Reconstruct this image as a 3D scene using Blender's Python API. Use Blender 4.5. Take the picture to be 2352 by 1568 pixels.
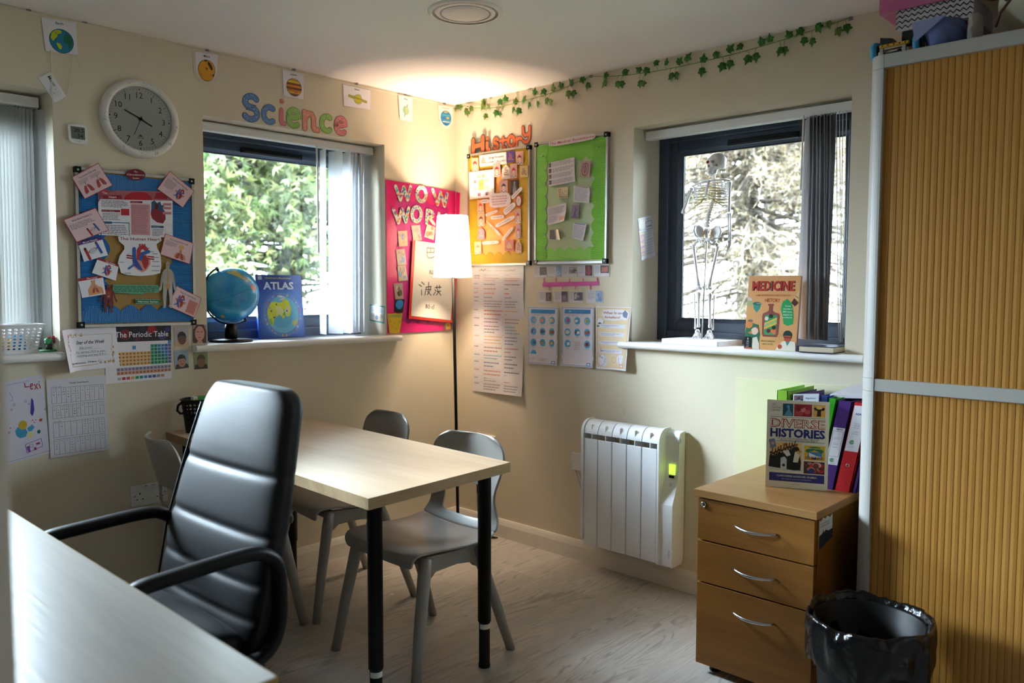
import bpy, math, random
from mathutils import Vector, Matrix, Quaternion, noise as mnoise
from mathutils.geometry import tessellate_polygon

S = bpy.context.scene
for _o in list(bpy.data.objects):
    bpy.data.objects.remove(_o)
COL = S.collection
PI = math.pi
rnd = random.Random(7)

# ------------------------------------------------------------------ camera
F, YAW, PIT, ROL = 1859.8, 0.755224, 0.0660896, 0.0021857
CAM = Vector((-3.07451, -3.32502, 1.33239))
fw = Vector((math.cos(YAW) * math.cos(PIT), math.sin(YAW) * math.cos(PIT), -math.sin(PIT)))
r0 = fw.cross(Vector((0, 0, 1))).normalized()
u0 = r0.cross(fw)
RT = r0 * math.cos(ROL) + u0 * math.sin(ROL)
UP = -r0 * math.sin(ROL) + u0 * math.cos(ROL)
cam_data = bpy.data.cameras.new('camera')
cam_data.sensor_width = 36.0
cam_data.lens = F / 2352 * 36.0
cam_data.clip_start = 0.05
cam_data.clip_end = 200
cam_data.dof.use_dof = True
cam_data.dof.focus_distance = 3.05
cam_data.dof.aperture_fstop = 2.4
cam = bpy.data.objects.new('camera', cam_data)
COL.objects.link(cam)
m3 = Matrix((RT, UP, -fw)).transposed()
cam.matrix_world = Matrix.Translation(CAM) @ m3.to_4x4()
S.camera = cam

# ------------------------------------------------------------------ world, daylight portals, exposure
world = bpy.data.worlds.new('overcast_sky')
S.world = world
world.use_nodes = True
_n = world.node_tree.nodes
_l = world.node_tree.links
_bg = _n['Background']
# overcast: brighter overhead than at the horizon, with the veiled sun as a broad soft glow high beyond the back wall
SUN = Vector((-.48, .68, .56)).normalized()
_tc = _n.new('ShaderNodeTexCoord')
_sx = _n.new('ShaderNodeSeparateXYZ')
_l.new(_tc.outputs['Generated'], _sx.inputs[0])
_dt = _n.new('ShaderNodeVectorMath')
_dt.operation = 'DOT_PRODUCT'
_dt.inputs[1].default_value = SUN
_l.new(_tc.outputs['Generated'], _dt.inputs[0])


def _math(op, a, b):
    m = _n.new('ShaderNodeMath')
    m.operation = op
    for k, v in enumerate((a, b)):
        if isinstance(v, (int, float)):
            m.inputs[k].default_value = v
        else:
            _l.new(v, m.inputs[k])
    return m.outputs[0]


SKY, GLOW = 14.0, 185.0
_zen = _math('MULTIPLY_ADD', _math('MAXIMUM', _sx.outputs['Z'], 0.0), 2 * SKY)
_zen.node.inputs[2].default_value = SKY
_glow = _math('MULTIPLY', _math('POWER', _math('MAXIMUM', _dt.outputs['Value'], 0.0), 11.0), GLOW)
_l.new(_math('ADD', _zen, _glow), _bg.inputs['Strength'])
_bg.inputs['Color'].default_value = (0.72, 0.86, 1.0, 1)

XL, YR = -4.4, -4.7            # far ends of the room, behind the camera
H = 2.33                       # ceiling height
ZS = 1.088                     # window sill top
REV = 0.21                     # depth of the window reveals
W1 = (-1.447, -0.490)          # window 1 in the back wall: x range
W3 = (-2.85, -2.025)           # window 3, further left in the back wall
W2 = (-2.152, -1.183)          # window 2 in the right wall: y range
WT = 2.055                     # top of the openings


def portal(name, loc, rot, sx, sy):
    d = bpy.data.lights.new(name, 'AREA')
    d.shape = 'RECTANGLE'
    d.size, d.size_y = sx, sy
    d.cycles.is_portal = True
    o = bpy.data.objects.new(name, d)
    o.location = loc
    o.rotation_euler = rot
    COL.objects.link(o)


zc, zh = (ZS + WT) / 2, WT - ZS
portal('daylight_window', ((W1[0] + W1[1]) / 2, REV + .12, zc), (-PI / 2, 0, 0), W1[1] - W1[0], zh)
portal('daylight_window', ((W3[0] + W3[1]) / 2, REV + .12, zc), (-PI / 2, 0, 0), W3[1] - W3[0], zh)
portal('daylight_window', (REV + .12, (W2[0] + W2[1]) / 2, zc), (0, PI / 2, 0), zh, W2[1] - W2[0])

S.view_settings.view_transform = 'Standard'
S.view_settings.look = 'None'
S.view_settings.exposure = 0.86
S.view_settings.gamma = 1.0
S.view_settings.use_curve_mapping = False
S.cycles.use_denoising = True
S.cycles.max_bounces = 10
S.cycles.diffuse_bounces = 6
S.cycles.transparent_max_bounces = 24
S.cycles.sample_clamp_indirect = 6.0
S.cycles.caustics_reflective = False
S.cycles.caustics_refractive = False


# ------------------------------------------------------------------ measuring: photo pixel -> point on a plane of the room
def ray(px, py):
    return fw * F + RT * (px - 1176) - UP * (py - 784)


def A(px, py, y=0.0):          # on a plane parallel to the back wall
    d = ray(px, py)
    return CAM + d * ((y - CAM.y) / d.y)


def B(px, py, x=0.0):          # on a plane parallel to the right wall
    d = ray(px, py)
    return CAM + d * ((x - CAM.x) / d.x)


def Z(px, py, z=0.0):          # on a level plane
    d = ray(px, py)
    return CAM + d * ((z - CAM.z) / d.z)


# ------------------------------------------------------------------ colour
def lin(v):
    return v / 12.92 if v <= 0.04045 else ((v + 0.055) / 1.055) ** 2.4


_ccache = {}


def C(h):
    if not isinstance(h, str):
        return tuple(h)[:3]
    if h not in _ccache:
        _ccache[h] = tuple(lin(int(h[i:i + 2], 16) / 255) for i in (0, 2, 4))
    return _ccache[h]


# ------------------------------------------------------------------ materials
def newmat(name):
    m = bpy.data.materials.new(name)
    m.use_nodes = True
    return m, m.node_tree.nodes, m.node_tree.links, m.node_tree.nodes['Principled BSDF']


def mat(name, col, rough=.5, metal=0., var=0., vscale=8., bump=0., bscale=60., spec=.5, coat=0., trans=0., stretch=None):
    m, n, l, p = newmat(name)
    c = C(col)
    p.inputs['Roughness'].default_value = rough
    p.inputs['Metallic'].default_value = metal
    p.inputs['Specular IOR Level'].default_value = spec
    p.inputs['Coat Weight'].default_value = coat
    p.inputs['Transmission Weight'].default_value = trans
    tc = n.new('ShaderNodeTexCoord')
    mp = n.new('ShaderNodeMapping')
    l.new(tc.outputs['Object'], mp.inputs[0])
    if stretch:
        mp.inputs['Scale'].default_value = stretch
    nz = n.new('ShaderNodeTexNoise')
    nz.inputs['Scale'].default_value = vscale
    nz.inputs['Detail'].default_value = 4
    l.new(mp.outputs[0], nz.inputs[0])
    rp = n.new('ShaderNodeValToRGB')
    rp.color_ramp.elements[0].position = .3
    rp.color_ramp.elements[1].position = .7
    rp.color_ramp.elements[0].color = tuple(max(0, x * (1 - var)) for x in c) + (1,)
    rp.color_ramp.elements[1].color = tuple(min(1, x * (1 + var)) for x in c) + (1,)
    l.new(nz.outputs['Fac'], rp.inputs[0])
    l.new(rp.outputs[0], p.inputs['Base Color'])
    if bump:
        nb = n.new('ShaderNodeTexNoise')
        nb.inputs['Scale'].default_value = bscale
        nb.inputs['Detail'].default_value = 3
        l.new(mp.outputs[0], nb.inputs[0])
        b = n.new('ShaderNodeBump')
        b.inputs['Strength'].default_value = bump
        b.inputs['Distance'].default_value = .01
        l.new(nb.outputs['Fac'], b.inputs['Height'])
        l.new(b.outputs[0], p.inputs['Normal'])
    return m


def printmat(name, rough=.55, spec=.4, coat=0.):
    m, n, l, p = newmat(name)
    a = n.new('ShaderNodeAttribute')
    a.attribute_name = 'Col'
    nz = n.new('ShaderNodeTexNoise')
    nz.inputs['Scale'].default_value = 40
    mx = n.new('ShaderNodeMixRGB')
    mx.blend_type = 'MULTIPLY'
    mx.inputs[0].default_value = .06
    l.new(a.outputs['Color'], mx.inputs[1])
    l.new(nz.outputs['Color'], mx.inputs[2])
    l.new(mx.outputs[0], p.inputs['Base Color'])
    p.inputs['Roughness'].default_value = rough
    p.inputs['Specular IOR Level'].default_value = spec
    p.inputs['Coat Weight'].default_value = coat
    p.inputs['Coat Roughness'].default_value = .15
    return m


def woodmat(name, c1, c2, c3, axis='X', scale=1., rough=.45, spec=.4, rings=6.):
    """fine oak-like grain running along one axis of the object"""
    m, n, l, p = newmat(name)
    tc = n.new('ShaderNodeTexCoord')
    mp = n.new('ShaderNodeMapping')
    l.new(tc.outputs['Object'], mp.inputs[0])
    sc = {'X': (1.2, 14, 14), 'Y': (14, 1.2, 14), 'Z': (14, 14, 1.2)}[axis]
    mp.inputs['Scale'].default_value = tuple(s * scale for s in sc)
    nz = n.new('ShaderNodeTexNoise')
    nz.inputs['Scale'].default_value = 1.0
    nz.inputs['Detail'].default_value = 8
    nz.inputs['Roughness'].default_value = .62
    nz.inputs['Distortion'].default_value = .6
    l.new(mp.outputs[0], nz.inputs[0])
    mp2 = n.new('ShaderNodeMapping')
    l.new(tc.outputs['Object'], mp2.inputs[0])
    sc2 = {'X': (8, 260, 260), 'Y': (260, 8, 260), 'Z': (260, 260, 8)}[axis]
    mp2.inputs['Scale'].default_value = tuple(s * scale for s in sc2)
    nf = n.new('ShaderNodeTexNoise')
    nf.inputs['Scale'].default_value = 1.0
    nf.inputs['Detail'].default_value = 2
    l.new(mp2.outputs[0], nf.inputs[0])
    mth = n.new('ShaderNodeMath')
    mth.operation = 'MULTIPLY_ADD'
    l.new(nf.outputs['Fac'], mth.inputs[0])
    mth.inputs[1].default_value = .35
    l.new(nz.outputs['Fac'], mth.inputs[2])
    rp = n.new('ShaderNodeValToRGB')
    e = rp.color_ramp.elements
    e[0].position, e[0].color = .42, C(c1) + (1,)
    e[1].position, e[1].color = .92, C(c3) + (1,)
    k = e.new(.66)
    k.color = C(c2) + (1,)
    l.new(mth.outputs[0], rp.inputs[0])
    l.new(rp.outputs[0], p.inputs['Base Color'])
    p.inputs['Roughness'].default_value = rough
    p.inputs['Specular IOR Level'].default_value = spec
    b = n.new('ShaderNodeBump')
    b.inputs['Strength'].default_value = .06
    b.inputs['Distance'].default_value = .004
    l.new(nf.outputs['Fac'], b.inputs['Height'])
    l.new(b.outputs[0], p.inputs['Normal'])
    return m


# ------------------------------------------------------------------ mesh building
class MB:
    def __init__(s):
        s.v, s.f, s.c, s.m, s.s = [], [], [], [], []

    def add(s, vs, fs, col=None, mi=0, smooth=False):
        k = len(s.v)
        s.v += [Vector(v) for v in vs]
        for f in fs:
            s.f.append([i + k for i in f])
            s.c.append(col)
            s.m.append(mi)
            s.s.append(smooth)
        return s

    def box(s, c, d, R=None, col=None, mi=0):
        x, y, z = d[0] / 2, d[1] / 2, d[2] / 2
        vs = [Vector(p) for p in ((-x, -y, -z), (x, -y, -z), (x, y, -z), (-x, y, -z), (-x, -y, z), (x, -y, z), (x, y, z), (-x, y, z))]
        if R is not None:
            vs = [R @ v for v in vs]
        c = Vector(c)
        return s.add([v + c for v in vs], [(0, 3, 2, 1), (4, 5, 6, 7), (0, 1, 5, 4), (1, 2, 6, 5), (2, 3, 7, 6), (3, 0, 4, 7)], col, mi)

    def bb(s, x0, x1, y0, y1, z0, z1, col=None, mi=0):
        return s.box(((x0 + x1) / 2, (y0 + y1) / 2, (z0 + z1) / 2), (abs(x1 - x0), abs(y1 - y0), abs(z1 - z0)), None, col, mi)

    def tube(s, pts, r, n=10, closed=False, col=None, mi=0, flat=None, caps=True):
        pts = [Vector(p) for p in pts]
        N = len(pts)
        rs = r if isinstance(r, list) else [r] * N
        T = []
        for i in range(N):
            a = pts[i - 1] if (i > 0 or closed) else pts[i]
            b = pts[(i + 1) % N] if (i < N - 1 or closed) else pts[i]
            t = (b - a)
            T.append(t.normalized() if t.length > 1e-9 else Vector((0, 0, 1)))
        ref = Vector((0, 0, 1)) if abs(T[0].z) < .9 else Vector((1, 0, 0))
        u = T[0].cross(ref).normalized()
        if flat is not None:
            u = (Vector(flat) - T[0] * T[0].dot(Vector(flat))).normalized()
        vs = []
        for i in range(N):
            if i:
                q = T[i - 1].rotation_difference(T[i])
                u = q @ u
            u = (u - T[i] * T[i].dot(u)).normalized()
            w = T[i].cross(u)
            ri = rs[i]
            ra, rb = ri if isinstance(ri, (list, tuple)) else (ri, ri)
            for k in range(n):
                a = 2 * PI * k / n
                vs.append(pts[i] + u * (math.cos(a) * ra) + w * (math.sin(a) * rb))
        fs = []
        for i in range(N if closed else N - 1):
            for k in range(n):
                a, b = i * n + k, i * n + (k + 1) % n
                c, d = ((i + 1) % N) * n + (k + 1) % n, ((i + 1) % N) * n + k
                fs.append((a, b, c, d))
        s.add(vs, fs, col, mi, True)
        if caps and not closed:
            k = len(s.v) - len(vs)
            s.f.append(list(range(k + n - 1, k - 1, -1)))
            s.f.append(list(range(k + (N - 1) * n, k + N * n)))
            for _ in range(2):
                s.c.append(col), s.m.append(mi), s.s.append(False)
        return s

    def lathe(s, prof, n=32, M=None, col=None, mi=0, smooth=True):
        M = M or Matrix()
        vs, fs = [], []
        for (r, z) in prof:
            for k in range(n):
                a = 2 * PI * k / n
                vs.append(M @ Vector((r * math.cos(a), r * math.sin(a), z)))
        for i in range(len(prof) - 1):
            for k in range(n):
                fs.append((i * n + k, i * n + (k + 1) % n, (i + 1) * n + (k + 1) % n, (i + 1) * n + k))
        return s.add(vs, fs, col, mi, smooth)

    def ell(s, c, r, n=16, m=10, R=None, col=None, mi=0):
        c = Vector(c)
        vs, fs = [], []
        for i in range(m + 1):
            t = PI * i / m
            for k in range(n):
                a = 2 * PI * k / n
                v = Vector((r[0] * math.sin(t) * math.cos(a), r[1] * math.sin(t) * math.sin(a), r[2] * math.cos(t)))
                vs.append(c + (R @ v if R is not None else v))
        for i in range(m):
            for k in range(n):
                fs.append((i * n + k, (i + 1) * n + k, (i + 1) * n + (k + 1) % n, i * n + (k + 1) % n))
        return s.add(vs, fs, col, mi, True)

    def prism(s, poly, ext, col=None, mi=0, side=None):
        """poly: 3-D outline (list of Vector), pushed along ext"""
        poly = [Vector(p) for p in poly]
        ext = Vector(ext)
        n = len(poly)
        tri = tessellate_polygon([poly])
        k = poly + [p + ext for p in poly]
        fs = [tuple(t) for t in tri] + [tuple(i + n for i in reversed(t)) for t in tri]
        s.add(k, fs, col, mi)
        s.add(k, [(i, (i + 1) % n, n + (i + 1) % n, n + i) for i in range(n)], col if side is None else side, mi)
        return s

    def build(s, name, mats, parent=None, label=None, cat=None, group=None, kind=None, bevel=0, bseg=2, sub=0, origin=None,
              auto=None, mods=None):
        if not isinstance(mats, (list, tuple)):
            mats = [mats]
        if parent is not None:
            o0 = Vector(parent['_o']) if '_o' in parent.keys() else Vector((0, 0, 0))
        elif origin is not None:
            o0 = Vector(origin)
        else:
            lo = [min(v[i] for v in s.v) for i in range(3)]
            hi = [max(v[i] for v in s.v) for i in range(3)]
            o0 = Vector(((lo[0] + hi[0]) / 2, (lo[1] + hi[1]) / 2, lo[2]))
        me = bpy.data.meshes.new(name)
        me.from_pydata([v - o0 for v in s.v], [], s.f)
        for mm in mats:
            me.materials.append(mm)
        me.polygons.foreach_set('material_index', s.m)
        me.polygons.foreach_set('use_smooth', s.s)
        if any(c is not None for c in s.c):
            ca = me.color_attributes.new('Col', 'FLOAT_COLOR', 'CORNER')
            data = []
            for f, c in zip(s.f, s.c):
                cc = (C(c) if c is not None else (.8, .8, .8)) + (1.0,)
                data.extend(cc * len(f))
            ca.data.foreach_set('color', data)
        me.update()
        ob = bpy.data.objects.new(name, me)
        COL.objects.link(ob)
        if parent is not None:
            ob.parent = parent
            if '_o' not in parent.keys():
                ob.location = (0, 0, 0)
        else:
            ob.location = o0
            ob['_o'] = tuple(o0)
        if bevel:
            b = ob.modifiers.new('bevel', 'BEVEL')
            b.width, b.segments, b.limit_method, b.angle_limit = bevel, bseg, 'ANGLE', math.radians(40)
        if sub:
            d = ob.modifiers.new('sub', 'SUBSURF')
            d.levels = d.render_levels = sub
        if parent is not None and '_o' in parent.keys():
            ob['_o'] = tuple(o0)
        tag(ob, label, cat, group, kind)
        return ob


def tag(o, label=None, cat=None, group=None, kind=None):
    for k, v in (('label', label), ('category', cat), ('group', group), ('kind', kind)):
        if v:
            o[k] = v
    return o


def thing(name, label, cat, loc=(0, 0, 0), group=None, kind=None):
    o = bpy.data.objects.new(name, None)
    o.empty_display_size = .05
    COL.objects.link(o)
    o.location = loc
    o['_o'] = tuple(loc)
    return tag(o, label, cat, group, kind)


def dup(root, loc, rotz, label=None):
    def cp(o, par):
        c = o.copy()
        COL.objects.link(c)
        if par is not None:
            c.parent = par
        for ch in list(o.children):
            cp(ch, c)
        return c
    r = cp(root, None)
    r.location = loc
    r.rotation_euler = (0, 0, rotz)
    if label:
        r['label'] = label
    return r


def rot(axis, deg):
    return Matrix.Rotation(math.radians(deg), 3, axis)


# ------------------------------------------------------------------ flat print: paper, card, lettering
_tcache = {}


def glyphs(txt, shear=0., bold=0., spacing=1.):
    key = (txt, shear, bold, spacing)
    if key not in _tcache:
        cu = bpy.data.curves.new('t', 'FONT')
        cu.body = txt
        cu.size = 1
        cu.resolution_u = 2
        cu.shear = shear
        cu.offset = bold
        cu.space_character = spacing
        ob = bpy.data.objects.new('t', cu)
        me = ob.to_mesh()
        vs = [v.co.copy() for v in me.vertices]
        fs = [tuple(p.vertices) for p in me.polygons]
        ob.to_mesh_clear()
        bpy.data.objects.remove(ob)
        bpy.data.curves.remove(cu)
        x0 = min((v.x for v in vs), default=0)
        x1 = max((v.x for v in vs), default=0)
        _tcache[key] = (vs, fs, x0, x1)
    return _tcache[key]


class Sheet:
    """a sheet of paper or card whose four corners are given; u runs right, v runs up, both 0..1.
    Print is laid on the sheet in thin layers."""

    def __init__(s, corners, out, paper='eeeaf0', lift=.0012, thick=.0006, seg=1, curl=None, shape=None, base=True):
        s.mb = MB()
        s.q = [Vector(c) for c in corners]      # TL, TR, BR, BL
        s.N = Vector(out).normalized()
        s.lift, s.curl, s._n = lift, curl, 0
        s.w = ((s.q[1] - s.q[0]).length + (s.q[2] - s.q[3]).length) / 2
        s.h = ((s.q[3] - s.q[0]).length + (s.q[2] - s.q[1]).length) / 2
        if base:
            if shape:
                s.poly(shape, paper, 0, card=thick)
            elif curl:
                n = 10
                vs = [s.P(i / n, j / n, 0) for j in range(n + 1) for i in range(n + 1)]
                fs = [(j * (n + 1) + i, j * (n + 1) + i + 1, (j + 1) * (n + 1) + i + 1, (j + 1) * (n + 1) + i) for j in range(n) for i in range(n)]
                s.mb.add(vs, fs, paper, 0, True)
            else:
                s.poly([(0, 0), (1, 0), (1, 1), (0, 1)], paper, 0, card=thick)

    def P(s, u, v, l=0):
        a, b, c, d = s.q
        p = (a * (1 - u) + b * u) * v + (d * (1 - u) + c * u) * (1 - v)
        k = s.lift + l * .00024 + (s._n % 9) * .000024
        if s.curl:
            k += s.curl(u, v)
        return p + s.N * k

    def poly(s, pts, col, l=1, card=0):
        s._n += 1
        if card:
            P = [s.P(u, v, l) for u, v in pts]
            s.mb.prism([p - s.N * card for p in P], s.N * card, col)
            return s
        if s.curl:
            pts = s.densify(pts)
        P = [s.P(u, v, l) for u, v in pts]
        if len(P) == 4 and not s.curl:
            s.mb.add(P, [(0, 1, 2, 3)], col)
        else:
            t = tessellate_polygon([[Vector((u * s.w, v * s.h, 0)) for u, v in pts]])
            s.mb.add(P, [tuple(x) for x in t], col)
        return s

    def densify(s, pts):
        r = []
        for i, p in enumerate(pts):
            q = pts[(i + 1) % len(pts)]
            L = max(abs(p[0] - q[0]), abs(p[1] - q[1]))
            k = max(1, int(L / .12))
            r += [(p[0] + (q[0] - p[0]) * j / k, p[1] + (q[1] - p[1]) * j / k) for j in range(k)]
        return r

    def rect(s, u0, v0, u1, v1, col, l=1):
        s._n += 1
        if s.curl and (abs(u1 - u0) > .2 or abs(v1 - v0) > .2):
            nu = max(1, int(abs(u1 - u0) / .1))
            nv = max(1, int(abs(v1 - v0) / .1))
            for i in range(nu):
                for j in range(nv):
                    a, b = u0 + (u1 - u0) * i / nu, u0 + (u1 - u0) * (i + 1) / nu
                    c, d = v0 + (v1 - v0) * j / nv, v0 + (v1 - v0) * (j + 1) / nv
                    s.mb.add([s.P(a, c, l), s.P(b, c, l), s.P(b, d, l), s.P(a, d, l)], [(0, 1, 2, 3)], col)
            return s
        s.mb.add([s.P(u0, v0, l), s.P(u1, v0, l), s.P(u1, v1, l), s.P(u0, v1, l)], [(0, 1, 2, 3)], col)
        return s

    def disc(s, u, v, ru, col, l=1, rv=None, n=20, a0=0., a1=2 * PI):
        s._n += 1
        rv = ru * s.w / s.h if rv is None else rv
        pts = [(u + ru * math.cos(a0 + (a1 - a0) * i / n), v + rv * math.sin(a0 + (a1 - a0) * i / n)) for i in range(n)]
        s.mb.add([s.P(a, b, l) for a, b in pts], [tuple(range(n))], col)
        return s

    def line(s, pts, w, col, l=1, closed=False, round_=True):
        """stroke of width w (in units of u), drawn as one mitred ribbon with round ends"""
        s._n += 1
        k = s.w / s.h
        q = [Vector((a, b / k)) for a, b in pts]
        q = [p for i, p in enumerate(q) if i == 0 or (p - q[i - 1]).length > 1e-6]
        if closed and (q[0] - q[-1]).length < 1e-6:
            q.pop()
        elif len(q) > 3 and (q[0] - q[-1]).length < 1e-5:
            q.pop()
            closed = True
        n = len(q)
        if n < 2:
            return s
        D = [(q[(i + 1) % n] - q[i]).normalized() for i in range(n)]
        L, R_ = [], []
        for i in range(n):
            d0 = D[i - 1] if (i > 0 or closed) else D[0]
            d1 = D[i] if (i < n - 1 or closed) else D[n - 2]
            t = d0 + d1
            t = t.normalized() if t.length > .1 else d1
            m = Vector((-t.y, t.x)) * (w / 2 / max(.5, t.dot(d1)))
            L.append(q[i] + m)
            R_.append(q[i] - m)
        vs = [s.P(p.x, p.y * k, l) for p in L] + [s.P(p.x, p.y * k, l) for p in R_]
        fs = [(i, n + i, n + (i + 1) % n, (i + 1) % n) for i in range(n if closed else n - 1)]
        s.mb.add(vs, fs, col)
        if round_ and not closed and w * s.w > .0015:
            for p, d in ((q[0], -D[0]), (q[-1], D[n - 2])):
                nn = Vector((-d.y, d.x))
                arc_ = [p + (nn * math.cos(a) + d * math.sin(a)) * (w / 2) for a in [PI * j / 8 for j in range(9)]]
                s.mb.add([s.P(v.x, v.y * k, l) for v in arc_], [tuple(range(9))], col)
        return s

    def frame(s, u0, v0, u1, v1, w, col, l=1):
        k = w * s.w / s.h
        s.rect(u0, v0, u1, v0 + k, col, l).rect(u0, v1 - k, u1, v1, col, l)
        return s.rect(u0, v0 + k, u0 + w, v1 - k, col, l).rect(u1 - w, v0 + k, u1, v1 - k, col, l)

    def text(s, t, u, v, hgt, col, l=2, align='c', width=None, shear=0., bold=0., ang=0., spacing=1.):
        """hgt: cap height in units of v; width: squeeze to this many u"""
        s._n += 1
        vs, fs, x0, x1 = glyphs(t, shear, bold, spacing)
        if not vs:
            return s
        sc = hgt * s.h / .73
        sx = sc
        if width:
            sx = min(width * s.w / max(x1 - x0, 1e-6), sc * 1.6)
        off = {'l': -x0, 'c': -(x0 + x1) / 2, 'r': -x1}[align]
        ca, sa = math.cos(ang), math.sin(ang)
        P = []
        for q in vs:
            a, b = (q.x + off) * sx, q.y * sc
            P.append(s.P(u + (a * ca - b * sa) / s.w, v + (a * sa + b * ca) / s.h, l))
        s.mb.add(P, fs, col)
        return s

    def words(s, u0, v0, u1, v1, n, col, l=1, fill=.45, seed=0, ragged=.25, align='l'):
        """n rows of print too small to read"""
        R = random.Random(seed + int(u0 * 1000) + n)
        step = (v1 - v0) / n
        for i in range(n):
            y = v1 - step * (i + .5)
            end = u1 - (u1 - u0) * ragged * R.random() * (1.8 if i == n - 1 else .7)
            x = u0
            if align == 'c':
                x = u0 + (u1 - end) / 2
                end -= (u1 - end) / 2
            while x < end:
                wv = min(end - x, (u1 - u0) * R.uniform(.05, .16))
                s.rect(x, y - step * fill / 2, x + wv, y + step * fill / 2, col, l)
                x += wv + (u1 - u0) * .02
        return s

    def photo(s, u0, v0, u1, v1, cols, l=1, seed=0, n=5):
        """a printed photograph seen from afar: soft patches of its main colours"""
        R = random.Random(seed)
        s.rect(u0, v0, u1, v1, cols[0], l)
        for i in range(n):
            c = cols[1 + i % (len(cols) - 1)] if len(cols) > 1 else cols[0]
            ru, rv = (u1 - u0) * R.uniform(.1, .24), (v1 - v0) * R.uniform(.1, .24)
            cu, cv = R.uniform(u0 + ru, u1 - ru), R.uniform(v0 + rv, v1 - rv)
            s.disc(cu, cv, ru, c, l + 1 + i * .5, rv=rv, n=9)
        return s

    def build(s, name, m, label=None, cat=None, group=None, parent=None, kind=None):
        return s.mb.build(name, m, parent, label, cat, group, kind)


def scallop(n, amp, a, b, inward, k=8):
    """wavy edge between two uv points"""
    pts = []
    for i in range(n * k + 1):
        t = i / (n * k)
        w = amp * abs(math.sin(PI * t * n))
        pts.append((a[0] + (b[0] - a[0]) * t + inward[0] * w, a[1] + (b[1] - a[1]) * t + inward[1] * w))
    return pts


NA = Vector((0, -1, 0))        # out of the back wall
NB = Vector((-1, 0, 0))        # out of the right wall


def qa(*px, y=0.0):
    return [A(x, yy, y) for x, yy in px]


def qb(*px, x=0.0):
    return [B(a, b, x) for a, b in px]
# ================================================================== the room
M_wall = mat('cream_wall_paint', 'd9ceb9', rough=.75, var=.02, vscale=3, bump=.04, bscale=180, spec=.25)
M_bounce_wall = mat('bounce_wall_white', 'f2efe9', rough=.75, var=.02, vscale=3, bump=.04, bscale=180, spec=.25)  # unseen walls whitened to bounce more light into the room
M_ceil = mat('white_ceiling_paint', 'eae4e2', rough=.8, var=.01, vscale=3, bump=.02, bscale=150, spec=.2)
M_gloss = mat('white_gloss_paint', 'e6e0d6', rough=.35, var=.02, vscale=6, spec=.5)
M_sill = mat('white_sill_board', 'e9e7e6', rough=.3, var=.02, vscale=8, spec=.5)
M_wplas = mat('white_plastic', 'e6e5e6', rough=.4, var=.02, vscale=10)
M_frame = mat('anthracite_window_foil', '333d4c', rough=.42, var=.08, vscale=20, bump=.05, bscale=300)
M_black = mat('black_plastic', '08090a', rough=.45, var=.1, vscale=20, spec=.22)
M_gasket = mat('black_rubber', '08090a', rough=.7)
M_chrome = mat('brushed_chrome', 'c4c4c6', rough=.22, metal=1., var=.05, vscale=30)
M_alu = mat('brushed_aluminium', 'b9b6b2', rough=.35, metal=.85, var=.05, vscale=30)
M_paper = printmat('printed_paper')
M_gpaper = printmat('glossy_print', rough=.28, spec=.5)


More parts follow.
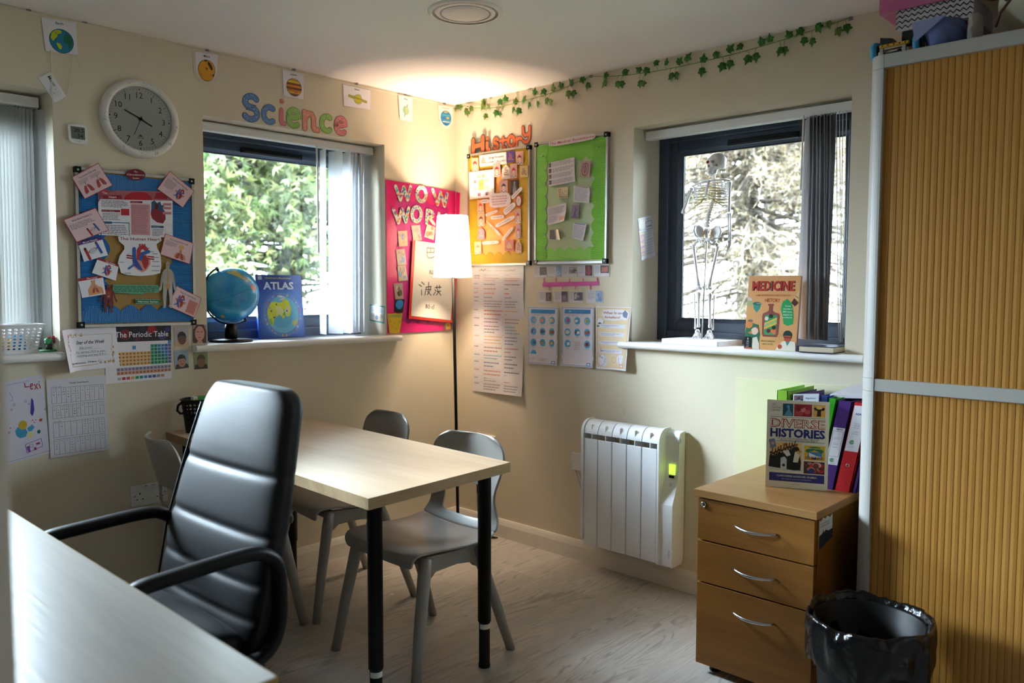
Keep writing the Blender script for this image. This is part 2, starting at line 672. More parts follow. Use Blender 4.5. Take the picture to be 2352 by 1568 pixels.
def floor_material():
    m, n, l, p = newmat('grey_oak_planks')
    tc = n.new('ShaderNodeTexCoord')
    br = n.new('ShaderNodeTexBrick')
    br.offset, br.offset_frequency, br.squash = .37, 2, 1
    br.inputs['Scale'].default_value = 1
    br.inputs['Brick Width'].default_value = .92
    br.inputs['Row Height'].default_value = .152
    br.inputs['Mortar Size'].default_value = .0006
    br.inputs['Mortar Smooth'].default_value = .3
    br.inputs['Bias'].default_value = 0
    br.inputs['Color1'].default_value = (0, 0, 0, 1)
    br.inputs['Color2'].default_value = (1, 1, 1, 1)
    br.inputs['Mortar'].default_value = (.5, .5, .5, 1)
    l.new(tc.outputs['Object'], br.inputs[0])
    cx = n.new('ShaderNodeSeparateXYZ')
    l.new(tc.outputs['Object'], cx.inputs[0])
    sep = n.new('ShaderNodeSeparateColor')
    l.new(br.outputs['Color'], sep.inputs[0])
    mm = n.new('ShaderNodeMath')
    mm.operation = 'MULTIPLY'
    mm.inputs[1].default_value = 37.
    l.new(sep.outputs[0], mm.inputs[0])
    cm = n.new('ShaderNodeCombineXYZ')
    l.new(cx.outputs['X'], cm.inputs[0])
    l.new(cx.outputs['Y'], cm.inputs[1])
    l.new(mm.outputs[0], cm.inputs[2])

    def noise(scale_vec, detail, dist, rough=.55):
        mp = n.new('ShaderNodeMapping')
        mp.inputs['Scale'].default_value = scale_vec
        l.new(cm.outputs[0], mp.inputs[0])
        nz = n.new('ShaderNodeTexNoise')
        nz.inputs['Scale'].default_value = 1
        nz.inputs['Detail'].default_value = detail
        nz.inputs['Distortion'].default_value = dist
        nz.inputs['Roughness'].default_value = rough
        l.new(mp.outputs[0], nz.inputs[0])
        return nz
    big = noise((1.5, 9, 1), 2, .35)
    fine = noise((9, 240, 1), 3, .2)
    mid = noise((2, 22, 1), 4, .3)
    a = n.new('ShaderNodeMath')
    a.operation = 'MULTIPLY'
    a.inputs[1].default_value = 78.
    l.new(big.outputs['Fac'], a.inputs[0])
    sn = n.new('ShaderNodeMath')
    sn.operation = 'SINE'
    l.new(a.outputs[0], sn.inputs[0])
    pw = n.new('ShaderNodeMapRange')
    pw.inputs['From Min'].default_value = .25
    pw.inputs['From Max'].default_value = 1.
    pw.inputs['To Min'].default_value = 0.
    pw.inputs['To Max'].default_value = 1.
    l.new(sn.outputs[0], pw.inputs['Value'])
    gate = n.new('ShaderNodeMapRange')
    gate.inputs['From Min'].default_value = .42
    gate.inputs['From Max'].default_value = .62
    l.new(mid.outputs['Fac'], gate.inputs['Value'])
    g2 = n.new('ShaderNodeMath')
    g2.operation = 'MULTIPLY'
    l.new(pw.outputs[0], g2.inputs[0])
    l.new(gate.outputs[0], g2.inputs[1])
    rp = n.new('ShaderNodeValToRGB')
    rp.color_ramp.elements[0].position = .3
    rp.color_ramp.elements[0].color = C('a29c96') + (1,)
    rp.color_ramp.elements[1].position = .72
    rp.color_ramp.elements[1].color = C('c6c0ba') + (1,)
    mixf = n.new('ShaderNodeMath')
    mixf.operation = 'MULTIPLY_ADD'
    mixf.inputs[1].default_value = .5
    l.new(fine.outputs['Fac'], mixf.inputs[0])
    hf = n.new('ShaderNodeMath')
    hf.operation = 'MULTIPLY'
    hf.inputs[1].default_value = .5
    l.new(mid.outputs['Fac'], hf.inputs[0])
    l.new(hf.outputs[0], mixf.inputs[2])
    l.new(mixf.outputs[0], rp.inputs[0])
    d = n.new('ShaderNodeMixRGB')
    d.inputs[2].default_value = C('7d7874') + (1,)
    fm = n.new('ShaderNodeMath')
    fm.operation = 'MULTIPLY'
    fm.inputs[1].default_value = .62
    l.new(g2.outputs[0], fm.inputs[0])
    l.new(fm.outputs[0], d.inputs[0])
    l.new(rp.outputs[0], d.inputs[1])
    pv = n.new('ShaderNodeMapRange')
    pv.inputs['To Min'].default_value = .86
    pv.inputs['To Max'].default_value = 1.08
    l.new(sep.outputs[0], pv.inputs['Value'])
    ml = n.new('ShaderNodeMixRGB')
    ml.blend_type = 'MULTIPLY'
    ml.inputs[0].default_value = 1
    l.new(d.outputs[0], ml.inputs[1])
    l.new(pv.outputs[0], ml.inputs[2])
    l.new(ml.outputs[0], p.inputs['Base Color'])
    p.inputs['Roughness'].default_value = .5
    p.inputs['Specular IOR Level'].default_value = .4
    b = n.new('ShaderNodeBump')
    b.inputs['Strength'].default_value = .05
    b.inputs['Distance'].default_value = .003
    l.new(mixf.outputs[0], b.inputs['Height'])
    l.new(b.outputs[0], p.inputs['Normal'])
    return m


MB().bb(XL, .3, YR, .3, -.06, 0).build('floor', floor_material(), kind='structure', origin=(0, 0, 0))
MB().bb(XL - .2, .3, YR - .2, .3, H, H + .1).build('ceiling', M_ceil, kind='structure')
TH = REV + .09
w = MB()
xs = [XL - .2, W3[0], W3[1], W1[0], W1[1], TH]
for i in range(5):
    if i in (1, 3):
        w.bb(xs[i], xs[i + 1], 0, TH, 0, ZS - .03).bb(xs[i], xs[i + 1], 0, TH, WT, H)
    else:
        w.bb(xs[i], xs[i + 1], 0, TH, 0, H)
w.build('wall_back', M_wall, kind='structure')
w = MB()
w.bb(0, TH, W2[1], 0, 0, H).bb(0, TH, YR - .2, W2[0], 0, H).bb(0, TH, W2[0], W2[1], 0, ZS - .03).bb(0, TH, W2[0], W2[1], WT, H)
w.build('wall_right', M_wall, kind='structure')
MB().bb(XL - .2, XL, YR - .2, 0, 0, H).build('wall_left', M_bounce_wall, kind='structure')
MB().bb(XL, 0, YR - .2, YR, 0, H).build('wall_front', M_bounce_wall, kind='structure')


def skirting(name, p0, p1, out, hh=.098, t=.016):
    p0, p1, out = Vector(p0), Vector(p1), Vector(out)
    prof = [(0, 0), (t, 0), (t, hh - .03), (t * .72, hh - .012), (t * .45, hh), (0, hh)]
    MB().prism([p0 + out * a + Vector((0, 0, b)) for a, b in prof], p1 - p0).build(name, M_gloss, kind='structure')


skirting('baseboard_back', (XL, 0, 0), (0, 0, 0), NA)
skirting('baseboard_right', (0, -.0165, 0), (0, YR, 0), NB)

# slim white painted post standing just inside the picture's left edge: the near end of a door lining
_p = CAM + (fw * F + RT * (12 - 1176) - UP * (1155 - 784)) * (.82 / F)
MB().bb(_p.x - .045, _p.x, _p.y - .02, _p.y + .01, 0, H).build('trim_1', M_gloss, kind='structure', bevel=.004)


# ------------------------------------------------------------------ windows
def glass_material():
    m, n, l, p = newmat('double_glazing')
    n.remove(p)
    out = n['Material Output']
    t = n.new('ShaderNodeBsdfTransparent')
    t.inputs[0].default_value = (.95, .975, .97, 1)
    g = n.new('ShaderNodeBsdfGlossy')
    g.inputs['Roughness'].default_value = .0
    fr = n.new('ShaderNodeFresnel')
    fr.inputs['IOR'].default_value = 1.5
    mx = n.new('ShaderNodeMixShader')
    l.new(fr.outputs[0], mx.inputs[0])
    l.new(t.outputs[0], mx.inputs[1])
    l.new(g.outputs[0], mx.inputs[2])
    l.new(mx.outputs[0], out.inputs[0])
    return m


M_glass = glass_material()


def window(name, s0, s1, axis, sill0, sill1):
    def bx(m, a0, a1, d0, d1, z0, z1):
        if axis == 'x':
            m.bb(a0, a1, d0, d1, z0, z1)
        else:
            m.bb(d0, d1, a0, a1, z0, z1)
        return m

    def ring(m, a0, a1, z0, z1, wd, d0, d1):
        bx(m, a0, a0 + wd, d0, d1, z0, z1)
        bx(m, a1 - wd, a1, d0, d1, z0, z1)
        bx(m, a0 + wd, a1 - wd, d0, d1, z1 - wd, z1)
        bx(m, a0 + wd, a1 - wd, d0, d1, z0, z0 + wd)
        return m

    def bead(m, a0, a1, z0, z1, wd, d0, d1):
        """sloping glazing bead: front edge at d0 outside, back edge at d1 inside"""
        o = [(a0, z0), (a1, z0), (a1, z1), (a0, z1)]
        i = [(a0 + wd, z0 + wd), (a1 - wd, z0 + wd), (a1 - wd, z1 - wd), (a0 + wd, z1 - wd)]
        P = (lambda a, d, z: (a, d, z)) if axis == 'x' else (lambda a, d, z: (d, a, z))
        vs = [P(a, d0, z) for a, z in o] + [P(a, d1, z) for a, z in i]
        return m.add(vs, [(k, (k + 1) % 4, 4 + (k + 1) % 4, 4 + k) for k in range(4)])
    z0, z1 = ZS - .005, WT
    fr = ring(MB(), s0, s1, z0, z1, .052, REV - .004, REV + .068)
    fo = fr.build(name, M_frame, kind='structure', bevel=.006)
    sa = ring(MB(), s0 + .046, s1 - .046, z0 + .046, z1 - .046, .048, REV + .014, REV + .06)
    bead(sa, s0 + .09, s1 - .09, z0 + .09, z1 - .09, .016, REV + .016, REV + .036)
    so = sa.build('sash', M_frame, fo, bevel=.005)
    ring(MB(), s0 + .105, s1 - .105, z0 + .105, z1 - .105, .006, REV + .036, REV + .05).build('gasket', M_gasket, so)
    bx(MB(), s0 + .09, s1 - .09, REV + .0475, REV + .0515, z0 + .09, z1 - .09).build('glass', M_glass, so)
    mid = (s0 + s1) / 2
    v = bx(MB(), mid - .19, mid + .13, REV - .008, REV + .014, z1 - .098, z1 - .072)
    bx(v, mid - .18, mid + .12, REV - .014, REV - .006, z1 - .094, z1 - .088)
    v.build('vent', M_black, so, bevel=.004)
    m = MB()
    prof = []
    for i in range(9):
        a = -PI / 2 + PI * i / 8
        prof.append((-.030 - .015 * math.cos(a), ZS - .015 + .015 * math.sin(a)))
    prof += [(REV + .02, ZS), (REV + .02, ZS - .03)]
    if axis == 'x':
        m.prism([Vector((s0, d, z)) for d, z in prof], (s1 - s0, 0, 0))
        for (e0, e1) in ((sill0, s0), (s1, sill1)):
            m.prism([Vector((e0, min(d, -.0005), z)) for d, z in prof], (e1 - e0, 0, 0))
    else:
        m.prism([Vector((d, s0, z)) for d, z in prof], (0, s1 - s0, 0))
        for (e0, e1) in ((sill0, s0), (s1, sill1)):
            m.prism([Vector((min(d, -.0005), e0, z)) for d, z in prof], (0, e1 - e0, 0))
    m.build('sill', M_sill, fo)
    return fo


window('window_1', W1[0], W1[1], 'x', -1.515, -.415)
window('window_2', W2[0], W2[1], 'y', -2.235, -1.135)
window('window_3', W3[0], W3[1], 'x', -2.92, -2.022)


# ------------------------------------------------------------------ vertical blinds
def fabric(name, col, tr):
    m, n, l, p = newmat(name)
    out = n['Material Output']
    tc = n.new('ShaderNodeTexCoord')
    mp = n.new('ShaderNodeMapping')
    mp.inputs['Scale'].default_value = (300, 300, 900)
    nz = n.new('ShaderNodeTexNoise')
    nz.inputs['Scale'].default_value = 1
    l.new(tc.outputs['Object'], mp.inputs[0])
    l.new(mp.outputs[0], nz.inputs[0])
    rp = n.new('ShaderNodeValToRGB')
    c = C(col)
    rp.color_ramp.elements[0].color = tuple(x * .9 for x in c) + (1,)
    rp.color_ramp.elements[1].color = tuple(min(1, x * 1.08) for x in c) + (1,)
    l.new(nz.outputs['Fac'], rp.inputs[0])
    l.new(rp.outputs[0], p.inputs['Base Color'])
    p.inputs['Roughness'].default_value = .85
    t = n.new('ShaderNodeBsdfTranslucent')
    t.inputs[0].default_value = c + (1,)
    mx = n.new('ShaderNodeMixShader')
    mx.inputs[0].default_value = tr
    l.new(p.outputs[0], mx.inputs[1])
    l.new(t.outputs[0], mx.inputs[2])
    l.new(mx.outputs[0], out.inputs[0])
    return m


M_vane = fabric('white_blind_fabric', 'e2e4e8', .4)
M_vanep = fabric('pale_grey_blind_fabric', 'c9c9c6', .2)
M_vaneg = fabric('grey_blind_fabric', '8f8b8e', .12)
M_clear = mat('clear_cord', 'd8d8d8', rough=.2, spec=.6)


def vane(plane, top, bot, root, m, zt, zb, depth, flip=1, wide=.089):
    """one hanging strip, 89 mm wide: given by where its middle is seen (photo px) and how wide it looks at top and bottom"""
    def ends(pc, wpx, z):
        y = 784 - F * ((z - CAM.z) / 3.6) * .98 - 123
        p = plane(pc, y, depth)
        p.z = z
        view = (p - CAM)
        view.z = 0
        dist = view.length
        view.normalize()
        wm = wpx * dist / F
        s = max(-1, min(1, wm / wide))
        dl = math.asin(s)
        ang = math.atan2(view.y, view.x) + dl * flip
        d = Vector((math.cos(ang), math.sin(ang), 0)) * (wide / 2)
        return p - d, p + d
    a0, a1 = ends(top[0], top[1], zt)
    b0, b1 = ends(bot[0], bot[1], zb)
    mb = MB()
    n = 6
    nrm = (a1 - a0).cross(Vector((0, 0, 1))).normalized() * .0004
    vs, fs = [], []
    for i in range(n + 1):
        t = i / n
        l_, r_ = a0.lerp(b0, t), a1.lerp(b1, t)
        mid = (l_ + r_) / 2 + nrm * 4
        vs += [l_, mid, r_]
    for i in range(n):
        for k in range(2):
            fs.append((i * 3 + k, (i + 1) * 3 + k, (i + 1) * 3 + k + 1, i * 3 + k + 1))
    mb.add(vs, fs)
    # hanger stem and clip
    tp = (a0 + a1) / 2
    mb.box(tp + Vector((0, 0, .008)), (.004, .004, .02))
    return mb.build('vane', m, root)


bl = thing('vertical_blind', 'white vertical blind drawn to the right side of the globe window', 'blind', (-.95, .09, 2.008))
MB().bb(W1[0] + .006, -.502, .075, .115, 2.010, 2.042).bb(W1[0] + .006, -.502, .078, .112, 2.042, 2.047).build('headrail', M_wplas, bl, bevel=.003)
for (c, wd, f) in ((741, 13, 1), (770, 31, 1), (794, 20, 1), (806, 9, -1), (813, 8, -1), (820, 8, -1), (826, 8, 1), (831, 8, -1)):
    vane(A, (c, wd), (c + 1.5, wd + (1 if wd > 10 else 0)), bl, M_vane, 2.004, 1.102, .088, f)
pw = A(727, 335, .06)
MB().tube([(pw.x, pw.y, 2.01), (pw.x + .001, pw.y - .003, 1.9), (pw.x + .004, pw.y, 1.50)], .0042, 8).build('wand', M_wplas, bl)

bl = thing('vertical_blind', 'grey vertical blind bunched beside the medicine book with loose cords', 'blind', (.09, -1.65, 2.008))
MB().bb(.072, .112, W2[0] + .008, -1.196, 2.006, 2.042).build('headrail', M_wplas, bl, bevel=.003)
for (t, b, f) in (((1853, 9), (1839, 21), 1), ((1862, 10), (1851, 9), 1), ((1870, 9), (1862, 18), 1), ((1878, 9), (1873, 8), 1),
                  ((1887, 10), (1884, 17), 1), ((1894, 8), (1889, 9), 1), ((1901, 9), (1893, 8), 1), ((1912, 15), (1897, 7), 1)):
    vane(B, t, b, bl, M_vaneg, 2.003, 1.13, .088, f)
for k, (t, b) in enumerate(((1921, 1926), (1928, 1929), (1936, 1931), (1944, 1934))):
    p, q = B(t, 260, .06), B(b, 790, .06)
    MB().tube([(p.x, p.y, 2.006), (p.x * .9, (p.y + q.y) / 2 - .004 * (k % 2), 1.6), (q.x, q.y, 1.125)], .0016, 6).build('cord', M_clear, bl)
pw = B(1845, 300, .055)
MB().tube([(pw.x, pw.y, 2.01), (pw.x, pw.y + .004, 1.72)], .004, 8).build('wand', M_wplas, bl)

bl = thing('vertical_blind', 'pale grey vertical blind hanging closed behind the white basket', 'blind', (-2.6, .09, 2.008))
MB().bb(W3[0] + .01, -2.036, .108, .150, 2.006, 2.044).build('headrail', M_wplas, bl, bevel=.003)
for c in (-14, -6, 2, 10, 18, 26, 34, 42, 51, 60, 69):
    vane(A, (c, 12), (c + 11, 13), bl, M_vanep, 2.0, 1.10, .13, 1, .032)
vane(A, (87, 30), (99, 31), bl, M_vanep, 2.0, 1.10, .12, 1)
# ================================================================== furniture
M_table = woodmat('pale_oak_laminate', 'ae9678', 'bca487', 'cab49a', 'Y', rough=.34, spec=.5, scale=.8)
M_tedge = woodmat('oak_edge_band', '7d6748', '967d5b', 'a88e6b', 'X', rough=.5)
M_desk = woodmat('grey_oak_laminate', '8f8a82', 'a09b93', 'b0aaa2', 'Y', rough=.3, spec=.55, scale=.6)
M_dedge = woodmat('yellow_edge_band', '9c7d3c', 'b3934c', 'c4a55c', 'X', rough=.5)
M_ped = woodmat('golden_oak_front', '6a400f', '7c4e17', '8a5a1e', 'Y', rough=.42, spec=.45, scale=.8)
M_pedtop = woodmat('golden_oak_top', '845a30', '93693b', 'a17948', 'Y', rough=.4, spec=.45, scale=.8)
M_tamb = woodmat('beech_tambour', 'a8732c', 'b07c35', 'b8863f', 'Z', rough=.5, scale=.5)
M_grey = mat('warm_grey_plastic', '97928c', rough=.36, var=.02, vscale=10, bump=.02, bscale=500, spec=.5)
M_cab = mat('pale_grey_steel', 'a9a7a2', rough=.42, var=.015, vscale=8, bump=.02, bscale=500)
M_leather = mat('black_leather', '131418', rough=.50, var=.1, vscale=30, bump=.10, bscale=420, spec=.28)
M_dark = mat('painted_gap_shade', '14110d', rough=.8)
M_white = mat('white_enamel', 'eef2f8', rough=.3, var=.01, vscale=8, spec=.5)
M_tape = mat('white_tape', 'd9d7d4', rough=.6, var=.05, vscale=60)

# ------------------------------------------------------------------ work table
t = thing('work_table', 'pale oak work table on black tube legs in the middle of the room', 'table', (-1.37, -.75, 0))
top = [Vector(p) for p in ((-1.712, -1.487, .704), (-1.087, -1.447, .704), (-1.032, -.030, .704), (-1.645, -.022, .704))]
MB().prism(top, (0, 0, .034)).build('tabletop', M_table, t, bevel=.0015)
# edge banding in the same oak, a hair proud of the core
e = MB()
for a, b in ((0, 1), (3, 0), (1, 2)):
    p, q = top[a], top[b]
    n_ = (q - p).cross(Vector((0, 0, 1))).normalized() * .0006
    e.add([p + n_ + Vector((0, 0, .001)), q + n_ + Vector((0, 0, .001)), q + n_ + Vector((0, 0, .0335)), p + n_ + Vector((0, 0, .0335))], [(0, 1, 2, 3)])
e.build('edge_band', M_tedge, t)
for (lx, ly, tape) in ((-1.597, -1.362, 1), (-1.117, -1.352, 1), (-1.090, -.062, 0), (-1.570, -.062, 0)):
    lg = MB().lathe([(.0, .704), (.052, .704), (.052, .700), (.0235, .698), (.0235, .165), (.0215, .162), (.0, .162)], 24, Matrix.Translation((lx, ly, 0)))
    lg.lathe([(.0195, .17), (.0195, .012), (.021, .01), (.021, 0), (0, 0)], 24, Matrix.Translation((lx, ly, 0)))
    lo = lg.build('leg', M_black, t)
    if tape:
        # white tape band at the telescopic joint and a torn strip higher up
        tb = MB()
        ring = [(lx + .0203 * math.cos(a), ly + .0203 * math.sin(a)) for a in [math.radians(175 + i * 10) for i in range(14)]]
        for (a, b), (c, d) in zip(ring[:-1], ring[1:]):
            tb.add([(a, b, .140), (c, d, .140), (c, d, .158), (a, b, .158)], [(0, 1, 2, 3)])
        tb.build('tape', M_tape, lo)
        s = MB()
        px = Vector((lx, ly, 0)) - RT * .0245
        s.prism([px + Vector((0, 0, .62)) - RT * .003, px + Vector((0, 0, .62)) + RT * .004, px + Vector((0, 0, .54)) + RT * .007, px + Vector((0, 0, .542)) + RT * .001], fw * -.001)
        s.build('tape', M_tape, lo)


# ------------------------------------------------------------------ stacking chairs
def make_chair(label):
    t = thing('plastic_chair', label, 'chair', (0, 0, 0), 'grey moulded chairs at the table')
    prof = [(.205, .395, .185), (.212, .420, .195), (.200, .436, .203), (.14, .437, .212), (.06, .430, .216), (-.03, .423, .216),
            (-.11, .423, .214), (-.165, .437, .208), (-.197, .468, .196), (-.213, .505, .182), (-.222, .545, .176), (-.232, .585, .180),
            (-.243, .630, .193), (-.254, .675, .202), (-.264, .715, .200), (-.272, .745, .182), (-.277, .762, .150), (-.279, .770, .120)]
    us = [-1, -.9, -.66, -.33, 0, .33, .66, .9, 1]

    def grid(i0, i1, hole):
        m = MB()
        vs, fs = [], []
        for i, (x, z, w) in enumerate(prof):
            bk = max(0, min(1, (z - .45) / .12)) if i > 7 else 0
            for u in us:
                dish = (u * u - .35) * .016 * (1 - bk) * (1 if i > 1 else .2)
                fwd = (u * u) * .048 * bk
                vs.append((x + fwd, u * w, z + dish))
        n = len(us)
        for i in range(i0, i1):
            for k in range(n - 1):
                if hole and 8 <= i <= 10 and 2 <= k <= 5:
                    continue
                fs.append((i * n + k, i * n + k + 1, (i + 1) * n + k + 1, (i + 1) * n + k))
        used = sorted({j for f in fs for j in f})
        ix = {j: a for a, j in enumerate(used)}
        m.add([vs[j] for j in used], [[ix[j] for j in f] for f in fs], smooth=True)
        return m

    def finish(o):
        s = o.modifiers.new('sub', 'SUBSURF')
        s.levels = s.render_levels = 2
        d = o.modifiers.new('shell', 'SOLIDIFY')
        d.thickness, d.offset = .009, 0
        b = o.modifiers.new('bevel', 'BEVEL')
        b.width, b.segments, b.limit_method, b.angle_limit = .003, 2, 'ANGLE', math.radians(50)
    finish(grid(0, 7, False).build('seat', M_grey, t))
    finish(grid(7, len(prof) - 1, True).build('backrest', M_grey, t))
    for s in (-1, 1):
        y = .19 * s
        MB().tube([(.150, y, .424), (.162, y * 1.03, .37), (.200, y * 1.13, .18), (.232, y * 1.22, 0)], [(.023, .020), (.024, .022), (.021, .019), (.018, .016)], 14).build('leg', M_grey, t)
        MB().tube([(-.075, y, .418), (-.095, y * 1.02, .37), (-.165, y * 1.10, .18), (-.226, y * 1.17, 0)], [(.023, .020), (.024, .021), (.021, .018), (.018, .015)], 14).build('leg', M_grey, t)
        # side rail bridging the two legs, with the arch below it
        ra = [(.155, .430), (.165, .40), (.16, .345), (.14, .352), (.115, .372), (.02, .376), (-.05, .366), (-.075, .342), (-.10, .345), (-.10, .39), (-.08, .425), (.03, .424)]
        MB().prism([Vector((x, y - .011 * s, z)) for x, z in ra], (0, .022 * s, 0)).build('side_rail', M_grey, t, bevel=.006)
    MB().bb(.10, .15, -.185, .185, .385, .412).build('crossbar', M_grey, t, bevel=.008)
    return t


ch = make_chair('grey moulded chair with its back to the radiator, tucked under the near table end')
ch.location = (-1.175, -1.098, 0)
ch.rotation_euler = (0, 0, math.radians(179))
dup(ch, (-1.055, -.415, 0), math.radians(171), 'grey moulded chair on the lamp side, tucked under the far table end')
dup(ch, (-1.550, -.312, 0), math.radians(-9), 'grey moulded chair on the far table side, mostly behind the black office chair')

# ------------------------------------------------------------------ office chair
oc = thing('office_chair', 'black leather high-backed office chair between the desk and the table', 'chair', (0, 0, 0))


def sect(n=32):
    """rounded-rectangle section, half sizes 1: returns (thickness, width) pairs"""
    out = []
    for i in range(n):
        a = 2 * PI * i / n
        c, s_ = math.cos(a), math.sin(a)
        k = 1 / ((abs(c) ** 3.2 + abs(s_) ** 5) ** (1 / 4.2))
        out.append((c * k, s_ * k))
    return out


def lerp_tab(tab, z):
    for (z0, *a), (z1, *b) in zip(tab[:-1], tab[1:]):
        if z <= z1:
            k = (z - z0) / (z1 - z0)
            k = max(0, min(1, k))
            return [p + (q - p) * k for p, q in zip(a, b)]
    return list(tab[-1][1:])


tab = [(.40, -.085, .255), (.50, -.105, .266), (.65, -.135, .270), (.78, -.170, .258), (.90, -.200, .240), (1.0, -.228, .222), (1.075, -.250, .205)]
seams = (.50, .585, .70, .845)
zs, z = [], .405
while z < 1.0751:
    zs.append(z)
    z += .0105
sc = sect()
mb = MB()
vs, fs = [], []
for i, z in enumerate(zs):
    xf, hw = lerp_tab(tab, z)
    top_ = max(0, (z - .985) / .09)
    hw *= (1 - min(1, top_) ** 3.0 * .30)
    th = .043 * (1 - min(1, top_) ** 4 * .45)
    low = max(0, (.43 - z) / .03)
    th *= 1 - .4 * low
    groove = sum(math.exp(-((z - s_) / .007) ** 2) for s_ in seams)
    puff = 1
    for a, b in zip((.40,) + seams, seams + (1.09,)):
        if a <= z <= b:
            puff = math.sin(PI * (z - a) / (b - a)) ** .5 if a < z < b else 0
    for (tx, wy) in sc:
        front = max(0, tx) * (1 - .25 * abs(wy) ** 4)
        x = xf - th + tx * th + front * (.005 * puff - .0075 * groove)
        vs.append((x, wy * hw * (1 - .012 * groove), z))
n = len(sc)
for i in range(len(zs) - 1):
    for k in range(n):
        fs.append((i * n + k, i * n + (k + 1) % n, (i + 1) * n + (k + 1) % n, (i + 1) * n + k))
fs.append(tuple(range(n - 1, -1, -1)))
fs.append(tuple(range((len(zs) - 1) * n, len(zs) * n)))
mb.add(vs, fs, smooth=True)
bo = mb.build('backrest', M_leather, oc, sub=1)
# welt piping down the right edge, stitched seam
p = []
for z in [(.42 + i * .032) for i in range(19)]:
    xf, hw = lerp_tab(tab, z)
    p.append((xf - .012, -hw * .985, z))
MB().tube(p, .0035, 6).build('piping', M_leather, bo)
sb = MB()
st = []
for i in range(13):
    a = i / 12
    st.append((-.115 + a * .50, .250 - .02 * a * a, .452 + .022 * math.sin(a * PI * .9) - .02 * a ** 5))
vs, fs = [], []
for (x, hw, zc_) in st:
    e_ = min(1, (x + .125) / .04) * (1 - max(0, (x - .30) / .10) ** 3 * .5)
    for (tx, wy) in sect(24):
        vs.append((x, wy * hw, zc_ + tx * .045 * max(.25, e_)))
n = 24
for i in range(len(st) - 1):
    for k in range(n):
        fs.append((i * n + k, (i + 1) * n + k, (i + 1) * n + (k + 1) % n, i * n + (k + 1) % n))
fs.append(tuple(range(n)))
fs.append(tuple(range((len(st) - 1) * n + n - 1, (len(st) - 1) * n - 1, -1)))
sb.add(vs, fs, smooth=True)
sb.build('seat', M_leather, oc, sub=1)
for s in (-1, 1):
    y = .275 * s
    loop = [(.20, y, .655), (.17, y, .672), (.10, y, .678), (-.08, y, .684), (-.14, y, .672), (-.172, y, .640), (-.180, y, .58), (-.178, y, .50), (-.150, y, .435), (-.09, y * .98, .408),
            (.05, y * .95, .400), (.17, y * .97, .408), (.225, y, .45), (.243, y, .53), (.238, y, .61)]
    # smooth the loop
    sm = []
    N = len(loop)
    for i in range(N):
        a, b, c, d = [Vector(loop[(i + j) % N]) for j in (-1, 0, 1, 2)]
        for k in range(4):
            u = k / 4
            sm.append(.5 * ((2 * b) + (c - a) * u + (2 * a - 5 * b + 4 * c - d) * u * u + (3 * b - a - 3 * c + d) * u ** 3))
    MB().tube(sm, (.0175, .0235), 14, closed=True, flat=(0, 0, 1)).build('armrest', M_black, oc)
MB().bb(-.14, .14, -.27, .27, .378, .398).build('seat_plate', M_black, oc, bevel=.004)
MB().lathe([(.0, .39), (.045, .39), (.045, .36), (.028, .355), (.028, .22), (.035, .21), (.035, .10), (.05, .095), (.05, .06), (0, .06)], 20).build('gas_column', M_black, oc)
for k in range(5):
    a = 2 * PI * k / 5 + .3
    d = Vector((math.cos(a), math.sin(a), 0))
    lo = MB().tube([d * .04 + Vector((0, 0, .085)), d * .16 + Vector((0, 0, .085)), d * .29 + Vector((0, 0, .066))], [(.028, .02), (.024, .018), (.018, .012)], 12).build('base_leg', M_black, oc)
    c = MB()
    w_ = Vector((-d.y, d.x, 0))
    Mx = Matrix((w_, d, Vector((0, 0, 1)))).transposed()
    for q in (-.014, .006):
        M4 = Matrix.Translation(d * .29 + w_ * q + Vector((0, 0, .026))) @ (Matrix((d, Vector((0, 0, 1)), w_)).transposed()).to_4x4()
        c.lathe([(0, 0), (.026, 0), (.026, .012), (0, .012)], 16, M4)
    c.tube([d * .29 + Vector((0, 0, .03)), d * .29 + Vector((0, 0, .066))], .006, 8)
    c.build('caster', M_black, lo)
oc.location = (-2.210, -1.263, 0)
oc.rotation_euler = (0, 0, math.radians(181.5))

# ------------------------------------------------------------------ desk in the foreground
t = thing('desk', 'grey oak desk with a yellow edge in the left foreground', 'desk', (-2.85, -1.3, 0))
MB().bb(-3.30, -2.446, -2.243, -.42, .716, .74).build('desktop', M_desk, t, bevel=.0012)
MB().bb(-3.30, -2.4455, -2.2442, -2.2432, .717, .739).bb(-2.4456, -2.445, -2.243, -.42, .717, .739).build('edge_band', M_dedge, t)
for y0 in (-2.20, -.46):
    MB().bb(-3.27, -2.50, y0, y0 + .022, 0, .716).build('end_panel', M_desk, t, bevel=.001)
MB().bb(-3.27, -3.25, -2.178, -.46, .25, .716).build('modesty_panel', M_desk, t)

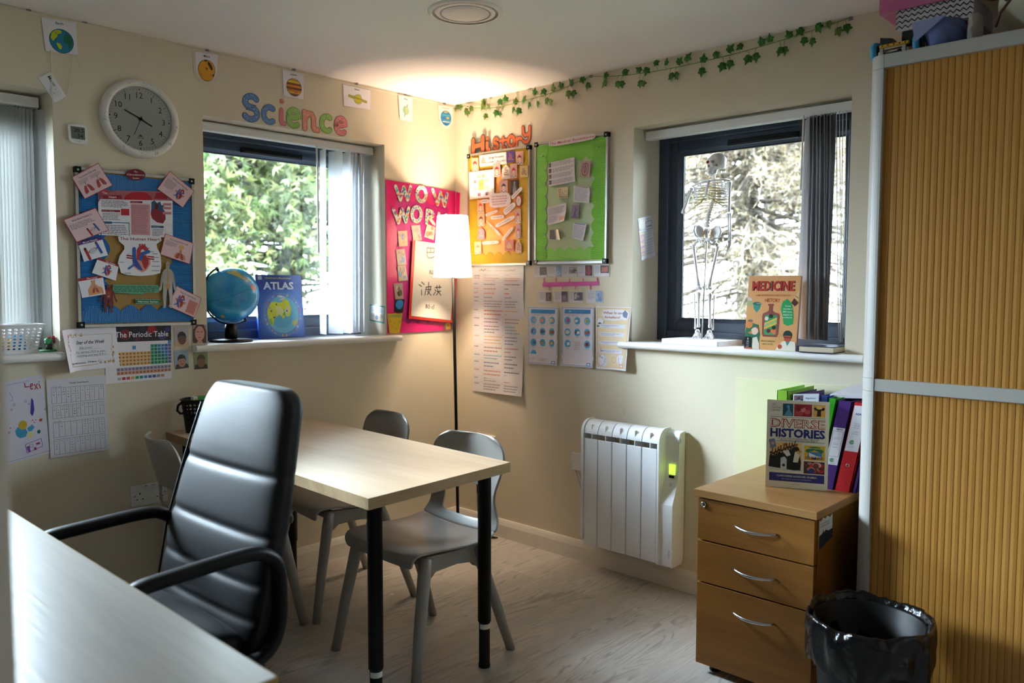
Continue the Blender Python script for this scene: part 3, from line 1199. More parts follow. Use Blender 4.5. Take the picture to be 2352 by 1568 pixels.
# ------------------------------------------------------------------ drawer pedestal
t = thing('drawer_pedestal', 'golden oak three-drawer pedestal with bow handles beside the cabinet', 'drawers', (-.34, -2.11, 0))
X0, Y0, Y1 = -.626, -1.905, -2.318
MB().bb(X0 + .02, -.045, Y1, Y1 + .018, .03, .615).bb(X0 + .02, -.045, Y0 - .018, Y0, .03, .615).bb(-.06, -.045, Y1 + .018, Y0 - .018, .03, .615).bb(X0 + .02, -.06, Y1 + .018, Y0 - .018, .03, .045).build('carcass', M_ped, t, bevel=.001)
MB().bb(X0 + .022, X0 + .03, Y1 + .004, Y0 - .004, .04, .612).build('shade_panel', M_dark, t)  # dark panel standing in for the shade in the gaps between drawers
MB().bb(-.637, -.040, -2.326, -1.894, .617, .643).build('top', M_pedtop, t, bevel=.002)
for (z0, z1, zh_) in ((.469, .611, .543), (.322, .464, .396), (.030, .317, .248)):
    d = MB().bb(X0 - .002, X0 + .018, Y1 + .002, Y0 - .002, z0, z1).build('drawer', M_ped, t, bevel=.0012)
    hb = MB()
    pts = []
    for i in range(15):
        a = i / 14
        k = math.sin(PI * a)
        pts.append((X0 - .004 - .026 * k ** .7, -2.046 - .149 * a, zh_ - .004 * k))
    hb.tube(pts, [.0032 + .0028 * math.sin(PI * i / 14) ** .5 for i in range(15)], 10)
    hb.build('handle', M_chrome, d)
    if z0 > .4:
        Ml = Matrix.Translation((X0 - .002, -1.929, .592)) @ Matrix.Rotation(-PI / 2, 4, 'Y')
        lk = MB().lathe([(0, .0), (.0105, 0), (.0105, .004), (.009, .006), (.0065, .006), (.0065, .0035), (0, .0035)], 20, Ml).build('lock', M_chrome, d)
        MB().box((X0 - .0058, -1.929, .592), (.001, .0018, .008)).build('keyhole', M_gasket, lk)
for (cx, cy) in ((X0 + .05, Y0 - .05), (X0 + .05, Y1 + .05), (-.09, Y0 - .05), (-.09, Y1 + .05)):
    MB().lathe([(0, 0), (.02, 0), (.02, .03), (0, .03)], 12, Matrix.Translation((cx, cy, 0))).build('foot', M_black, t)
# torn sticker on the pedestal's side
s = Sheet([(-.600, Y1 - .0002, .612), (-.498, Y1 - .0002, .612), (-.494, Y1 - .0002, .515), (-.600, Y1 - .0002, .512)], (0, -1, 0), 'c9cbc6', lift=.0006,
          shape=[(.0, .0), (1, .2), (1, .98), (.8, .9), (.62, 1), (.45, .93), (.3, 1), (.12, .9), (0, .95)])
s.poly([(0, 0), (1, .2), (1, .5), (.7, .48), (.5, .56), (.36, .50), (.30, .62), (.26, .5), (0, .45)], '23262e')
s.words(.1, .68, .9, .85, 2, '8d9290', seed=3)
s.build('sticker', M_paper, 'torn white and black sticker on the side of the drawer pedestal', 'sticker')

# ------------------------------------------------------------------ tambour cabinet
t = thing('tambour_cabinet', 'tall tambour cabinet with ribbed beech doors and grey frame', 'cabinet', (-.26, -2.9, 0))
CX, CY, CZ, CE = -.50, -2.388, 2.035, -3.45
MB().bb(CX + .045, -.02, CY - .02, CY, 0, CZ).bb(CX + .045, -.02, CE, CE + .02, 0, CZ).bb(-.04, -.02, CE + .02, CY - .02, 0, CZ).bb(CX + .02, -.02, CE, CY, 0, .05).bb(CX + .03, -.02, CE + .02, CY - .02, CZ - .02, CZ).build('carcass', M_cab, t)
R_ = .046


def post(z0, z1):
    pr = [(CX + R_, CY)]
    for i in range(11):
        a = PI / 2 * i / 10
        pr.append((CX + R_ - R_ * math.sin(a), CY - R_ + R_ * math.cos(a)))
    pr += [(CX + .022, CY - R_), (CX + .022, CY - .022), (CX + R_, CY - .022)]
    return MB().prism([Vector((x, y, z0)) for x, y in pr], (0, 0, z1 - z0))


for z0, z1 in ((.0, 1.0155), (1.0165, 1.0555), (1.0565, 1.9945), (1.9955, CZ)):
    o = post(z0, z1).build('corner_post', M_cab, t)
MB().bb(CX, CX + .03, CE, CY - R_ - .001, 1.9955, CZ).build('top_rail', M_cab, t, bevel=.0015)
MB().bb(CX + .002, CX + .03, CE, CY - R_ - .001, 1.017, 1.055).build('middle_rail', M_cab, t, bevel=.0015)
MB().bb(CX + .002, CX + .03, CE, CY - R_ - .001, 0, .06).build('plinth', M_cab, t, bevel=.0015)


def tambour(z0, z1):
    pr = []
    y = CY - R_ - .0005
    x0 = CX + .016
    pitch = .0186
    pr.append((x0 + .008, y))
    pr.append((x0 + .001, y))
    k = 0
    yy = y - .006
    while yy > CE + pitch:
        pr += [(x0 + .001, yy + .0012), (x0 + .003, yy + .0006), (x0 + .003, yy - .0006), (x0 + .0005, yy - .0014), (x0, yy - pitch * .5)]
        yy -= pitch
    pr += [(x0, CE + .0005), (x0 + .008, CE + .0005)]
    m = MB()
    a = [Vector((x, y_, z0)) for x, y_ in pr]
    b = [Vector((x, y_, z1)) for x, y_ in pr]
    n = len(pr)
    m.add(a + b, [(i, i + 1, n + i + 1, n + i) for i in range(n - 1)])
    return m


tambour(1.055, 1.996).build('door', M_tamb, t)
tambour(.058, 1.018).build('door', M_tamb, t)

# ------------------------------------------------------------------ waste bin and its bag
BX, BY = -.765, -2.535
t = thing('waste_bin', 'black waste bin standing between the pedestal and the cabinet', 'bin', (BX, BY, 0))
Mb = Matrix.Translation((BX, BY, 0))
MB().lathe([(0, .004), (.112, .004), (.115, 0), (.12, .006), (.146, .395), (.150, .402), (.146, .405), (.140, .398), (.116, .012), (0, .012)], 48, Mb).build('bucket', M_black, t)
M_bag = mat('black_bin_bag', '050506', rough=.2, var=.1, vscale=30, bump=.3, bscale=60, spec=.4)
m = MB()
prof = [(.118, .06), (.126, .16), (.133, .26), (.140, .34), (.146, .39), (.152, .414), (.1585, .424), (.1655, .418), (.169, .395), (.168, .365), (.166, .335), (.163, .300), (.160, .285)]
n = 96
vs, fs = [], []
for i, (r_, z) in enumerate(prof):
    for k in range(n):
        a = 2 * PI * k / n
        v = Vector((math.cos(a), math.sin(a), 0))
        q = mnoise.noise(Vector((v.x * 3.2, v.y * 3.2, z * 14)))
        q2 = mnoise.noise(Vector((v.x * 9 + 5, v.y * 9, z * 22)))
        amp = .006 + .010 * max(0, min(1, (i - 3) / 4))
        rr = r_ + q * amp + q2 * amp * .5
        if i <= 3:
            rr = min(rr, r_ + .001) - .002
        cr = 1 - abs(mnoise.noise(Vector((v.x * 5 + z * 30, v.y * 5, z * 9)))) * 2.2
        rr += max(0, cr) ** 3 * .007 * max(0, min(1, (i - 3) / 3))
        if i >= 6:
            rr = max(rr, .1535 + .002 * (i % 2))
        zz = z + (.022 * mnoise.noise(Vector((v.x * 1.6, v.y * 1.6, 3.3))) + .008 * q2) * max(0, min(1, (i - 2) / 4))
        if i >= 10:
            zz += .03 * mnoise.noise(Vector((v.x * 2.2, v.y * 2.2, 9))) * (i - 9) / 3
        vs.append((BX + v.x * rr, BY + v.y * rr, zz))
for i in range(len(prof) - 1):
    for k in range(n):
        fs.append((i * n + k, i * n + (k + 1) % n, (i + 1) * n + (k + 1) % n, (i + 1) * n + k))
fs.append(tuple(range(n - 1, -1, -1)))
m.add(vs, fs, smooth=True)
m.build('bin_bag', M_bag, None, 'shiny black bin bag folded over the rim of the waste bin', 'bag', sub=1)

# ------------------------------------------------------------------ radiator
t = thing('electric_radiator', 'white electric radiator on the wall beside the drawer pedestal', 'radiator', (-.05, -1.2, .12))
fx, bx_ = -.105, -.028
yl, yr = -.984, -1.400
nf = 5
pw_ = (yl - .012 - yr) / nf
for k in range(nf):
    a = yl - .012 - k * pw_
    b = a - pw_ + .004
    zb = .128
    fn = MB()
    # front panel, with the open grille above it
    fn.bb(fx, fx + .012, b, a, zb, .632)
    fn.bb(fx + .012, bx_, (a + b) / 2 - .004, (a + b) / 2 + .004, zb + .02, .70)
    # curved top cap
    cap = []
    for i in range(9):
        g = PI / 2 * i / 8
        cap.append(Vector((fx + .052 - .052 * math.cos(g) * 1.0, a, .655 + .06 * math.sin(g))))
    cap += [Vector((bx_, a, .715)), Vector((bx_, a, .700)), Vector((fx + .05, a, .700)), Vector((fx + .025, a, .690)), Vector((fx + .012, a, .672))]
    fn.prism(cap, (0, b - a, 0))
    # slats of the grille
    fn.bb(fx + .003, fx + .012, b, a, .664, .669)
    for q in (a - pw_ * .5,):
        fn.bb(fx + .002, fx + .03, q - .003, q + .003, .630, .70)
    fo = fn.build('fin', M_white, t, bevel=.0035)


def side(y0, y1, z0, z1, xf=fx - .004):
    pr = []
    for i in range(9):
        g = PI / 2 * i / 8
        pr.append(Vector((xf + .055 - .055 * math.cos(g), y0, z1 - .06 + .06 * math.sin(g))))
    pr += [Vector((bx_ + .012, y0, z1)), Vector((bx_ + .012, y0, z0)), Vector((xf + .006, y0, z0)), Vector((xf, y0, z0 + .008))]
    return MB().prism(pr, (0, y1 - y0, 0))


side(yl + .004, yl - .010, .150, .718).build('side_panel', M_white, t, bevel=.003)
side(yr, yr - .010, .122, .722).build('side_panel', M_white, t, bevel=.003)
# control housing on the right: full depth below, scooped away above
ho = MB()
pr = [(fx + .004, .122), (fx + .004, .395), (fx + .022, .44), (fx + .046, .50), (fx + .052, .56), (fx + .052, .69), (fx + .06, .705), (-.006, .712), (-.006, .150), (-.02, .122)]
ho.prism([Vector((x, yr - .010, z)) for x, z in pr], (0, -.066, 0))
hob = ho.build('control_housing', M_white, t, bevel=.006, bseg=3)
M_lcd = bpy.data.materials.new('lit_green_display')
M_lcd.use_nodes = True
_p = M_lcd.node_tree.nodes['Principled BSDF']
_p.inputs['Base Color'].default_value = (.4, .9, .05, 1)
_p.inputs['Emission Color'].default_value = (.55, 1.0, .08, 1)
_p.inputs['Emission Strength'].default_value = .75
d = Vector((.006, 0, .06)).normalized()
c0 = Vector((fx + .0495, yr - .045, .538))
MB().bb(fx + .046, fx + .0525, yr - .060, yr - .030, .522, .566).build('display', M_lcd, hob)
MB().bb(fx + .040, fx + .050, yr - .056, yr - .034, .508, .518).build('button', M_black, hob)
MB().ell((fx + .034, yr - .045, .480), (.004, .007, .008)).build('button', M_wplas, hob)
s = Sheet([(fx - .0002, yr - .074, .235), (fx - .0002, yr - .074, .135), (fx - .0002, yr - .012, .135), (fx - .0002, yr - .012, .235)][::1], NB, base=False, lift=-.0036)
s = Sheet([(fx + .0038, yr - .052, .138), (fx + .0038, yr - .052, .225), (fx + .0038, yr - .070, .225), (fx + .0038, yr - .070, .138)], NB, base=False, lift=.0004)
s.text('rointe', .5, .2, .62, '8e9296', 1, 'c')
s.build('lettering', M_paper, parent=hob)
Mv = Matrix.Translation((-.05, yr - .0762, .672)) @ Matrix.Rotation(PI / 2, 4, 'X')
MB().lathe([(.011, 0), (.011, .001), (.009, .001), (.009, 0)], 20, Mv).box((-.05, yr - .0767, .672), (.002, .001, .02), rot('Y', 45)).build('emblem', mat('grey_print', '9a9a9c'), hob)
# ------------------------------------------------------------------ floor lamp
t = thing('floor_lamp', 'slim black floor lamp with a lit white shade in the corner', 'lamp', (-.172, -.2, 0))
MB().lathe([(0, 0), (.125, 0), (.125, .012), (.118, .018), (.02, .022), (0, .022)], 40, Matrix.Translation((-.172, -.2, 0))).build('base', M_black, t)
MB().tube([(-.172, -.2, .018), (-.186, -.2, .69), (-.206, -.2, 1.50)], .0085, 12).build('pole', M_black, t)
mm, n_, l_, p_ = newmat('lamp_shade_fabric')
n_.remove(p_)
di = n_.new('ShaderNodeBsdfDiffuse')
di.inputs[0].default_value = (.86, .83, .78, 1)
tr_ = n_.new('ShaderNodeBsdfTranslucent')
tr_.inputs[0].default_value = (.92, .88, .80, 1)
mx_ = n_.new('ShaderNodeMixShader')
mx_.inputs[0].default_value = .8
l_.new(di.outputs[0], mx_.inputs[1])
l_.new(tr_.outputs[0], mx_.inputs[2])
em_ = n_.new('ShaderNodeEmission')
em_.inputs[0].default_value = (1, .93, .82, 1)
em_.inputs[1].default_value = .4  # added glow standing in for bulb light passing through the fabric
ad_ = n_.new('ShaderNodeAddShader')
l_.new(mx_.outputs[0], ad_.inputs[0])
l_.new(em_.outputs[0], ad_.inputs[1])
l_.new(ad_.outputs[0], n_['Material Output'].inputs[0])
LX, LY = -.207, -.2
Ms = Matrix.Translation((LX, LY, 0))
sh = MB().lathe([(.1005, 1.386), (.0795, 1.703)], 48, Ms).build('lamp_shade', mm, t)
for zz, rr in ((1.386, .1008), (1.700, .0802)):
    MB().tube([(LX + rr * math.cos(2 * PI * i / 40), LY + rr * math.sin(2 * PI * i / 40), zz) for i in range(40)], .0016, 6, closed=True).build('trim_ring', M_tape, sh)
MB().tube([(LX, LY, 1.50), (LX, LY, 1.535)], .014, 12).build('bulb_holder', M_black, t)
mb_, n_, l_, p_ = newmat('lit_bulb')
p_.inputs['Base Color'].default_value = (1, .9, .75, 1)
p_.inputs['Emission Color'].default_value = (1, .82, .58, 1)
p_.inputs['Emission Strength'].default_value = 8
MB().ell((LX, LY, 1.568), (.026, .026, .034)).build('bulb', mb_, t)
ld = bpy.data.lights.new('lamp_light', 'POINT')
ld.energy = LAMP_W = 66
ld.color = (1, .76, .52)
ld.shadow_soft_size = .034
lo = bpy.data.objects.new('lamp_light', ld)
lo.location = (LX, LY, 1.575)
lo.visible_camera = True
COL.objects.link(lo)
lo.parent = t
lo.location = Vector((LX, LY, 1.575)) - Vector(t.location)

# ------------------------------------------------------------------ ceiling fitting
M_pinkw = mat('off_white_fitting', 'e2d8d4', rough=.5)
t = thing('ceiling_light', 'round recessed white ceiling light, switched off', 'light', (-1.0, -1.14, H))
Mc = Matrix.Translation((-1.003, -1.139, H)) @ Matrix.Rotation(PI, 4, 'X')
MB().lathe([(.135, 0), (.134, .004), (.125, .008), (.118, .008), (.115, .003), (.112, .003), (.112, 0)], 64, Mc).build('rim', M_pinkw, t)
MB().lathe([(.114, .002), (.114, .006), (.092, .008), (.090, .0045), (.088, .0045), (.088, .002)], 64, Mc).build('inner_ring', M_pinkw, t)
MB().lathe([(.120, .0082), (.1135, .0082)], 64, Mc).lathe([(.0915, .0086), (.0875, .0086)], 64, Mc).build('painted_shade_ring', mat('ring_shade_grey', '5a5452'), t)  # flat grey rings painted over the joints as their shade
MB().lathe([(.0885, .003), (.086, .008), (.05, .0105), (0, .011)], 64, Mc).build('diffuser', M_pinkw, t)

# ------------------------------------------------------------------ sockets, switch box, cables


def socket(name, label, c, ax, wide, gangs, plug=None):
    """ax: 'A' on the back wall, 'B' on the right wall"""
    c = Vector(c)
    u, nrm = (Vector((1, 0, 0)), NA) if ax == 'A' else (Vector((0, -1, 0)), NB)
    up = Vector((0, 0, 1))
    Rm = Matrix((u, -nrm, up)).transposed()
    t = thing(name, label, 'socket', c)
    MB().box(c + nrm * .0045, (wide, .009, .086), Rm).build('plate', M_wplas, t, bevel=.003)
    for g in gangs:
        g0 = c + u * g
        h = MB()
        for (a, b, w_, hh) in ((0, .012, .004, .008), (-.011, -.011, .006, .004), (.011, -.011, .006, .004)):
            h.box(g0 + u * a + up * (b - .004) + nrm * .0092, (w_, .0008, hh), Rm)
        h.build('pin_hole', M_gasket, t)
        sw = g0 + u * (-.026 if g > 0 else .026)
        r = MB().box(sw + up * .022 + nrm * .0115, (.013, .006, .022), Rm @ rot('X', 8)).build('rocker_switch', M_wplas, t, bevel=.001)
        MB().box(sw + up * .036 + nrm * .0094, (.007, .0008, .003), Rm).build('marking', mat('red_mark', 'b0302a'), r)
    return t


t = socket('wall_socket', 'white double wall socket on the back wall beside the office chair', (-1.712, 0, .488), 'A', .147, (-.040, .040))
for s_ in (-.06, .06):
    MB().ell((-1.712 + s_, -.0092, .488), (.0032, .0012, .0032), 10, 6).build('screw', M_chrome, t)
t = socket('wall_socket', 'white double wall socket with a black plug behind the grey chair', (0, -.240, .495), 'B', .147, (-.040, .040))
t = thing('plug', 'black plug pushed into the wall socket behind the chair', 'plug', (-.02, -.2, .49))
MB().bb(-.045, -.0095, -.222, -.178, .468, .515).build('plug_body', M_black, t, bevel=.006)
MB().tube([(-.03, -.2, .47), (-.035, -.2, .42), (-.03, -.20, .25), (-.035, -.22, .05), (-.05, -.24, .008), (-.085, -.30, .006), (-.062, -.36, .006), (-.045, -.37, .006), (-.05, -.34, .006), (-.10, -.25, .006), (-.13, -.22, .006)], .0035, 8).build('cord', M_black, t)
t = thing('fused_switch', 'white fused switch box on the wall behind the radiator edge', 'switch', (0, -.885, .485))
MB().bb(-.010, 0, -.928, -.842, .442, .528).build('plate', M_wplas, t, bevel=.003)
MB().bb(-.0125, -.0095, -.905, -.885, .478, .500).build('rocker_switch', M_wplas, t, bevel=.001)
MB().ell((-.0102, -.853, .485), (.0012, .003, .003), 10, 6).build('screw', M_chrome, t)
for k in range(2):
    MB().tube([(-.004, -.858 - .02 * k, .444), (-.008, -.872 - .02 * k, .41), (-.01, -.90 - .02 * k, .36), (-.02, -.96, .27)], .0028, 8).build('flex', M_wplas, t)
# clip with a little label on the wall above the radiator
# painted-over board on the wall behind the pedestal
M_panel = mat('primrose_board', 'dad4b2', rough=.65, var=.02, vscale=4, bump=.03, bscale=180)
t = MB().bb(-.006, 0, -2.36, -1.711, .10, .965).build('wall_board', M_panel, None, 'pale primrose board fixed to the wall behind the folders', 'board', bevel=.001)
# ================================================================== things on the back wall
def cropper(ox, oy, s):
    return lambda *pts: [(ox + x / s, oy + y / s) for x, y in pts]


M_hook = mat('grey_adhesive_hook', '7f858c', rough=.4)
M_cord = mat('white_thread', 'e6e1d6', rough=.8)
INK = '26262b'
GREYINK = '8b8892'

# ------------------------------------------------------------------ planet string
pts = [A(-60, -2, -.004), A(65, 26, -.006), A(130, 44, -.004), A(194, 54, -.006), A(330, 86, -.004), A(475, 120, -.006), A(570, 142, -.004), A(674, 165, -.006), A(818, 197, -.006), A(931, 221, -.006), A(1020, 241, -.006)]
MB().tube(pts, .0014, 6).build('cord', M_cord, None, 'thin pale thread strung along the top of the back wall for planet cards', 'cord')
for (x, y, lab) in ((65, 23, 'grey hook left of the Earth card'), (194, 51, 'grey hook right of the Earth card'), (475, 115, 'grey hook above the Mars card'), (674, 160, 'grey hook above the Jupiter card'),
                    (818, 192, 'grey hook above the Saturn card'), (931, 216, 'grey hook above the Uranus card'), (1020, 238, 'grey hook above the Neptune card')):
    p = A(x, y)
    h = MB().box(p + NA * .003, (.016, .006, .011)).tube([p + Vector((0, -.005, .002)), p + Vector((0, -.012, -.001)), p + Vector((0, -.012, .004))], .002, 6)
    h.build('wall_hook', M_hook, None, 'small ' + lab + ' on the thread', 'hook', 'hooks along the planet thread', bevel=.002)


def planet(label, corners, title, shape=None, lift=.004, ang=0, th=.075, tv=.86):
    s = Sheet(qa(*corners), NA, 'e9e6ef', lift=lift, shape=shape)
    if title:
        s.text(title, .5, tv, th, INK, 3, 'c', bold=.015)
    return s


G = 'planet cards hung from the thread'
s = planet('', [(94, 40), (174, 53), (178, 127), (104, 117)], 'Earth')
cu, cv, ru, rv = .52, .36, .36, .36
s.disc(cu, cv, ru + .012, '1b2530', 1, rv + .012, 40).disc(cu, cv, ru, '1f7aa0', 2, rv, 40)
s.poly([(.20, .42), (.24, .58), (.36, .68), (.50, .70), (.56, .64), (.50, .58), (.42, .56), (.40, .48), (.32, .40), (.27, .33)], 'c5cf2a', 3)
s.poly([(.36, .30), (.46, .28), (.52, .20), (.48, .10), (.42, .12), (.37, .22)], 'c5cf2a', 3)
s.poly([(.62, .56), (.72, .60), (.82, .50), (.86, .36), (.82, .22), (.74, .16), (.70, .28), (.60, .34), (.58, .44)], '1d6a4a', 3)
s.line([(.32, .64), (.38, .60), (.36, .56), (.44, .62)], .012, '4d5a22', 4)
s.build('planet_card', M_paper, 'white card with a coloured-in Earth hanging from the thread', 'card', G)
s = Sheet(qa((116, 165), (152, 222), (126, 236), (87, 179)), NA, 'ece9f2', lift=.003)
s.text('Moon', .30, .58, .24, INK, 2, 'c', bold=.01)
s.disc(.66, .48, .20, 'b9b7c4', 1, .38).disc(.66, .48, .19, 'e6e3ec', 2, .365)
for a, b, c in ((.6, .55, .03), (.7, .35, .05), (.72, .6, .02)):
    s.disc(a, b, c, 'd0ced8', 3)
s.build('planet_card', M_paper, 'small tilted white Moon card dangling on wool below Earth', 'card', G)
for (P_, lab) in (([(117, 115), (118, 140), (119, 175), (121, 225), (124, 274)], 'long white wool strand hanging straight from the Earth card past the Moon'), ([(168, 126), (166, 150), (160, 190), (152, 216)], 'white wool strand from the Earth card right corner to the Moon'),
                  ([(169, 126), (176, 129), (182, 142), (187, 154)], 'short curled wool end at the right corner of the Earth card')):
    MB().tube([A(x, y, -.008) for x, y in P_], .0017, 6).build('wool_strand', M_cord, None, lab, 'string')
ushape = [(0, 1), (0, .42)] + [(.5 - .5 * math.cos(PI * i / 14), .40 - .40 * math.sin(PI * i / 14)) for i in range(15)] + [(1, .42), (1, 1)]
s = Sheet(qa((441, 117), (506, 127), (501, 198), (446, 189)), NA, 'd9cdb8', lift=.0025, shape=ushape)
s.poly([(.5 + (a - .5) * .80, .5 + (b - .5) * .88 + .05) for a, b in ushape], 'e9e6ef', 2)
s.text('Mars', .5, .86, .075, INK, 4, 'c', bold=.015)
s.disc(.5, .44, .335, '3d3020', 3, .345, 36).disc(.5, .44, .32, 'dd9c27', 4, .33, 36)
s.poly([(.52, .74), (.62, .70), (.70, .60), (.74, .50), (.68, .46), (.60, .56), (.54, .64)], '4e2b30', 5).poly([(.40, .76), (.52, .77), (.50, .72), (.42, .72)], '4e2b30', 5)
s.poly([(.44, .54), (.52, .52), (.54, .44), (.50, .46)], '5a3430', 5).poly([(.72, .34), (.80, .36), (.78, .28), (.73, .28)], '5a2b30', 5)
s.poly([(.20, .36), (.28, .26), (.36, .20), (.30, .30)], 'c8742a', 5).poly([(.66, .26), (.70, .40), (.68, .24)], 'd1552a', 5)
s.build('planet_card', M_paper, 'round-bottomed card with an orange coloured-in Mars', 'card', G)
s = planet('', [(648, 160), (697, 171), (696, 229), (651, 220)], 'Jupiter')
s.disc(.52, .40, .38, '3a2a24', 1, .345, 36)
for i in range(8):
    y0, y1 = .40 - .33 + .66 * i / 8, .40 - .33 + .66 * (i + 1) / 8
    k = []
    for yy in (y0, y1):
        k.append(.365 * math.sqrt(max(0, 1 - ((yy - .40) / .332) ** 2)))
    s.poly([(.52 - k[0], y0), (.52 + k[0], y0), (.52 + k[1], y1), (.52 - k[1], y1)], ('6b3b30', 'd3a72c', 'c9762c', '6a4030', 'd2852f', '75402f', 'd9bd35', 'c98f30')[i], 2)
s.disc(.60, .24, .09, 'cf6a48', 3, .06)
s.build('planet_card', M_paper, 'white card with a brown and yellow striped Jupiter', 'card', G)
s = planet('', [(787, 194), (850, 208), (849, 252), (789, 243)], 'Saturn', th=.085)
s.line([(.20, .52), (.84, .36)], .08, 'a98b2e', 2).line([(.22, .515), (.82, .365)], .03, '9bb04a', 3)
s.disc(.53, .42, .155, '8b8f3a', 4, .235, 30).disc(.53, .42, .145, 'bdb83c', 5, .222, 30)
s.line([(.40, .48), (.66, .43)], .03, '8a7a28', 6).rect(.42, .34, .64, .38, 'd2b12c', 6).rect(.42, .25, .62, .29, '9dae48', 6)
s.build('planet_card', M_paper, 'white card with a yellow-green ringed Saturn', 'card', G)
s = planet('', [(914, 217), (947, 225), (946, 281), (917, 275)], 'Uranus', th=.05)
s.line([(.38, .18), (.62, .66)], .06, '8d8f96', 1).disc(.5, .42, .22, '8f9a6c', 2, .165, 28).disc(.5, .42, .205, '9fc7a0', 3, .155, 28).rect(.47, .30, .55, .54, 'cfd38f', 4)
s.build('planet_card', M_paper, 'narrow white card with a pale green Uranus', 'card', G)
s = Sheet(qa((1005, 241), (1039, 246), (1037, 296), (1009, 292)), NA, 'efece6', lift=.004, shape=ushape)
s.text('Neptune', .5, .87, .06, INK, 3, 'c', width=.5)
s.disc(.52, .44, .40, '1e3f6a', 1, .345, 36).disc(.52, .44, .38, '2f8cc0', 2, .33, 36)
s.rect(.2, .40, .84, .46, '2a6fb0', 3).rect(.26, .26, .80, .30, 'dfe3e0', 3).rect(.24, .55, .82, .60, '57a9cc', 3).poly([(.34, .70), (.5, .76), (.68, .71), (.5, .68)], 'd7b43a', 3)
s.disc(.64, .46, .12, 'd6b63c', 4, .05).poly([(.30, .22), (.5, .125), (.74, .22), (.5, .2)], '2c55a0', 3)
s.build('planet_card', M_paper, 'round-bottomed card with a blue Neptune beside the corner', 'card', G)

# ------------------------------------------------------------------ wall clock
CC = Vector((-1.711, 0, 1.997))
t = thing('wall_clock', 'round white wall clock with scuffed rim above the blue board', 'clock', CC)
Mk = Matrix.Translation(CC) @ Matrix.Rotation(PI / 2, 4, 'X')
M_rim = mat('scuffed_white_plastic', 'dfdcd8', rough=.38, var=.03, vscale=40)
MB().lathe([(.150, 0), (.1535, .006), (.1535, .016), (.150, .026), (.143, .032), (.134, .033), (.127, .030), (.1235, .022), (.1235, .012)], 72, Mk).build('rim', M_rim, t)
f = Sheet([CC + Vector((a * .124, -.011, b * .124)) for a, b in ((-1, 1), (1, 1), (1, -1), (-1, -1))], NA, base=False, lift=.001)
f.disc(.5, .5, .5, 'f2f4ec', 0, n=72)
for i in range(60):
    a = PI / 2 - 2 * PI * i / 60
    r1, r2 = (.475, .445) if i % 5 else (.478, .43)
    if i % 15 == 0:
        f.disc(.5 + .465 * math.cos(a), .5 + .465 * math.sin(a), .011, INK, 1)
    else:
        f.line([(.5 + r1 * math.cos(a), .5 + r1 * math.sin(a)), (.5 + r2 * math.cos(a), .5 + r2 * math.sin(a))], .005 if i % 5 else .008, '55585a', 1, round_=False)
for i in range(1, 13):
    a = PI / 2 - 2 * PI * i / 12
    f.text(str(i), .5 + .375 * math.cos(a), .5 + .375 * math.sin(a) - .047, .094, '1a1b1c', 1, 'c')
f.poly([(.465, .225), (.535, .225), (.5, .26)], '9c2a30', 2).text('ACTIM', .5, .19, .026, INK, 2)
f.mb.build('dial', M_paper, t)


def hand(deg, L, w, tail, z, name):
    a = math.radians(90 - deg)
    d = Vector((math.cos(a), 0, math.sin(a)))
    q = Vector((-d.z, 0, d.x))
    o = CC + NA * z
    m = MB().prism([o - d * tail - q * w, o + d * L - q * w * .75, o + d * L + q * w * .75, o - d * tail + q * w], NA * .0012)
    return m.build(name, M_black, t)


hand(117, .050, .0030, .012, .0150, 'hour_hand')
hand(294, .068, .0026, .012, .0170, 'minute_hand')
hand(203, .072, .0010, .012, .0190, 'second_hand')
MB().lathe([(0, .008), (.0062, .008), (.0062, .0215), (0, .0215)], 20, Mk).build('hub', M_black, t)
mg, ng, lg_, pg = newmat('clock_glass')
ng.remove(pg)
tg = ng.new('ShaderNodeBsdfTransparent')
gg = ng.new('ShaderNodeBsdfGlossy')
gg.inputs['Roughness'].default_value = .02
fg = ng.new('ShaderNodeFresnel')
mxg = ng.new('ShaderNodeMixShader')
lg_.new(fg.outputs[0], mxg.inputs[0])
lg_.new(tg.outputs[0], mxg.inputs[1])
lg_.new(gg.outputs[0], mxg.inputs[2])
lg_.new(mxg.outputs[0], ng['Material Output'].inputs[0])
MB().lathe([(.124, .0225), (0, .0225)], 48, Mk).build('glass', mg, t)
# pen marks and scuffs on the rim
sc_ = Sheet([CC + Vector((a * .16, -.0335, b * .16)) for a, b in ((-1, 1), (1, 1), (1, -1), (-1, -1))], NA, base=False, lift=0)
for tx, dg in (('23', 158), ('5', 212), ('3', 96), ('10', 128)):
    a = math.radians(90 - dg)
    sc_.text(tx, .5 + .43 * math.cos(a), .5 + .43 * math.sin(a) - .02, .034, '6f6e6c', 1)
R_ = random.Random(4)
for dg in (5, 12, 30, 100, 178, 183, 240, 268, 262, 300, 345):
    a = math.radians(90 - dg)
    for _ in range(3):
        x, y = .5 + .43 * math.cos(a) + R_.uniform(-.025, .025), .5 + .43 * math.sin(a) + R_.uniform(-.02, .02)
        sc_.line([(x, y), (x + R_.uniform(-.03, .03), y + R_.uniform(-.02, .02))], .004, '9a9894', 1, round_=False)
sc_.mb.build('scuff_mark', M_paper, t)

# ------------------------------------------------------------------ thermometer
q = qa((153, 284), (197, 290), (198, 333), (157, 327))
s = Sheet(q, NA, base=False, lift=0)
t = thing('digital_thermometer', 'white digital room thermometer left of the wall clock', 'thermometer', A(176, 308))


def rrect(r, n=6, k=1.):
    o = []
    for (cx, cy, a0) in ((1 - r, 1 - r * k, 0), (r, 1 - r * k, 90), (r, r * k, 180), (1 - r, r * k, 270)):
        for i in range(n + 1):
            a = math.radians(a0 + 90 * i / n)
            o.append((cx + r * math.cos(a), cy + r * k * math.sin(a)))
    return o


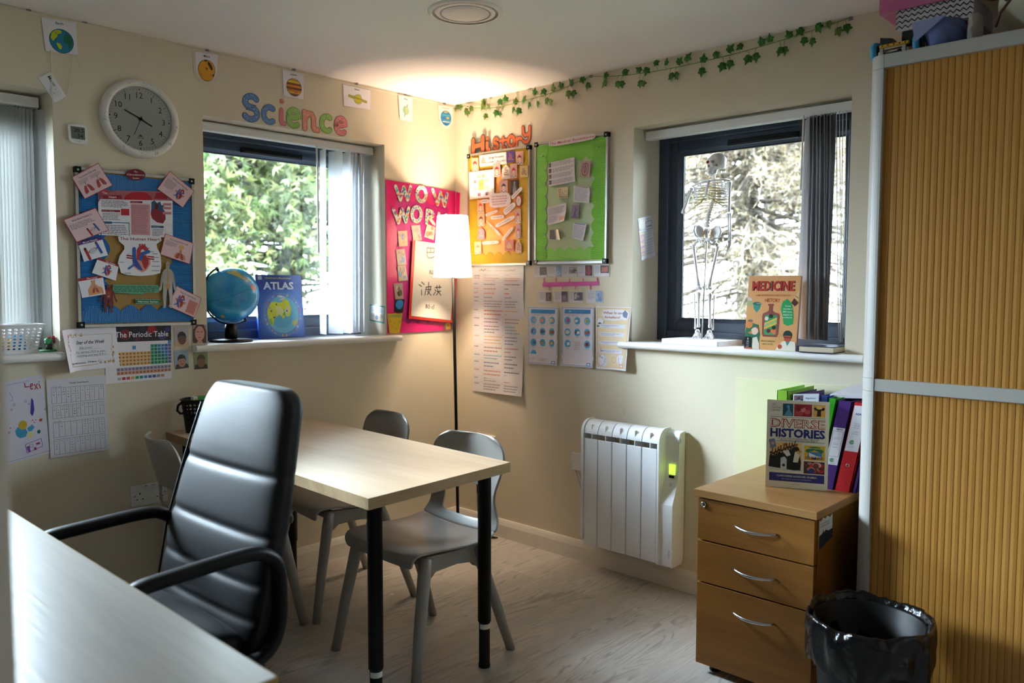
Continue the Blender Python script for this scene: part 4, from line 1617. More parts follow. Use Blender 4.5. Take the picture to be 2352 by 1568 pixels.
MB().prism([s.P(u, v) for u, v in rrect(.2)], NA * .012).build('case', M_wplas, t, bevel=.003)
s = Sheet(q, NA, base=False, lift=.0128)
s.poly([(.13 + .75 * u, .22 + .66 * v) for u, v in rrect(.06)], '6d7268', 0)
s.text('20.5', .56, .60, .21, '15171a', 1, width=.52, bold=.02)
s.text('34', .62, .30, .21, '15171a', 1, width=.30, bold=.02)
s.text('c', .86, .62, .06, '15171a', 1).text('%', .87, .32, .06, '15171a', 1).rect(.34, .34, .42, .36, '15171a', 1)
s.text('thermopro', .52, .09, .055, '8a8a8c', 1, width=.3)
s.mb.build('screen', M_gpaper, t)

# ------------------------------------------------------------------ notice boards


def corrugated(name, col, axis):
    m, n, l, p = newmat(name)
    tc = n.new('ShaderNodeTexCoord')
    wv = n.new('ShaderNodeTexWave')
    wv.wave_type = 'BANDS'
    wv.bands_direction = axis
    wv.inputs['Scale'].default_value = 62
    l.new(tc.outputs['Object'], wv.inputs[0])
    c = C(col)
    rp = n.new('ShaderNodeValToRGB')
    rp.color_ramp.elements[0].color = tuple(x * .82 for x in c) + (1,)
    rp.color_ramp.elements[1].color = tuple(min(1, x * 1.08) for x in c) + (1,)
    l.new(wv.outputs['Fac'], rp.inputs[0])
    l.new(rp.outputs[0], p.inputs['Base Color'])
    b = n.new('ShaderNodeBump')
    b.inputs['Strength'].default_value = .8
    b.inputs['Distance'].default_value = .003
    l.new(wv.outputs['Fac'], b.inputs['Height'])
    l.new(b.outputs[0], p.inputs['Normal'])
    p.inputs['Roughness'].default_value = .55
    return m


def board(label, corners, N, back, col, hax, strips, depth=.018):
    """corners TL TR BR BL on the wall; strips: list of (shape, ridged 'h' or 'v') in uv of the board"""
    S_ = Sheet(corners, N, base=False, lift=0)
    base = (S_.q[2] + S_.q[3]) / 2
    t = thing('notice_board', label, 'notice board', base)
    e = .0105 / S_.w
    g = e * S_.w / S_.h
    bk = MB().prism([S_.P(u, v) for u, v in ((e, g), (1 - e, g), (1 - e, 1 - g), (e, 1 - g))], S_.N * (depth - .006), back)
    bk.build('backing', M_paper, t)
    fr = MB()
    for pl in ([(0, 0), (1, 0), (1 - e, g), (e, g)], [(1, 0), (1, 1), (1 - e, 1 - g), (1 - e, g)], [(1, 1), (0, 1), (e, 1 - g), (1 - e, 1 - g)], [(0, 1), (0, 0), (e, g), (e, 1 - g)]):
        fr.prism([S_.P(u, v) for u, v in pl], S_.N * depth)
    fr.build('frame', M_alu, t, bevel=.0015)
    cw, chh = .022 / S_.w, .022 / S_.h
    for (u, v, su, sv) in ((0, 0, 1, 1), (1, 0, -1, 1), (1, 1, -1, -1), (0, 1, 1, -1)):
        o = -.0015 / S_.w
        a = [(u + su * o, v + sv * o), (u + su * cw, v + sv * o), (u + su * cw, v + sv * chh), (u + su * o, v + sv * chh)]
        cb = MB().prism([S_.P(x, y) for x, y in a], S_.N * (depth + .0015)).build('corner_cap', M_black, t, bevel=.004)
        scr = Sheet(corners, N, base=False, lift=depth + .0019)
        scr.disc(u + su * cw * .48, v + sv * chh * .48, .004 / S_.w, 'b5b5b2', 0, n=12)
        scr.mb.build('screw', M_paper, cb)
    mh, mv = corrugated('corrugated_card', col, hax), corrugated('corrugated_card', col, 'Z')
    for i, (sh_, d) in enumerate(strips):
        p = Sheet(corners, N, base=False, lift=depth - .004 + .0014 * (i % 2))
        p.poly(sh_, col, 0, card=.0012)
        p.mb.c = [None] * len(p.mb.c)
        p.mb.build('border_strip', mh if d == 'v' else mv, t)
    return S_


def strips(l_, r_, t_, b_, nl, nt, amp, ou=.03, ov=.025, e2=1.):
    """four scalloped border strips: l_/r_ inner edge u, t_/b_ inner edge v"""
    le = [(ou, ov), (ou, 1 - ov)] + [(p[0], p[1]) for p in scallop(nl, amp, (l_, 1 - ov), (l_, ov), (1, 0))]
    re = [(1 - ou, 1 - ov), (1 - ou, ov)] + scallop(nl, amp, (r_, ov), (r_, 1 - ov), (-1, 0))
    te = [(ou, 1 - ov), (1 - ou, 1 - ov)] + scallop(nt, amp * .8, (1 - ou, t_), (ou, t_), (0, -1))
    be = [(1 - ou, ov), (ou, ov)] + scallop(nt, amp * .8, (ou, b_), (1 - ou, b_), (0, 1))
    return le, re, te, be


le, re, te, be = strips(.215, .80, .885, .10, 7, 6, .05)
board('blue scalloped notice board of heart and lung cards below the clock', qa((168, 383), (441, 412), (446, 745), (177, 752)), NA, 'a07c3a', '1f78c0', 'X', [(le, 'h'), (te, 'v'), (re, 'h'), (be, 'v')])
bl_ = cropper(130, 360, 3.919)
YB = -.0185


def card(corners, paper, plane='A', off=0, lift=.001, shape=None, curl=None, thick=.0005):
    q_ = [A(x, y, off) for x, y in corners] if plane == 'A' else [B(x, y, off) for x, y in corners]
    return Sheet(q_, NA if plane == 'A' else NB, paper, lift=lift, shape=shape, curl=curl, thick=thick)


def heart(s, u, v, k, l=2, kv=None):
    kv = k * s.w / s.h if kv is None else kv
    f = lambda pts: [(u + a * k, v + b * kv) for a, b in pts]
    s.poly(f([(-.10, .55), (.25, .45), (.50, .15), (.52, -.2), (.34, -.55), (.12, -.72), (-.15, -.55), (-.38, -.28), (-.36, .10), (-.25, .4)]), 'd98a7c', l)
    s.poly(f([(0, .42), (.28, .34), (.42, .08), (.42, -.2), (.28, -.52), (.18, -.4), (.08, -.05), (.02, .1)]), 'a52431', l + 1)
    s.poly(f([(-.36, .3), (-.22, .36), (-.16, .05), (.04, -.35), (.14, -.6), (-.06, -.55), (-.30, -.28), (-.38, 0)]), '2d4f9c', l + 1)
    s.line(f([(-.30, .15), (-.30, .75)]), .17 * k, '2d5ba8', l + 2)
    s.line(f([(-.06, .15), (-.08, .62), (.02, .82), (.18, .86), (.30, .72)]), .20 * k, 'b02a38', l + 2)
    s.line(f([(.02, .1), (.10, .45), (.42, .58)]), .16 * k, '2d5ba8', l + 3)
    for d in (-.02, .10, .22):
        s.line(f([(d, .8), (d, 1.02)]), .075 * k, 'b02a38', l + 3)
    for yy in (.28, .14):
        s.line(f([(.4, yy), (.68, yy - .03)]), .07 * k, 'a52431', l + 1).line(f([(-.65, yy + .05), (-.34, yy)]), .07 * k, 'a52431', l + 1)
    s.line(f([(-.55, -.48), (-.28, -.22)]), .10 * k, '2d5ba8', l + 2)


def lungs(s, u, v, k, l=2):
    kv = k * s.w / s.h
    f = lambda pts: [(u + a * k, v + b * kv) for a, b in pts]
    s.poly(f([(-.08, .3), (-.2, .42), (-.42, .1), (-.55, -.4), (-.4, -.5), (-.1, -.35)]), 'b14a44', l)
    s.poly(f([(.08, .3), (.2, .42), (.42, .1), (.55, -.4), (.4, -.5), (.1, -.35)]), 'b14a44', l)
    s.line(f([(0, .75), (0, .25), (-.2, .0)]), .05 * k, '7a5550', l + 1).line(f([(0, .25), (.2, 0)]), .05 * k, '7a5550', l + 1)
    s.line(f([(-.3, .1), (-.35, -.3)]), .03 * k, '8a3330', l + 1).line(f([(.3, .1), (.35, -.3)]), .03 * k, '8a3330', l + 1)


def vessels(s, u, v, k, l=2):
    kv = k * s.w / s.h
    f = lambda pts: [(u + a * k, v + b * kv) for a, b in pts]
    s.line(f([(-.62, .35), (-.48, -.6)]), .24 * k, 'b3222f', l).line(f([(.48, .65), (.66, -.3)]), .24 * k, '2a57a6', l)
    for dy in (-.18, -.06, .06, .18):
        s.line(f([(-.42, 0), (-.2, dy), (0, dy * 1.2 + .04), (.2, dy + .1), (.44, .2)]), .025 * k, '5c3c52', l + 1, round_=False)
    s.disc(u - .62 * k, v + .35 * kv, .12 * k, '5d1119', l + 1).disc(u + .48 * k, v + .65 * kv, .12 * k, '6d3a35', l + 1)


PINKB, PINKP = 'bb4149', 'e2c2c8'


def pinkcard(c, title, lab, off=YB, lift=.002):
    s = card(bl_(*c), PINKB, off=off, lift=lift)
    e = .018
    k = e * s.w / s.h
    s.rect(e, k, 1 - e, 1 - k, PINKP, 1)
    s.text(title, .5, .80, .07, INK, 2, 'c', width=.62, bold=.01)
    return s


GB = 'cards pinned on the blue board'
s = pinkcard([(130, 185), (372, 55), (500, 258), (250, 382)], 'The Function of the Lungs', '', lift=.004)
s.words(.10, .56, .46, .74, 6, GREYINK, 2, seed=1).words(.52, .58, .92, .74, 5, GREYINK, 2, seed=2)
lungs(s, .28, .33, .30)
lungs(s, .72, .33, .30)
s.build('pink_card', M_gpaper, 'tilted pink card with two pairs of lungs over the board top left corner', 'card', GB)
s = pinkcard([(1015, 128), (1237, 310), (1132, 460), (900, 290)], 'The Function of the Heart', '', lift=.004)
s.words(.08, .30, .46, .70, 7, GREYINK, 2, seed=4)
heart(s, .66, .38, .24)
s.build('pink_card', M_gpaper, 'tilted pink card with one heart over the board top right corner', 'card', GB)
s = pinkcard([(57, 567), (350, 458), (471, 661), (178, 770)], 'What Blood Vessels Do', '', lift=.002)
s.words(.06, .48, .82, .72, 4, GREYINK, 2, seed=6)
vessels(s, .60, .24, .22)
s.build('pink_card', M_gpaper, 'tilted pink card with red and blue vessels sticking out at the board left edge', 'card', GB)
s = card(bl_((187, 770), (400, 718), (460, 885), (245, 945)), 'e9e7ee', off=YB, lift=.003)
s.rect(0, .84, 1, 1, '5a2a72', 1).text('Blood Vessels', .5, .875, .09, 'f0eef4', 2, width=.6, bold=.01)
vessels(s, .48, .40, .46)
s.build('white_card', M_gpaper, 'white card with a purple heading and large red and blue vessels', 'card', GB)
s = card(bl_((370, 905), (557, 970), (530, 1115), (315, 1045)), 'e9e7ee', off=YB, lift=.004)
s.rect(.0, .86, 1, 1, '9c1f33', 1).text('The Heart', .6, .885, .09, 'f0eef4', 2, width=.45, bold=.01)
heart(s, .55, .38, .30)
s.build('white_card', M_gpaper, 'small white card with a red heading and a pink heart', 'card', GB)
s = card(bl_((187, 1097), (412, 1062), (440, 1235), (228, 1270)), 'e9e7ee', off=YB, lift=.003)
s.rect(0, .86, 1, 1, '9c1f33', 1).text('The Lungs', .55, .885, .09, 'f0eef4', 2, width=.42, bold=.01)
s.poly([(.30, .05), (.30, .35), (.40, .50), (.50, .60), (.48, .80), (.66, .80), (.64, .60), (.74, .48), (.90, .36), (.92, .08)], 'd99a6c', 2)
lungs(s, .60, .30, .26, 3)
s.build('white_card', M_gpaper, 'white card with a red heading and a torso showing lungs', 'card', GB)
s = card(bl_((370, 300), (1043, 312), (1045, 728), (380, 704)), 'e8e6ee', off=YB, lift=.001)
s.rect(0, .80, 1, 1, 'a8626c', 1).poly([(.33, .80), (.36, .90), (.45, .97), (.62, .97), (.70, .88), (.71, .80)], 'b21f2b', 2).poly([(.74, .84), (.77, .97), (.95, .97), (.92, .83)], 'a01c28', 2)
s.poly([(.0, .72), (.06, .90), (.24, 1), (0, 1)], '8a4e68', 2)
s.poly([(.03, .90), (.13, .91), (.14, 1.02), (.04, 1.0)], 'b5434e', 3).text('The', .085, .92, .05, 'f0eaf0', 4, bold=.01)
s.poly([(.06, .81), (.31, .81), (.30, .90), (.055, .89)], '8f1b2e', 3).text('Heart', .185, .83, .05, 'f0eaf0', 4, bold=.01)
s.words(.04, .62, .40, .78, 5, '76737f', 2, seed=11)
s.rect(.04, .52, .28, .57, '8f1b2e', 2).text('Location in the Body', .05, .533, .022, 'e8dfe8', 3, 'l')
s.rect(.29, .44, .40, .60, 'b9202b', 2).rect(.29, .435, .40, .455, 'e8e6ee', 3)
s.words(.05, .34, .28, .50, 5, '76737f', 2, seed=12)
s.rect(.04, .26, .17, .31, '27507c', 2).rect(.02, .0, .035, .28, '2b77a8', 2).rect(.17, .28, .40, .30, '2b77a8', 2).rect(.39, 0, .40, .3, '2b77a8', 2)
s.words(.05, .02, .38, .24, 6, '76737f', 2, seed=13)
s.rect(.42, .03, .68, .71, 'd79aa2', 2).rect(.415, .73, .58, .775, '8f1b2e', 2).text('How It Works', .43, .742, .02, 'e8dfe8', 3, 'l')
s.words(.43, .06, .67, .69, 21, 'a0707c', 3, seed=14)
s.poly([(.69, .50), (.70, .62), (.76, .70), (.84, .68), (.89, .56), (.90, .40), (.86, .30), (.78, .32), (.71, .40)], '8b2431', 2).poly([(.70, .54), (.70, .76), (.74, .80), (.78, .74), (.82, .78), (.84, .70), (.88, .70), (.86, .56), (.80, .58), (.76, .66)], '2f5578', 3).poly([(.74, .62), (.76, .74), (.80, .70), (.79, .60)], '5a1720', 4)
for yy in (.69, .61, .50):
    s.rect(.86, yy, .98, yy + .055, 'cf8790', 3).rect(.88, yy + .02, .96, yy + .03, '9b5a66', 4)
s.rect(.695, .20, .87, .25, '27507c', 2).text('Fascinating Facts', .71, .213, .02, 'e8dfe8', 3, 'l')
s.words(.71, .02, .88, .18, 5, '76737f', 2, seed=15).frame(.89, .09, .99, .28, .004, 'b9b6c2', 2)
for i in range(4):
    s.line([(.90, .12 + .04 * i), (.98, .12 + .04 * i)], .002, 'c9c6d2', 3, round_=False)
s.build('heart_poster', M_gpaper, 'large printed poster about the heart at the top of the blue board', 'poster', GB)
shp = [(.02, .86), (.0, .98), (.3, 1), (.6, .985), (.98, .98), (1, .9), (.88, .80), (.90, .70), (.98, .55), (1, .25), (.97, .08), (.8, .03), (.5, .0), (.2, .03), (.07, .08), (.04, .2), (0, .32), (.04, .50), (.14, .66), (.14, .75)]
s = card(bl_((550, 708), (942, 716), (940, 1075), (548, 1072)), 'e9e7ee', off=YB, lift=.003, shape=shp)
s.text('The Human Heart', .5, .89, .072, '9c2038', 2, width=.92, bold=.012)
heart(s, .50, .38, .46, kv=.40)
for (u, v, n_) in ((.62, .69, 8), (.72, .60, 8), (.84, .55, 5), (.86, .46, 6), (.86, .36, 7), (.86, .24, 8), (.86, .13, 8), (.22, .06, 6), (.08, .33, 4)):
    s.rect(u - .012 * n_, v, u + .012 * n_, v + .02, '9a97a4', 2)
s.build('heart_cutout', M_gpaper, 'white cut-out of the human heart in the middle of the blue board', 'cut-out', GB)
s = pinkcard([(975, 690), (1233, 778), (1195, 967), (928, 880)], 'The Functions of the Lungs', '', lift=.003)
s.words(.08, .52, .50, .74, 6, GREYINK, 2, seed=21)
s.disc(.62, .62, .085, 'd9a96a', 2).poly([(.44, .10), (.48, .30), (.58, .36), (.58, .50), (.66, .50), (.66, .36), (.78, .30), (.84, .10)], 'c98a68', 3)
lungs(s, .62, .22, .24, 4)
s.build('pink_card', M_gpaper, 'pink card of a head and chest halfway down the board right edge', 'card', GB)
s = pinkcard([(1078, 1160), (1302, 1272), (1240, 1450), (1000, 1345)], 'How the Heart Works', '', lift=.003)
heart(s, .32, .36, .28)
s.rect(.60, .08, .94, .70, 'd48a80', 2).words(.62, .1, .92, .68, 10, 'b3605c', 3, seed=22)
s.build('pink_card', M_gpaper, 'tilted pink card of a heart over the board bottom right corner', 'card', GB)


def figure(s, cols, l=0, grow=0.):
    """flat body diagram, arms a little out"""
    half = [(0, 1), (.07, .985), (.10, .94), (.08, .88), (.07, .86), (.22, .82), (.30, .76), (.36, .62), (.42, .50), (.49, .42), (.47, .36), (.40, .40), (.33, .52), (.27, .66), (.24, .52), (.26, .42), (.27, .25), (.22, .06), (.27, .01), (.14, .0), (.12, .05), (.08, .25), (.02, .43)]
    pts = [(.5 + a, b) for a, b in half] + [(.5 - a, b) for a, b in reversed(half[1:])]
    return pts


s = card(bl_((912, 945), (1080, 945), (1078, 1362), (915, 1362)), '9fb7ab', off=YB, lift=.0045, shape=figure(None, None))
s.poly([(.5 + (u - .5) * .86, .01 + v * .975) for u, v in figure(None, None)], 'b2a6a4', 1)
s.disc(.5, .94, .07, 'b9837c', 2).line([(.5, .90), (.5, .45)], .07, 'b99a4a', 2)
for i in range(7):
    v = .83 - i * .035
    s.line([(.34, v - .02), (.5, v), (.66, v - .02)], .012, '8a8286', 3, round_=False)
s.poly([(.40, .42), (.60, .42), (.66, .50), (.5, .53), (.34, .50)], 'c0935e', 3)
for d in (-1, 1):
    s.line([(.5 + d * .13, .40), (.5 + d * .16, .06)], .09, 'c6bec2', 2).line([(.5 + d * .10, .40), (.5 + d * .13, .08)], .012, '85808a', 3).line([(.5 + d * .30, .74), (.5 + d * .42, .46)], .06, '8f8a88', 2)
s.build('body_cutout', M_gpaper, 'grey cut-out body diagram with yellow spine on the blue board', 'cut-out', GB)
s = card(bl_((382, 1150), (545, 1150), (545, 1400), (384, 1400)), '6e1a22', off=YB, lift=.0028, shape=[(u, v) for u, v in figure(None, None)])
s.poly([(.38, .50), (.62, .50), (.66, .76), (.5, .80), (.34, .76)], '8c3028', 1)
for u, v, r_, c in ((.46, .70, .05, 'a8372c'), (.55, .68, .045, '8c5a34'), (.5, .58, .07, 'b07a44'), (.5, .93, .05, '8f4338'), (.45, .50, .03, '2e3f70')):
    s.disc(u, v, r_, c, 2)
for d in (-1, 1):
    s.line([(.5 + d * .28, .74), (.5 + d * .42, .46)], .02, 'a2433a', 2).line([(.5 + d * .12, .42), (.5 + d * .15, .05)], .03, '8c2a2a', 2).line([(.5 + d * .15, .42), (.5 + d * .18, .05)], .02, '2e3f70', 3)
s.build('body_cutout', M_gpaper, 'dark red cut-out body diagram at the lower left of the blue board', 'cut-out', GB)
s = card(bl_((500, 1152), (920, 1158), (920, 1240), (500, 1236)), '5fa183', off=YB, lift=.002,
         shape=scallop(9, .10, (0, .25), (.34, .15), (0, -1)) + scallop(6, .10, (.36, .1), (.66, .1), (0, -1)) + scallop(8, .10, (.68, .25), (1, .25), (0, -1)) + [(1, .9)] + scallop(14, -.06, (.98, 1), (.02, 1), (0, -1)))
s.words(.03, .24, .97, .94, 4, '33684f', 1, seed=31, ragged=.05, fill=.5)
s.build('text_strip', M_paper, 'green wavy strip of small print on the blue board', 'strip', GB)
s = card(bl_((707, 1277), (928, 1279), (929, 1329), (708, 1327)), '1f6a48', off=YB, lift=.002)
s.rect(0, .84, 1, .92, '9fc9b2', 1).rect(0, .08, 1, .16, '9fc9b2', 1).text('Nervous System', .52, .34, .34, 'e8f0ea', 2, width=.82, bold=.012)
s.build('text_strip', M_paper, 'dark green label reading Nervous System on the blue board', 'label', GB)
s = card(bl_((622, 108), (798, 114), (797, 216), (623, 210)), '6e1426', off=YB - .004, lift=.002, shape=[(.5 + .5 * math.cos(2 * PI * i / 36), .5 + .5 * math.sin(2 * PI * i / 36)) for i in range(36)])
s.text('The', .5, .70, .15, 'ece4ea', 2, bold=.012).text('Circulatory', .5, .43, .15, 'ece4ea', 2, width=.90, bold=.012).text('System', .5, .14, .15, 'ece4ea', 2, bold=.012)
s.build('title_oval', M_gpaper, 'dark red oval title on the top edge of the blue board', 'label', GB)

# ------------------------------------------------------------------ papers below the board
w3 = cropper(0, 720, 4.356)
s = card(w3((568, 163), (1152, 132), (1195, 528), (650, 585)), 'ece7ee', lift=.006, thick=.0008, curl=lambda u, v: .050 * max(0, .2 - u) / .2)
gold = 'b98548'
s.line([(.37, .845), (.91, .845), (.91, .62)], .006, gold, 1, round_=False).line([(.10, .42), (.10, .12), (.60, .12)], .006, gold, 1, round_=False)
R_ = random.Random(5)
for (cu, cv, a0, a1, du, dv) in ((.12, .84, 0, 0, .27, 0), (.12, .84, 0, 0, 0, -.40), (.90, .16, 0, 0, -.27, 0), (.90, .16, 0, 0, 0, .40)):
    for i in range(11):
        k = i / 10
        u, v = cu + du * k + R_.uniform(-.015, .015), cv + dv * k + R_.uniform(-.02, .02)
        a = R_.uniform(0, 6)
        arc = [(u + .026 * math.cos(a + j * .7) * (1 - j * .12), v + .045 * math.sin(a + j * .7) * (1 - j * .12)) for j in range(5)]
        s.line(arc, .006, gold, 2, round_=False)
        if i % 3 == 0:
            s.disc(u, v, .014, 'c99a62', 2, n=8)
s.text('Star of the Week', .52, .63, .085, '1b1a1f', 2, shear=.35, bold=.012, width=.50)
s.line([(.30, .50), (.68, .50)], .003, '6d6a74', 1, round_=False).line([(.22, .40), (.78, .41)], .003, '6d6a74', 1, round_=False).line([(.22, .32), (.80, .33)], .003, '6d6a74', 1, round_=False)
s.text('Ella Loon', .42, .515, .055, '77757f', 2, shear=.3).text('For earning 0925 at your', .50, .415, .05, '77757f', 2, shear=.3, width=.52).text('meeting and you 0 0 1', .50, .335, .05, '77757f', 2, shear=.3, width=.52)
s.text('Signed', .10, .165, .045, INK, 2, 'l', shear=.35, bold=.01).text('Date', .42, .175, .045, INK, 2, 'l', shear=.35, bold=.01)
s.line([(.21, .165), (.41, .165)], .003, '6d6a74', 1, round_=False).line([(.49, .175), (.62, .18)], .003, '6d6a74', 1, round_=False).words(.22, .16, .40, .20, 1, '8d8a94', 2).words(.50, .17, .61, .21, 1, '8d8a94', 2)
s.build('award_certificate', M_paper, 'white award certificate with gold scroll border below the blue board', 'certificate')

s = card(w3((1040, 128), (1708, 118), (1716, 645), (1058, 705)), 'e9e5ec', lift=.002)
s.rect(.10, .72, 1, 1, '2b1a26', 1)
for i, (u, v, r_, c) in enumerate(((.30, .85, .085, '7c2028'), (.70, .93, .07, 'a81820'), (.86, .80, .06, '4a3a6c'), (.48, .78, .05, '5c1c2c'), (.94, .93, .04, '27407c'), (.56, .95, .05, '3a2444'), (.20, .95, .05, '1e2434'))):
    s.disc(u, v, r_, c, 2, rv=r_ * 1.1)
s.text('The Periodic Table', .555, .80, .105, 'f1eef4', 6, width=.80, bold=.004)
cw, chh = .0545, .062
x0, yb = .02, .60
tint = {'o': 'd9a25a', 'r': 'bf3f40', 'g': '2f9a6c', 't': '1e8a78', 'b': '3a6fb4', 'l': '4b8fc8', 'p': '6a72b4', 'y': 'd9b04c'}
rows = [['r', 'r'] + [None] * 10 + list('ttllbp'), ['r', 'r'] + [None] * 10 + list('gtllbp'), ['r', 'r'] + list('oooooooooo') + list('gttllp'), ['r', 'r'] + list('oooooooooo') + list('ggttlp'), ['r', 'r'] + list('oooooooooo') + list('gggttp'), ['r', 'r'] + list('oooooooooo') + list('ggggtp')]
for i, row in enumerate(rows):
    for j, c in enumerate(row):
        if c:
            u, v = x0 + j * cw, yb - i * chh
            s.rect(u + .002, v + .003, u + cw - .002, v + chh - .003, tint[c], 1).rect(u + .016, v + .022, u + .034, v + .040, '4b3d30' if c == 'o' else '24303c', 2)
s.rect(x0 + 17 * cw, yb + chh, x0 + 18 * cw - .003, yb + 2 * chh - .003, '4c78ba', 1).rect(.40, .58, .452, .645, '3b8cc8', 1)
for i, c in ((0, '9a93a8'), (1, 'd08c6a')):
    for j in range(15):
        u, v = .16 + j * .0555, .135 + .066 * (1 - i)
        s.rect(u + .002, v, u + .0535, v + .060, c, 1).rect(u + .016, v + .02, u + .036, v + .038, '4d4656', 2)
for j, c in enumerate(('b9b3c4', 'c04444', 'c04a44', 'd9a95c', '2f9a6c', '1e8a78', '3a8ac4', '4a6cb8', '2f58b0', '8c8898', 'd08c6a')):
    s.rect(.17 + j * .066, .045, .222 + j * .066, .095, c, 1)
s.build('periodic_table_poster', M_paper, 'periodic table poster partly behind the award certificate', 'poster')


def portrait(corners, lab, sky, hair, skin, clothes, cap=False, style=0, lift=.002):
    s = card(w3(*corners), sky, lift=lift)
    if style == 1:      # close face
        s.poly([(.05, 0), (.0, .7), (.3, 1), (.8, 1), (1, .6), (.95, 0)], hair, 1).disc(.5, .52, .34, skin, 2, .40).poly([(.3, .0), (.42, .2), (.6, .2), (.72, 0)], skin, 2)
        for d in (-1, 1):
            s.line([(.5 + d * .2, .62), (.5 + d * .08, .60)], .05, '5a3a34', 3)
        s.line([(.5, .58), (.48, .42)], .03, 'a4685c', 3).line([(.42, .30), (.60, .30)], .06, 'a0444a', 3)
    else:
        s.poly([(.0, 0), (.08, .22), (.35, .32), (.68, .32), (.95, .2), (1, 0)], clothes, 1)
        s.disc(.52, .40, .30, skin, 2, .32)
        s.poly([(.2, .42), (.22, .62), (.36, .76), (.58, .78), (.78, .66), (.84, .42), (.70, .54), (.36, .54)], hair, 3)
        for d in (-1, 1):
            s.disc(.52 + d * .12, .40, .03, '2b1a18', 4)
        s.line([(.44, .24), (.60, .24)], .04, '7a3e3a', 4)
    return s.build('photo_print', M_gpaper, lab, 'photo', 'small portrait photos on the wall')


portrait([(1738, 143), (1880, 133), (1889, 320), (1749, 331)], 'small photo of a person in a black knitted hat below the board', 'b9aeb4', '1b1a20', '6e4438', 'c9a87c')
portrait([(1928, 108), (2062, 110), (2068, 292), (1921, 295)], 'small close-up photo of a person with long brown hair beside the sill', 'b09088', '4a2a24', 'cf9488', 'b27a70', style=1)
portrait([(1738, 373), (1876, 362), (1888, 540), (1751, 557)], 'small photo of a person with glasses and dark hair beside a screen', '9db0c4', '2a1c1c', 'c08a74', '3b2a30')
portrait([(1936, 370), (2073, 362), (2077, 548), (1942, 558)], 'small photo of a person in a dark polo neck below the window sill', '8a9468', '5a3a2c', '8f5a44', '15161c')

# ------------------------------------------------------------------ drawing and phonics sheet
l8 = cropper(0, 850, 7.127)
s = card(l8((-170, 240), (690, 62), (815, 1350), (0, 1580)), 'd8d2e0', lift=.002)
for k in (.955, .03):
    s.line([(.10, k), (.74 if k > .5 else .99, k)], .005, '3d3a46', 1, round_=False)
red = 'b3303c'
s.line([(.64, .935), (.645, .885), (.72, .882)], .020, red, 1).line([(.745, .875), (.79, .885), (.785, .91), (.75, .905), (.745, .86), (.765, .84), (.79, .85)], .018, red, 1)
s.line([(.82, .895), (.885, .83)], .018, red, 1).line([(.885, .895), (.825, .83)], .018, red, 1).line([(.915, .89), (.935, .83)], .018, red, 1).disc(.92, .915, .012, red, 1)
s.line([(.33, .87), (.385, .80), (.38, .755), (.33, .755)], .010, '6aa6c4', 1)
# loose colouring-in: blue, yellow and violet patches, stars and a little house


def star(s, u, v, r_, col, l=1, fill=None):
    k = s.w / s.h
    pts = []
    for i in range(10):
        a = PI / 2 + i * PI / 5
        rr = r_ if i % 2 == 0 else r_ * .45
        pts.append((u + rr * math.cos(a), v + rr * k * math.sin(a)))
    if fill:
        s.poly(pts, fill, l)
    s.line(pts, .005, col, l + 1, closed=True, round_=False)


for u, v, r_, c in ((.40, .70, .035, None), (.62, .71, .035, None), (.68, .67, .022, None), (.34, .65, .022, None), (.99, .56, .025, None)):
    star(s, u, v, r_, '4b4a66')
star(s, .88, .44, .045, 'a83a2c', fill='c6452e')
star(s, .24, .38, .04, 'b98a84', fill='cfa39c')
for u, v, r_, c in ((.72, .46, .014, 'c8542c'), (.78, .455, .010, 'b3303c'), (.75, .43, .012, 'b3303c'), (.28, .43, .016, 'b9705c'), (.35, .42, .014, 'cfc6d2')):
    s.disc(u, v, r_, c, 1)
s.poly([(.74, .74), (.775, .70), (.775, .58), (.73, .51), (.69, .55), (.71, .63)], '4a2f96', 1)
s.poly([(.36, .38), (.42, .42), (.55, .40), (.60, .33), (.55, .28), (.45, .28), (.38, .32)], '3f95c0', 1).poly([(.60, .38), (.70, .41), (.75, .37), (.68, .33), (.61, .34)], '3f95c0', 1)
s.disc(.52, .43, .085, 'c9a526', 2, rv=.055).poly([(.58, .33), (.68, .32), (.70, .27), (.60, .25)], 'd8d494', 1).disc(.82, .30, .035, '27684c', 1, rv=.025)
pur = '7d3aa8'
s.line([(.53, .185), (.85, .21), (.865, .11), (.545, .075)], .010, pur, 1, closed=True).frame(.61, .13, .68, .17, .006, pur, 2).rect(.74, .145, .82, .17, 'a3265c', 2).rect(.69, .085, .735, .12, 'a3265c', 2)
for i in range(4):
    s.line([(.555 + i * .014, .155), (.575 + i * .012, .085)], .010, pur, 2)
s.build('child_drawing', M_paper, "child's drawing with a red handwritten name, stars and a purple house", 'drawing')

